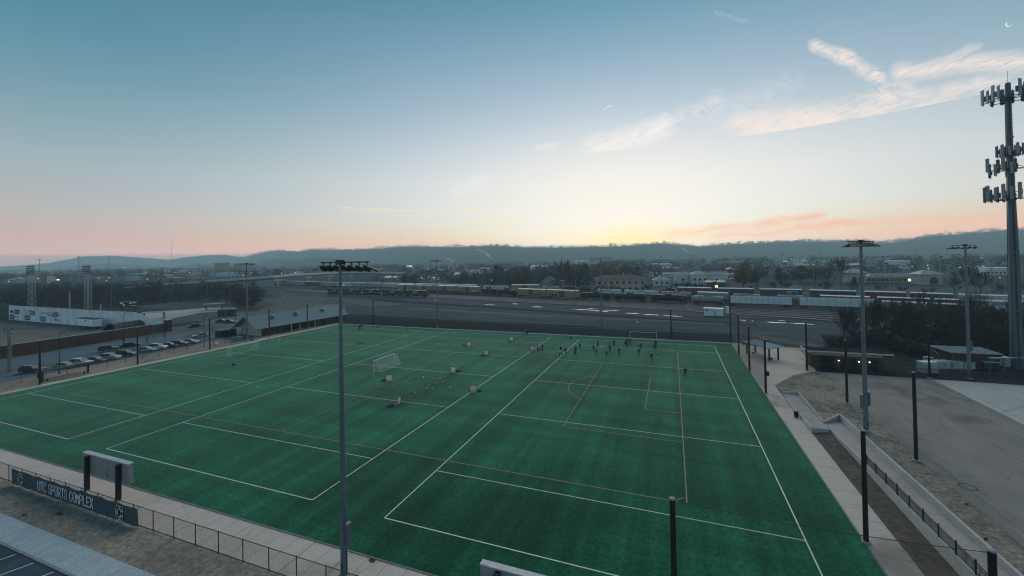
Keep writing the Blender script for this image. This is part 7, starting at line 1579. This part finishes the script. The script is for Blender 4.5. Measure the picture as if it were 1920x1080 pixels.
p = atd(386, 481.5, 1500); b0_ = atd(373, 494.5, 1500); t = thing('crane', 'far tilted crane boom against the left hills', 'crane', (b0_.x, b0_.y, 0)); MB().bar((0, 0, b0_.z), (p.x-b0_.x, p.y-b0_.y, p.z), .8).build('boom', YP, t); MB().box(-1.5, 1.5, -1.5, 1.5, 0, b0_.z+1).build('tower_base', YP, t)
# steel lattice pylon by the factory
p = at(1298, 513); t = thing('steel_pylon', 'steel pylon with stacked crossbars before the blue factory block', 'pylon', p, .1); H = hgt(p, 478); 
for x in (-1.8, 1.8): MB().tube((x, 0, 0), (x, 0, H), .35, .25, 6).build('leg', YP, t)
cb = MB()
for z in (H*.97, H*.86, H*.68, H*.45): cb.bar((-3.6, 0, z), (3.6, 0, z), .45)
cb.bar((-1.8, 0, H*.45), (1.8, 0, H*.68), .25).bar((1.8, 0, H*.45), (-1.8, 0, H*.68), .25).build('crossbar', YP, t)
p, q = atd(762.5, 501, 820), atd(772, 500.8, 820); t = thing('billboard', 'small bright white and blue billboard in the far town', 'billboard', (p.x, p.y, 0), heading(p, q)); w = (q-p).length; z0 = p.z; MB().box(0, w, 0, .8, z0, z0+3.6).build('panel', mat('billboard_white', (.75, .78, .8), emit=(.8, .88, .95), es=.55), t)
for x in (w*.25, w*.75): MB().box(x-.3, x+.3, .2, .7, 0, z0).build('post', YP, t)
MB().box(.4, w*.55, -.05, 0, z0+.8, z0+2.4).build('marking', mat('billboard_blue', (.12, .3, .45), emit=(.12, .3, .45), es=.4), t)
def smoke(label, pts, d):
    mb = MB(); m = bpy.data.materials.get('steam')
    if not m:
        m = bpy.data.materials.new('steam'); m.use_nodes = True; n = m.node_tree; n.nodes.remove(n.nodes['Principled BSDF']); v = n.nodes.new('ShaderNodeVolumePrincipled'); v.inputs['Color'].default_value = (.97, .93, .9, 1); v.inputs['Density'].default_value = .022; v.inputs['Anisotropy'].default_value = .3
        tc_ = n.nodes.new('ShaderNodeTexCoord'); nz = n.nodes.new('ShaderNodeTexNoise'); nz.inputs['Scale'].default_value = .09; nz.inputs['Detail'].default_value = 4; n.links.new(tc_.outputs['Object'], nz.inputs['Vector'])
        mr_ = n.nodes.new('ShaderNodeMapRange'); mr_.inputs['From Min'].default_value = .42; mr_.inputs['From Max'].default_value = .68; mr_.inputs['To Max'].default_value = .09; n.links.new(nz.outputs['Fac'], mr_.inputs['Value']); n.links.new(mr_.outputs[0], v.inputs['Density']); n.links.new(v.outputs[0], n.nodes['Material Output'].inputs['Volume'])
    P = [atd(x, y, d) for x, y, r in pts]; nn = 10; o_ = Vector((P[0].x, P[0].y, 0))
    for (x, y, r), p in zip(pts, P):
        rr = r*d/CF
        for k in range(nn): a = 2*PI*k/nn; c = p-o_+RGT*(math.cos(a)*rr)+FWD*(math.sin(a)*rr); mb.v.append(c)
    for i in range(len(P)-1):
        for k in range(nn): mb.f.append((i*nn+k, i*nn+(k+1) % nn, (i+1)*nn+(k+1) % nn, (i+1)*nn+k)); mb.mi.append(0)
    mb.f += [tuple(range(nn))[::-1], tuple(range((len(P)-1)*nn, len(P)*nn))]; mb.mi += [0, 0]
    ob = mb.build('steam_plume', m); ob.location = o_; tag(ob, label, 'steam', kind='stuff')
smoke('thin pale steam plume drifting left over the far town', [(852, 497, 1), (850.5, 491, 2), (846, 487, 3), (840, 485, 3.5), (834, 483, 3)], 1500)
smoke('pinkish steam plume rising before the ridge left of centre', [(922, 485, 2), (916, 479, 3.5), (910, 473, 4), (902, 470, 5), (893, 467, 4)], 2000)
smoke('pinkish steam plume above the factory', [(1290, 475, 1.5), (1287, 471, 2.5), (1281, 466, 3), (1276, 462.5, 2.5)], 1700)

# ---------------------------------------------------------------- trees
BARK = mat('bark', (.055, .045, .038), var=.25, scale=3, rand=.2); TWIG = mat('twigs', (.046, .040, .036), var=.25, scale=1.2, rand=.3); TWIGR = mat('reddish_twigs', (.042, .034, .03), var=.25, scale=1.2, rand=.25); RUST = mat('rusty_leaves', (.15, .075, .028), var=.45, scale=.9, rand=.1); EVER = mat('evergreen_leaves', (.032, .035, .028), var=.5, scale=.8, rand=.25)
def grow(seed, H=12., spread=.5, tw=.07, trunkf=.25, ntw=7, tl=1.3, levels=4, leafy=None, shrub=False):
    R = random.Random(seed); wood = MB(); tips = MB(); leaf = MB()
    def twig(p, d, L_, w):
        d = d.normalized(); s = d.cross(Vector((R.uniform(-1, 1), R.uniform(-1, 1), R.uniform(-1, 1)))).normalized()*w
        m_ = p+d*L_*.5+Vector((R.uniform(-.1, .1), R.uniform(-.1, .1), .08))*L_; e = p+d*L_+Vector((0, 0, .12*L_))
        tips.add([p-s, p+s, m_+s*.6, m_-s*.6, e], [(0, 1, 2, 3), (3, 2, 4)])
    def branch(p, d, L_, r, lv):
        q = p+d*L_*.55+Vector((R.uniform(-.08, .08), R.uniform(-.08, .08), .02))*L_; e = q+(d+Vector((R.uniform(-.25, .25), R.uniform(-.25, .25), .12))).normalized()*L_*.45
        wood.tube(p, q, r, r*.8, 5 if lv < 2 else 3, False); wood.tube(q, e, r*.8, r*.55, 5 if lv < 2 else 3, False)
        if lv >= levels:
            for _ in range(ntw):
                t_ = R.random(); b_ = p.lerp(e, t_); dd = d+Vector((R.uniform(-1, 1), R.uniform(-1, 1), R.uniform(-.4, .9)))*.9
                twig(b_, dd, tl*R.uniform(.5, 1.2), tw*R.uniform(.5, 1))
                if leafy:
                    for _k in range(leafy):
                        c = b_+dd.normalized()*R.uniform(0, tl)+Vector((R.uniform(-.5, .5), R.uniform(-.5, .5), R.uniform(-.4, .4))); s = R.uniform(.12, .34); u = Vector((R.uniform(-1, 1), R.uniform(-1, 1), R.uniform(-1, 1))).normalized(); v = u.cross(Vector((R.uniform(-1, 1), R.uniform(-1, 1), R.uniform(-1, 1)))).normalized()
                        leaf.add([c-u*s, c-v*s*.6, c+u*s, c+v*s*.6], [(0, 1, 2, 3)])
            return
        n = R.choice((3, 3, 4))
        for k in range(n):
            t_ = R.uniform(.3, .95) if k else 1.0; b_ = p.lerp(q, t_/.55) if t_ < .55 else q.lerp(e, (t_-.55)/.45); a = R.uniform(0, 2*PI); sp_ = spread*R.uniform(.7, 1.3)
            dd = (d+Vector((math.cos(a), math.sin(a), R.uniform(-.2, .5)))*sp_*(1 if k else .35)+Vector((0, 0, .22))).normalized(); branch(b_, dd, L_*R.uniform(.5, .72), r*.55, lv+1)
    if shrub:
        for k in range(5): a = 2*PI*k/5+R.random(); branch(Vector((math.cos(a)*.3, math.sin(a)*.3, 0)), Vector((math.cos(a)*.35, math.sin(a)*.35, 1)).normalized(), H*.42, H*.009, 1)
    else:   # a leader with side limbs all the way up: an oval crown
        P = [Vector((0, 0, -.1))]; nseg = 7; r0 = H*.017
        for k in range(nseg): P.append(P[-1]+Vector((R.uniform(-.05, .05), R.uniform(-.05, .05), 1))*H*.66/nseg)
        for k in range(nseg): wood.tube(P[k], P[k+1], r0*(1-.11*k), r0*(1-.11*(k+1)), 6, False)
        nb = 13; a0 = R.random()*6
        for k in range(nb):
            f = trunkf+(1-trunkf)*(k/(nb-1))**.9; i = min(nseg-1, int(f*nseg)); b_ = P[i].lerp(P[i+1], min(1, f*nseg-i)); a = a0+k*2.4; lean = spread*1.5*(1.15-.85*f); L_ = H*.34*(1-.45*abs(f-.45))*R.uniform(.75, 1.2)*(1 if f < .9 else .8)
            branch(b_, Vector((math.cos(a)*lean, math.sin(a)*lean, 1)).normalized(), L_, r0*.5*(1-.5*f), 2)
    return wood, tips, leaf
def round_proto(name, seed, m, H=10., w=4.2, low=.12, n=2600):
    R = random.Random(seed); wd, tp, _ = grow(seed, H=H*.95, spread=.6, tw=.05, trunkf=.16, ntw=3, levels=3); lf = MB(); lobes = []
    for _k in range(16):
        z = H*R.uniform(low+.12, .88); rr = w*math.sqrt(max(.05, 1-((z/H-.5)/.52)**2))*R.uniform(.2, .72); a = R.uniform(0, 2*PI); lobes.append((Vector((math.cos(a)*rr, math.sin(a)*rr, z)), w*R.uniform(.3, .5)))
    for _k in range(n):
        c0, r = R.choice(lobes); d = Vector((R.gauss(0, 1), R.gauss(0, 1), R.gauss(0, .8))).normalized(); c = c0+d*r*R.random()**.5*1.08; s_ = R.uniform(.14, .36)
        u = Vector((R.uniform(-1, 1), R.uniform(-1, 1), R.uniform(-1, 1))).normalized(); v = u.cross(Vector((R.uniform(-1, 1), R.uniform(-1, 1), R.uniform(-1, 1)))).normalized(); lf.add([c-u*s_, c-v*s_*.6, c+u*s_, c+v*s_*.6], [(0, 1, 2, 3)])
    t = thing(name, '', 'tree'); wd.build('trunk', BARK, t); lf.build('crown', m, t); tp.build('twigs', TWIG, t); t['top'] = H; return t
def tree_proto(name, seed, tm, **k):
    w, tp, lf = grow(seed, **k); top = max(v[2] for v in tp.v); t = thing(name, '', 'tree'); w.build('trunk', BARK, t)
    if lf.v: tp.v2 = 0; lf.build('crown', tm, t); tp.build('twigs', TWIG, t)
    else: tp.build('crown', tm, t)
    t['top'] = top; return t
BARE = [tree_proto('bare_tree', 11+i, TWIG if i % 2 else TWIGR, H=12, spread=(.5, .62, .45, .68, .55, .5)[i], tw=.06, trunkf=(.22, .25, .3, .2, .24, .28)[i], ntw=10, tl=1.1) for i in range(6)]
SLIM = [tree_proto('bare_tree', 31+i, TWIGR if i % 2 else TWIG, H=11, spread=.34, tw=.024, trunkf=.25, ntw=8, tl=.9) for i in range(4)]
SHRUB = [tree_proto('bare_shrub', 51+i, TWIGR, H=6, spread=.55, tw=.05, ntw=8, shrub=True, levels=3) for i in range(3)]
RUSTT = round_proto('rusty_tree', 71, RUST, 12, 4.6, .2)
EVERT = [round_proto('evergreen_tree', 81+i, EVER, 10, (4.6, 3.4)[i], .05) for i in range(2)]
USED = set()
def plant(pr, p, H, label, group=None, rz=None, wide=1.0):
    s = H/pr['top']; rz = random.uniform(0, 2*PI) if rz is None else rz
    if pr.name not in USED:
        USED.add(pr.name); pr.location = (p[0], p[1], 0); pr.rotation_euler = (0, 0, rz); pr.scale = (s*wide, s*wide, s); pr['label'] = label
        if group: pr['group'] = group
        o = pr
    else: o = dup(pr, (p[0], p[1], 0), rz, label, group, (s*wide, s*wide, s))
    return o
def inpoly(x, y, P):
    c = False
    for (a, b_), (e, f) in zip(P, P[1:]+P[:1]):
        if (b_ > y) != (f > y) and x < (e-a)*(y-b_)/(f-b_)+a: c = not c
    return c
rt = random.Random(5)
def scatter(n, poly, hr, protos, label, group, wide=(.9, 1.3), mind=4.):
    done = []; xs_ = [p[0] for p in poly]; ys_ = [p[1] for p in poly]; tries = 0
    while len(done) < n and tries < n*60:
        tries += 1; x, y = rt.uniform(min(xs_), max(xs_)), rt.uniform(min(ys_), max(ys_))
        if not inpoly(x, y, poly): continue
        p = at(x, y)
        if any((p-q).length < mind for q in done): continue
        done.append(p); plant(rt.choice(protos), p, rt.uniform(*hr), label, group, None, rt.uniform(*wide))
scatter(82, [(-30, 575), (-30, 546), (60, 543), (200, 543), (330, 540), (400, 545), (440, 550), (430, 562), (330, 563), (255, 571), (150, 577)], (9, 13), BARE, 'bare tree in the dark wood behind the white outfield wall', 'bare trees behind the outfield wall', (1.0, 1.5), 5)
scatter(14, [(430, 570), (440, 552), (478, 548), (495, 556), (488, 572), (455, 580)], (7, 12), BARE[:3]+SHRUB, 'bare tree in the clump right of the far court shelter', 'bare trees right of the court shelter', (1, 1.3), 4)
scatter(70, [(1545, 652), (1600, 622), (1700, 612), (1935, 612), (1935, 660), (1850, 662), (1700, 668), (1640, 640), (1590, 655)], (8, 12.5), SLIM+SLIM+BARE[:2], 'slim bare tree in the thicket between the lot and the railway', 'slim bare trees by the railway', (.9, 1.3), 3)
scatter(42, [(1540, 655), (1600, 630), (1700, 618), (1935, 630), (1935, 672), (1860, 668), (1760, 676), (1700, 670), (1650, 648), (1590, 662)], (2.5, 4.5), SHRUB, 'low brown shrub under the bare trees by the railway', 'brown shrubs by the railway', (1, 1.5), 2.5)
scatter(40, [(840, 536), (850, 528), (900, 524), (1100, 524), (1112, 533), (1090, 541), (1060, 541), (1000, 537), (930, 538)], (10, 14), BARE+EVERT, 'dark tree in the belt behind the tan boxcars', 'dark trees behind the boxcars', (1, 1.5), 6)
for x, y, top, k, w, lab in ((1060, 540, 481, BARE[0], 1.5, 'tallest dark tree in the belt, above the tank cars left of centre'), (1095, 538, 490, BARE[1], 1.4, 'tall dark tree left of the far light pole'), (986, 536, 492, BARE[2], 1.3, 'tall bare tree standing above the belt left of the pale houses'), (934, 545, 492, BARE[4], 1.0, 'tall slender bare tree at the left of the belt'), (870, 536, 505, BARE[3], 1.5, 'wide dark tree at the left end of the belt'), (1140, 524, 489, RUSTT, 1.5, 'rusty brown tree behind the far light pole'), (1118, 525, 493, RUSTT, 1.0, 'smaller rusty brown tree left of the far light pole'), (1172, 522, 495, EVERT[0], 1.5, 'round dark tree above the cream house roof'), (1195, 523, 497, EVERT[1], 1.3, 'dark tree at the right of the cream house roof'), (1394, 545, 487, RUSTT, 1.1, 'large rusty orange tree right of the joined houses'), (1418, 546, 495, BARE[3], 1.2, 'dark bare tree leaning against the rusty orange one'), (1577, 538, 477, BARE[5], 1.15, 'big bare tree left of the lamp ring pole'), (1556, 540, 495, BARE[1], 1.0, 'smaller bare tree left of the big bare tree'), (1500, 528, 495, EVERT[1], 1.6, 'dark round tree right of the crossarm utility poles'), (1529, 531, 497, EVERT[0], 1.5, 'dark tree by the pale bare pole'), (1466, 529, 499, EVERT[1], 1.5, 'dark low tree at the foot of the crossarm utility pole'), (1617, 525, 499, EVERT[0], 1.2, 'dark tree above the left arched pavilion'), (1815, 553, 492, BARE[2], 1.4, 'big dark bare tree right of the right hand light pole'), (1838, 556, 505, BARE[4], 1.4, 'bare tree on the bank left of the cell tower'), (1790, 552, 515, BARE[0], 1.4, 'bare tree right of the right arched pavilion'), (1875, 558, 528, BARE[3], 1.5, 'low bare tree before the white arcade building'), (1910, 556, 520, BARE[5], 1.5, 'bare tree right of the cell tower'), (1550, 551, 520, BARE[3], 1.3, 'bare tree on the bank above the left timber load'), (1600, 552, 522, BARE[1], 1.4, 'bare tree on the bank above the right timber load'), (1450, 551, 524, BARE[0], 1.3, 'bare tree on the bank behind the first blue hopper car'), (1475, 549, 522, SHRUB[0], 1.3, 'brown shrub left of the white letters'), (1340, 549, 522, BARE[2], 1.3, 'bare tree before the joined houses'), (1278, 548, 524, SHRUB[1], 1.5, 'wide bare shrub right of the small hip roofed house'), (1310, 546, 526, SHRUB[2], 1.5, 'bare shrub before the middle joined house'), (1215, 549, 530, SHRUB[0], 1.4, 'bare shrub at the right end of the cream house'), (1140, 552, 528, SHRUB[1], 1.3, 'bare shrub before the cream house front'), (760, 534, 514, EVERT[0], 1.3, 'dark tree left of the small blue grey house'), (776, 535, 515, EVERT[1], 1.4, 'dark round tree before the small blue grey house'), (705, 529, 517, BARE[1], 1.4, 'small bare tree by the overpass right end'), (840, 521, 500, BARE[0], 1.5, 'bare tree behind the belt at its left'), (520, 520, 503, EVERT[0], 1.5, 'dark tree right behind the overpass'), (1650, 548, 530, SHRUB[2], 1.6, 'brown shrub below the long slate roofed wing'), (1690, 551, 534, SHRUB[0], 1.6, 'brown shrub left of the right arched pavilion'), (1740, 553, 536, SHRUB[1], 1.6, 'brown shrub below the right arched pavilion'), (1640, 690, 668, SHRUB[1], 1.2, 'low brown shrub behind the picket fence'), (1415, 531, 512, EVERT[1], 1.3, 'dark tree right of the rusty orange tree'), (1437, 531, 505, BARE[5], 1.3, 'bare tree between the rusty tree and the utility poles')):
    p = at(x, y); plant(k, p, hgt(p, top), lab, None, None, w)
for pr in BARE+SLIM+SHRUB+[RUSTT]+EVERT:
    if pr.name not in USED:
        for c in KIDS.get(pr.name, []): bpy.data.objects.remove(c)
        bpy.data.objects.remove(pr)
for i, (x, y, top) in enumerate(((232, 652, 632.5), (309, 639, 626.5), (287.5, 638, 632), (399, 627, 614), (308, 629, 620), (276, 650, 632))):
    p = at(x, y); plant(SLIM[0], p, hgt(p, top)+.5, 'thin young bare tree planted on an island of the car park', 'young trees on the car park islands', None, .8)
# woods too far to count: crowns of loose leaf-sized faces
def crowns(name, spots, m, nf, label=None, sz=(.07, .2)):
    R = random.Random(3); mb = MB()
    for (x, y, z0, w, h) in spots:
        for _ in range(nf):
            a = R.uniform(0, 2*PI); u = R.uniform(-1, 1); r = R.random()**.45; k = math.sqrt(1-u*u)*r
            c = Vector((x+math.cos(a)*k*w, y+math.sin(a)*k*w, z0+h*(.5+.5*u*r))); s = w*R.uniform(*sz)
            d = Vector((R.uniform(-1, 1), R.uniform(-1, 1), R.uniform(-.6, 1))).normalized(); e = d.cross(Vector((R.uniform(-1, 1), R.uniform(-1, 1), R.uniform(-1, 1)))).normalized()
            mb.add([c-d*s, c-e*s*.55, c+d*s*1.1, c+e*s*.55], [(0, 1, 2, 3)])
    return tag(mb.build(name, m), label, kind='stuff')
FARW = mat('far_wood_leaves', (.042, .040, .034), var=.35, scale=.02, rand=0)
sp = []; R = random.Random(9)
for i in range(3600):
    x = R.uniform(-150, 2080); d = 430+1750*R.random()**1.25
    if x < 700 and d < 700: d += 250
    if R.random() < .25+.5*(1 if noise.noise(Vector((x*.012, d*.004, 2))) > 0 else 0):
        p = atd(x, 480, d); w = R.uniform(5, 9); sp.append((p.x, p.y, .5, w, R.uniform(8, 16)))
for (x0, x1, y, d, h) in ((960, 1100, 0, 560, 17), (1120, 1240, 0, 820, 24), (1330, 1440, 0, 900, 21), (1680, 1830, 0, 640, 19), (1860, 1960, 0, 620, 19), (1560, 1700, 0, 760, 18), (140, 330, 0, 1100, 17), (0, 70, 0, 800, 16), (270, 300, 0, 750, 14), (600, 780, 0, 1000, 18), (880, 960, 0, 900, 18)):
    for k in range(int((x1-x0)/2.4)):
        x = R.uniform(x0, x1); dd = d*R.uniform(.92, 1.12); p = atd(x, 480, dd); w = R.uniform(6, 10); sp.append((p.x, p.y, .5, w, h*R.uniform(.55, 1.0)))
crowns('far_wood', sp, FARW, 40, None, (.1, .26))
sp = []
x = -240
while x < 2100:
    d = ridge_depth(x); p = atd(x, interp(ridge_px, x)+3.0, d); cl = .5+.9*max(0, .5+noise.noise(Vector((x*.03, 0, 4)))); w = R.uniform(9, 20); h = R.uniform(11, 22)*cl*(1.0 if R.random() < .93 else 1.4)
    if x < 450: h *= .5
    sp.append((p.x+R.uniform(-15, 15), p.y+R.uniform(-15, 15), p.z-8, w, h+6)); x += R.uniform(1.2, 3.6)*(2700/d)
crowns('ridge_wood', sp, G_hill, 60, None, (.06, .2))
sp = []
LP_ = [(-30, 580), (-30, 540), (200, 538), (420, 540), (478, 545), (492, 560), (485, 574), (455, 581), (435, 566), (330, 566), (255, 574), (150, 581)]
while len(sp) < 1000:
    x, y = R.uniform(-30, 495), R.uniform(536, 581)
    if inpoly(x, y, LP_): p = at(x, y); sp.append((p.x, p.y, -.2, R.uniform(2.5, 5), R.uniform(4, 10)))
crowns('understorey', sp, mat('understorey_twigs', (.026, .024, .022), var=.4, scale=.3), 60, None, (.05, .17))
sp = []
while len(sp) < 420:
    x, y = R.uniform(835, 1115), R.uniform(522, 542)
    if inpoly(x, y, [(838, 538), (848, 526), (1100, 522), (1114, 534), (1090, 541), (1000, 537), (930, 540)]): p = at(x, y); sp.append((p.x, p.y, -.2, R.uniform(2.5, 5.5), R.uniform(4, 11)))
crowns('hedge_wood', sp, mat('understorey_twigs', (.026, .026, .026)), 60, None, (.05, .17))
sp = []
# brush floor under the right thicket
sp = []
for _ in range(1300):
    x, y = R.uniform(1545, 1935), R.uniform(615, 676)
    if inpoly(x, y, [(1540, 658), (1600, 628), (1700, 615), (1935, 625), (1935, 676), (1860, 668), (1760, 674), (1690, 664), (1640, 646), (1590, 664)]): p = at(x, y); sp.append((p.x, p.y, -.2, R.uniform(1.0, 2.4), R.uniform(.8, 3.0)))
crowns('brush', sp, mat('brush_twigs', (.028, .024, .022), var=.45, scale=.8), 60, None, (.04, .13))
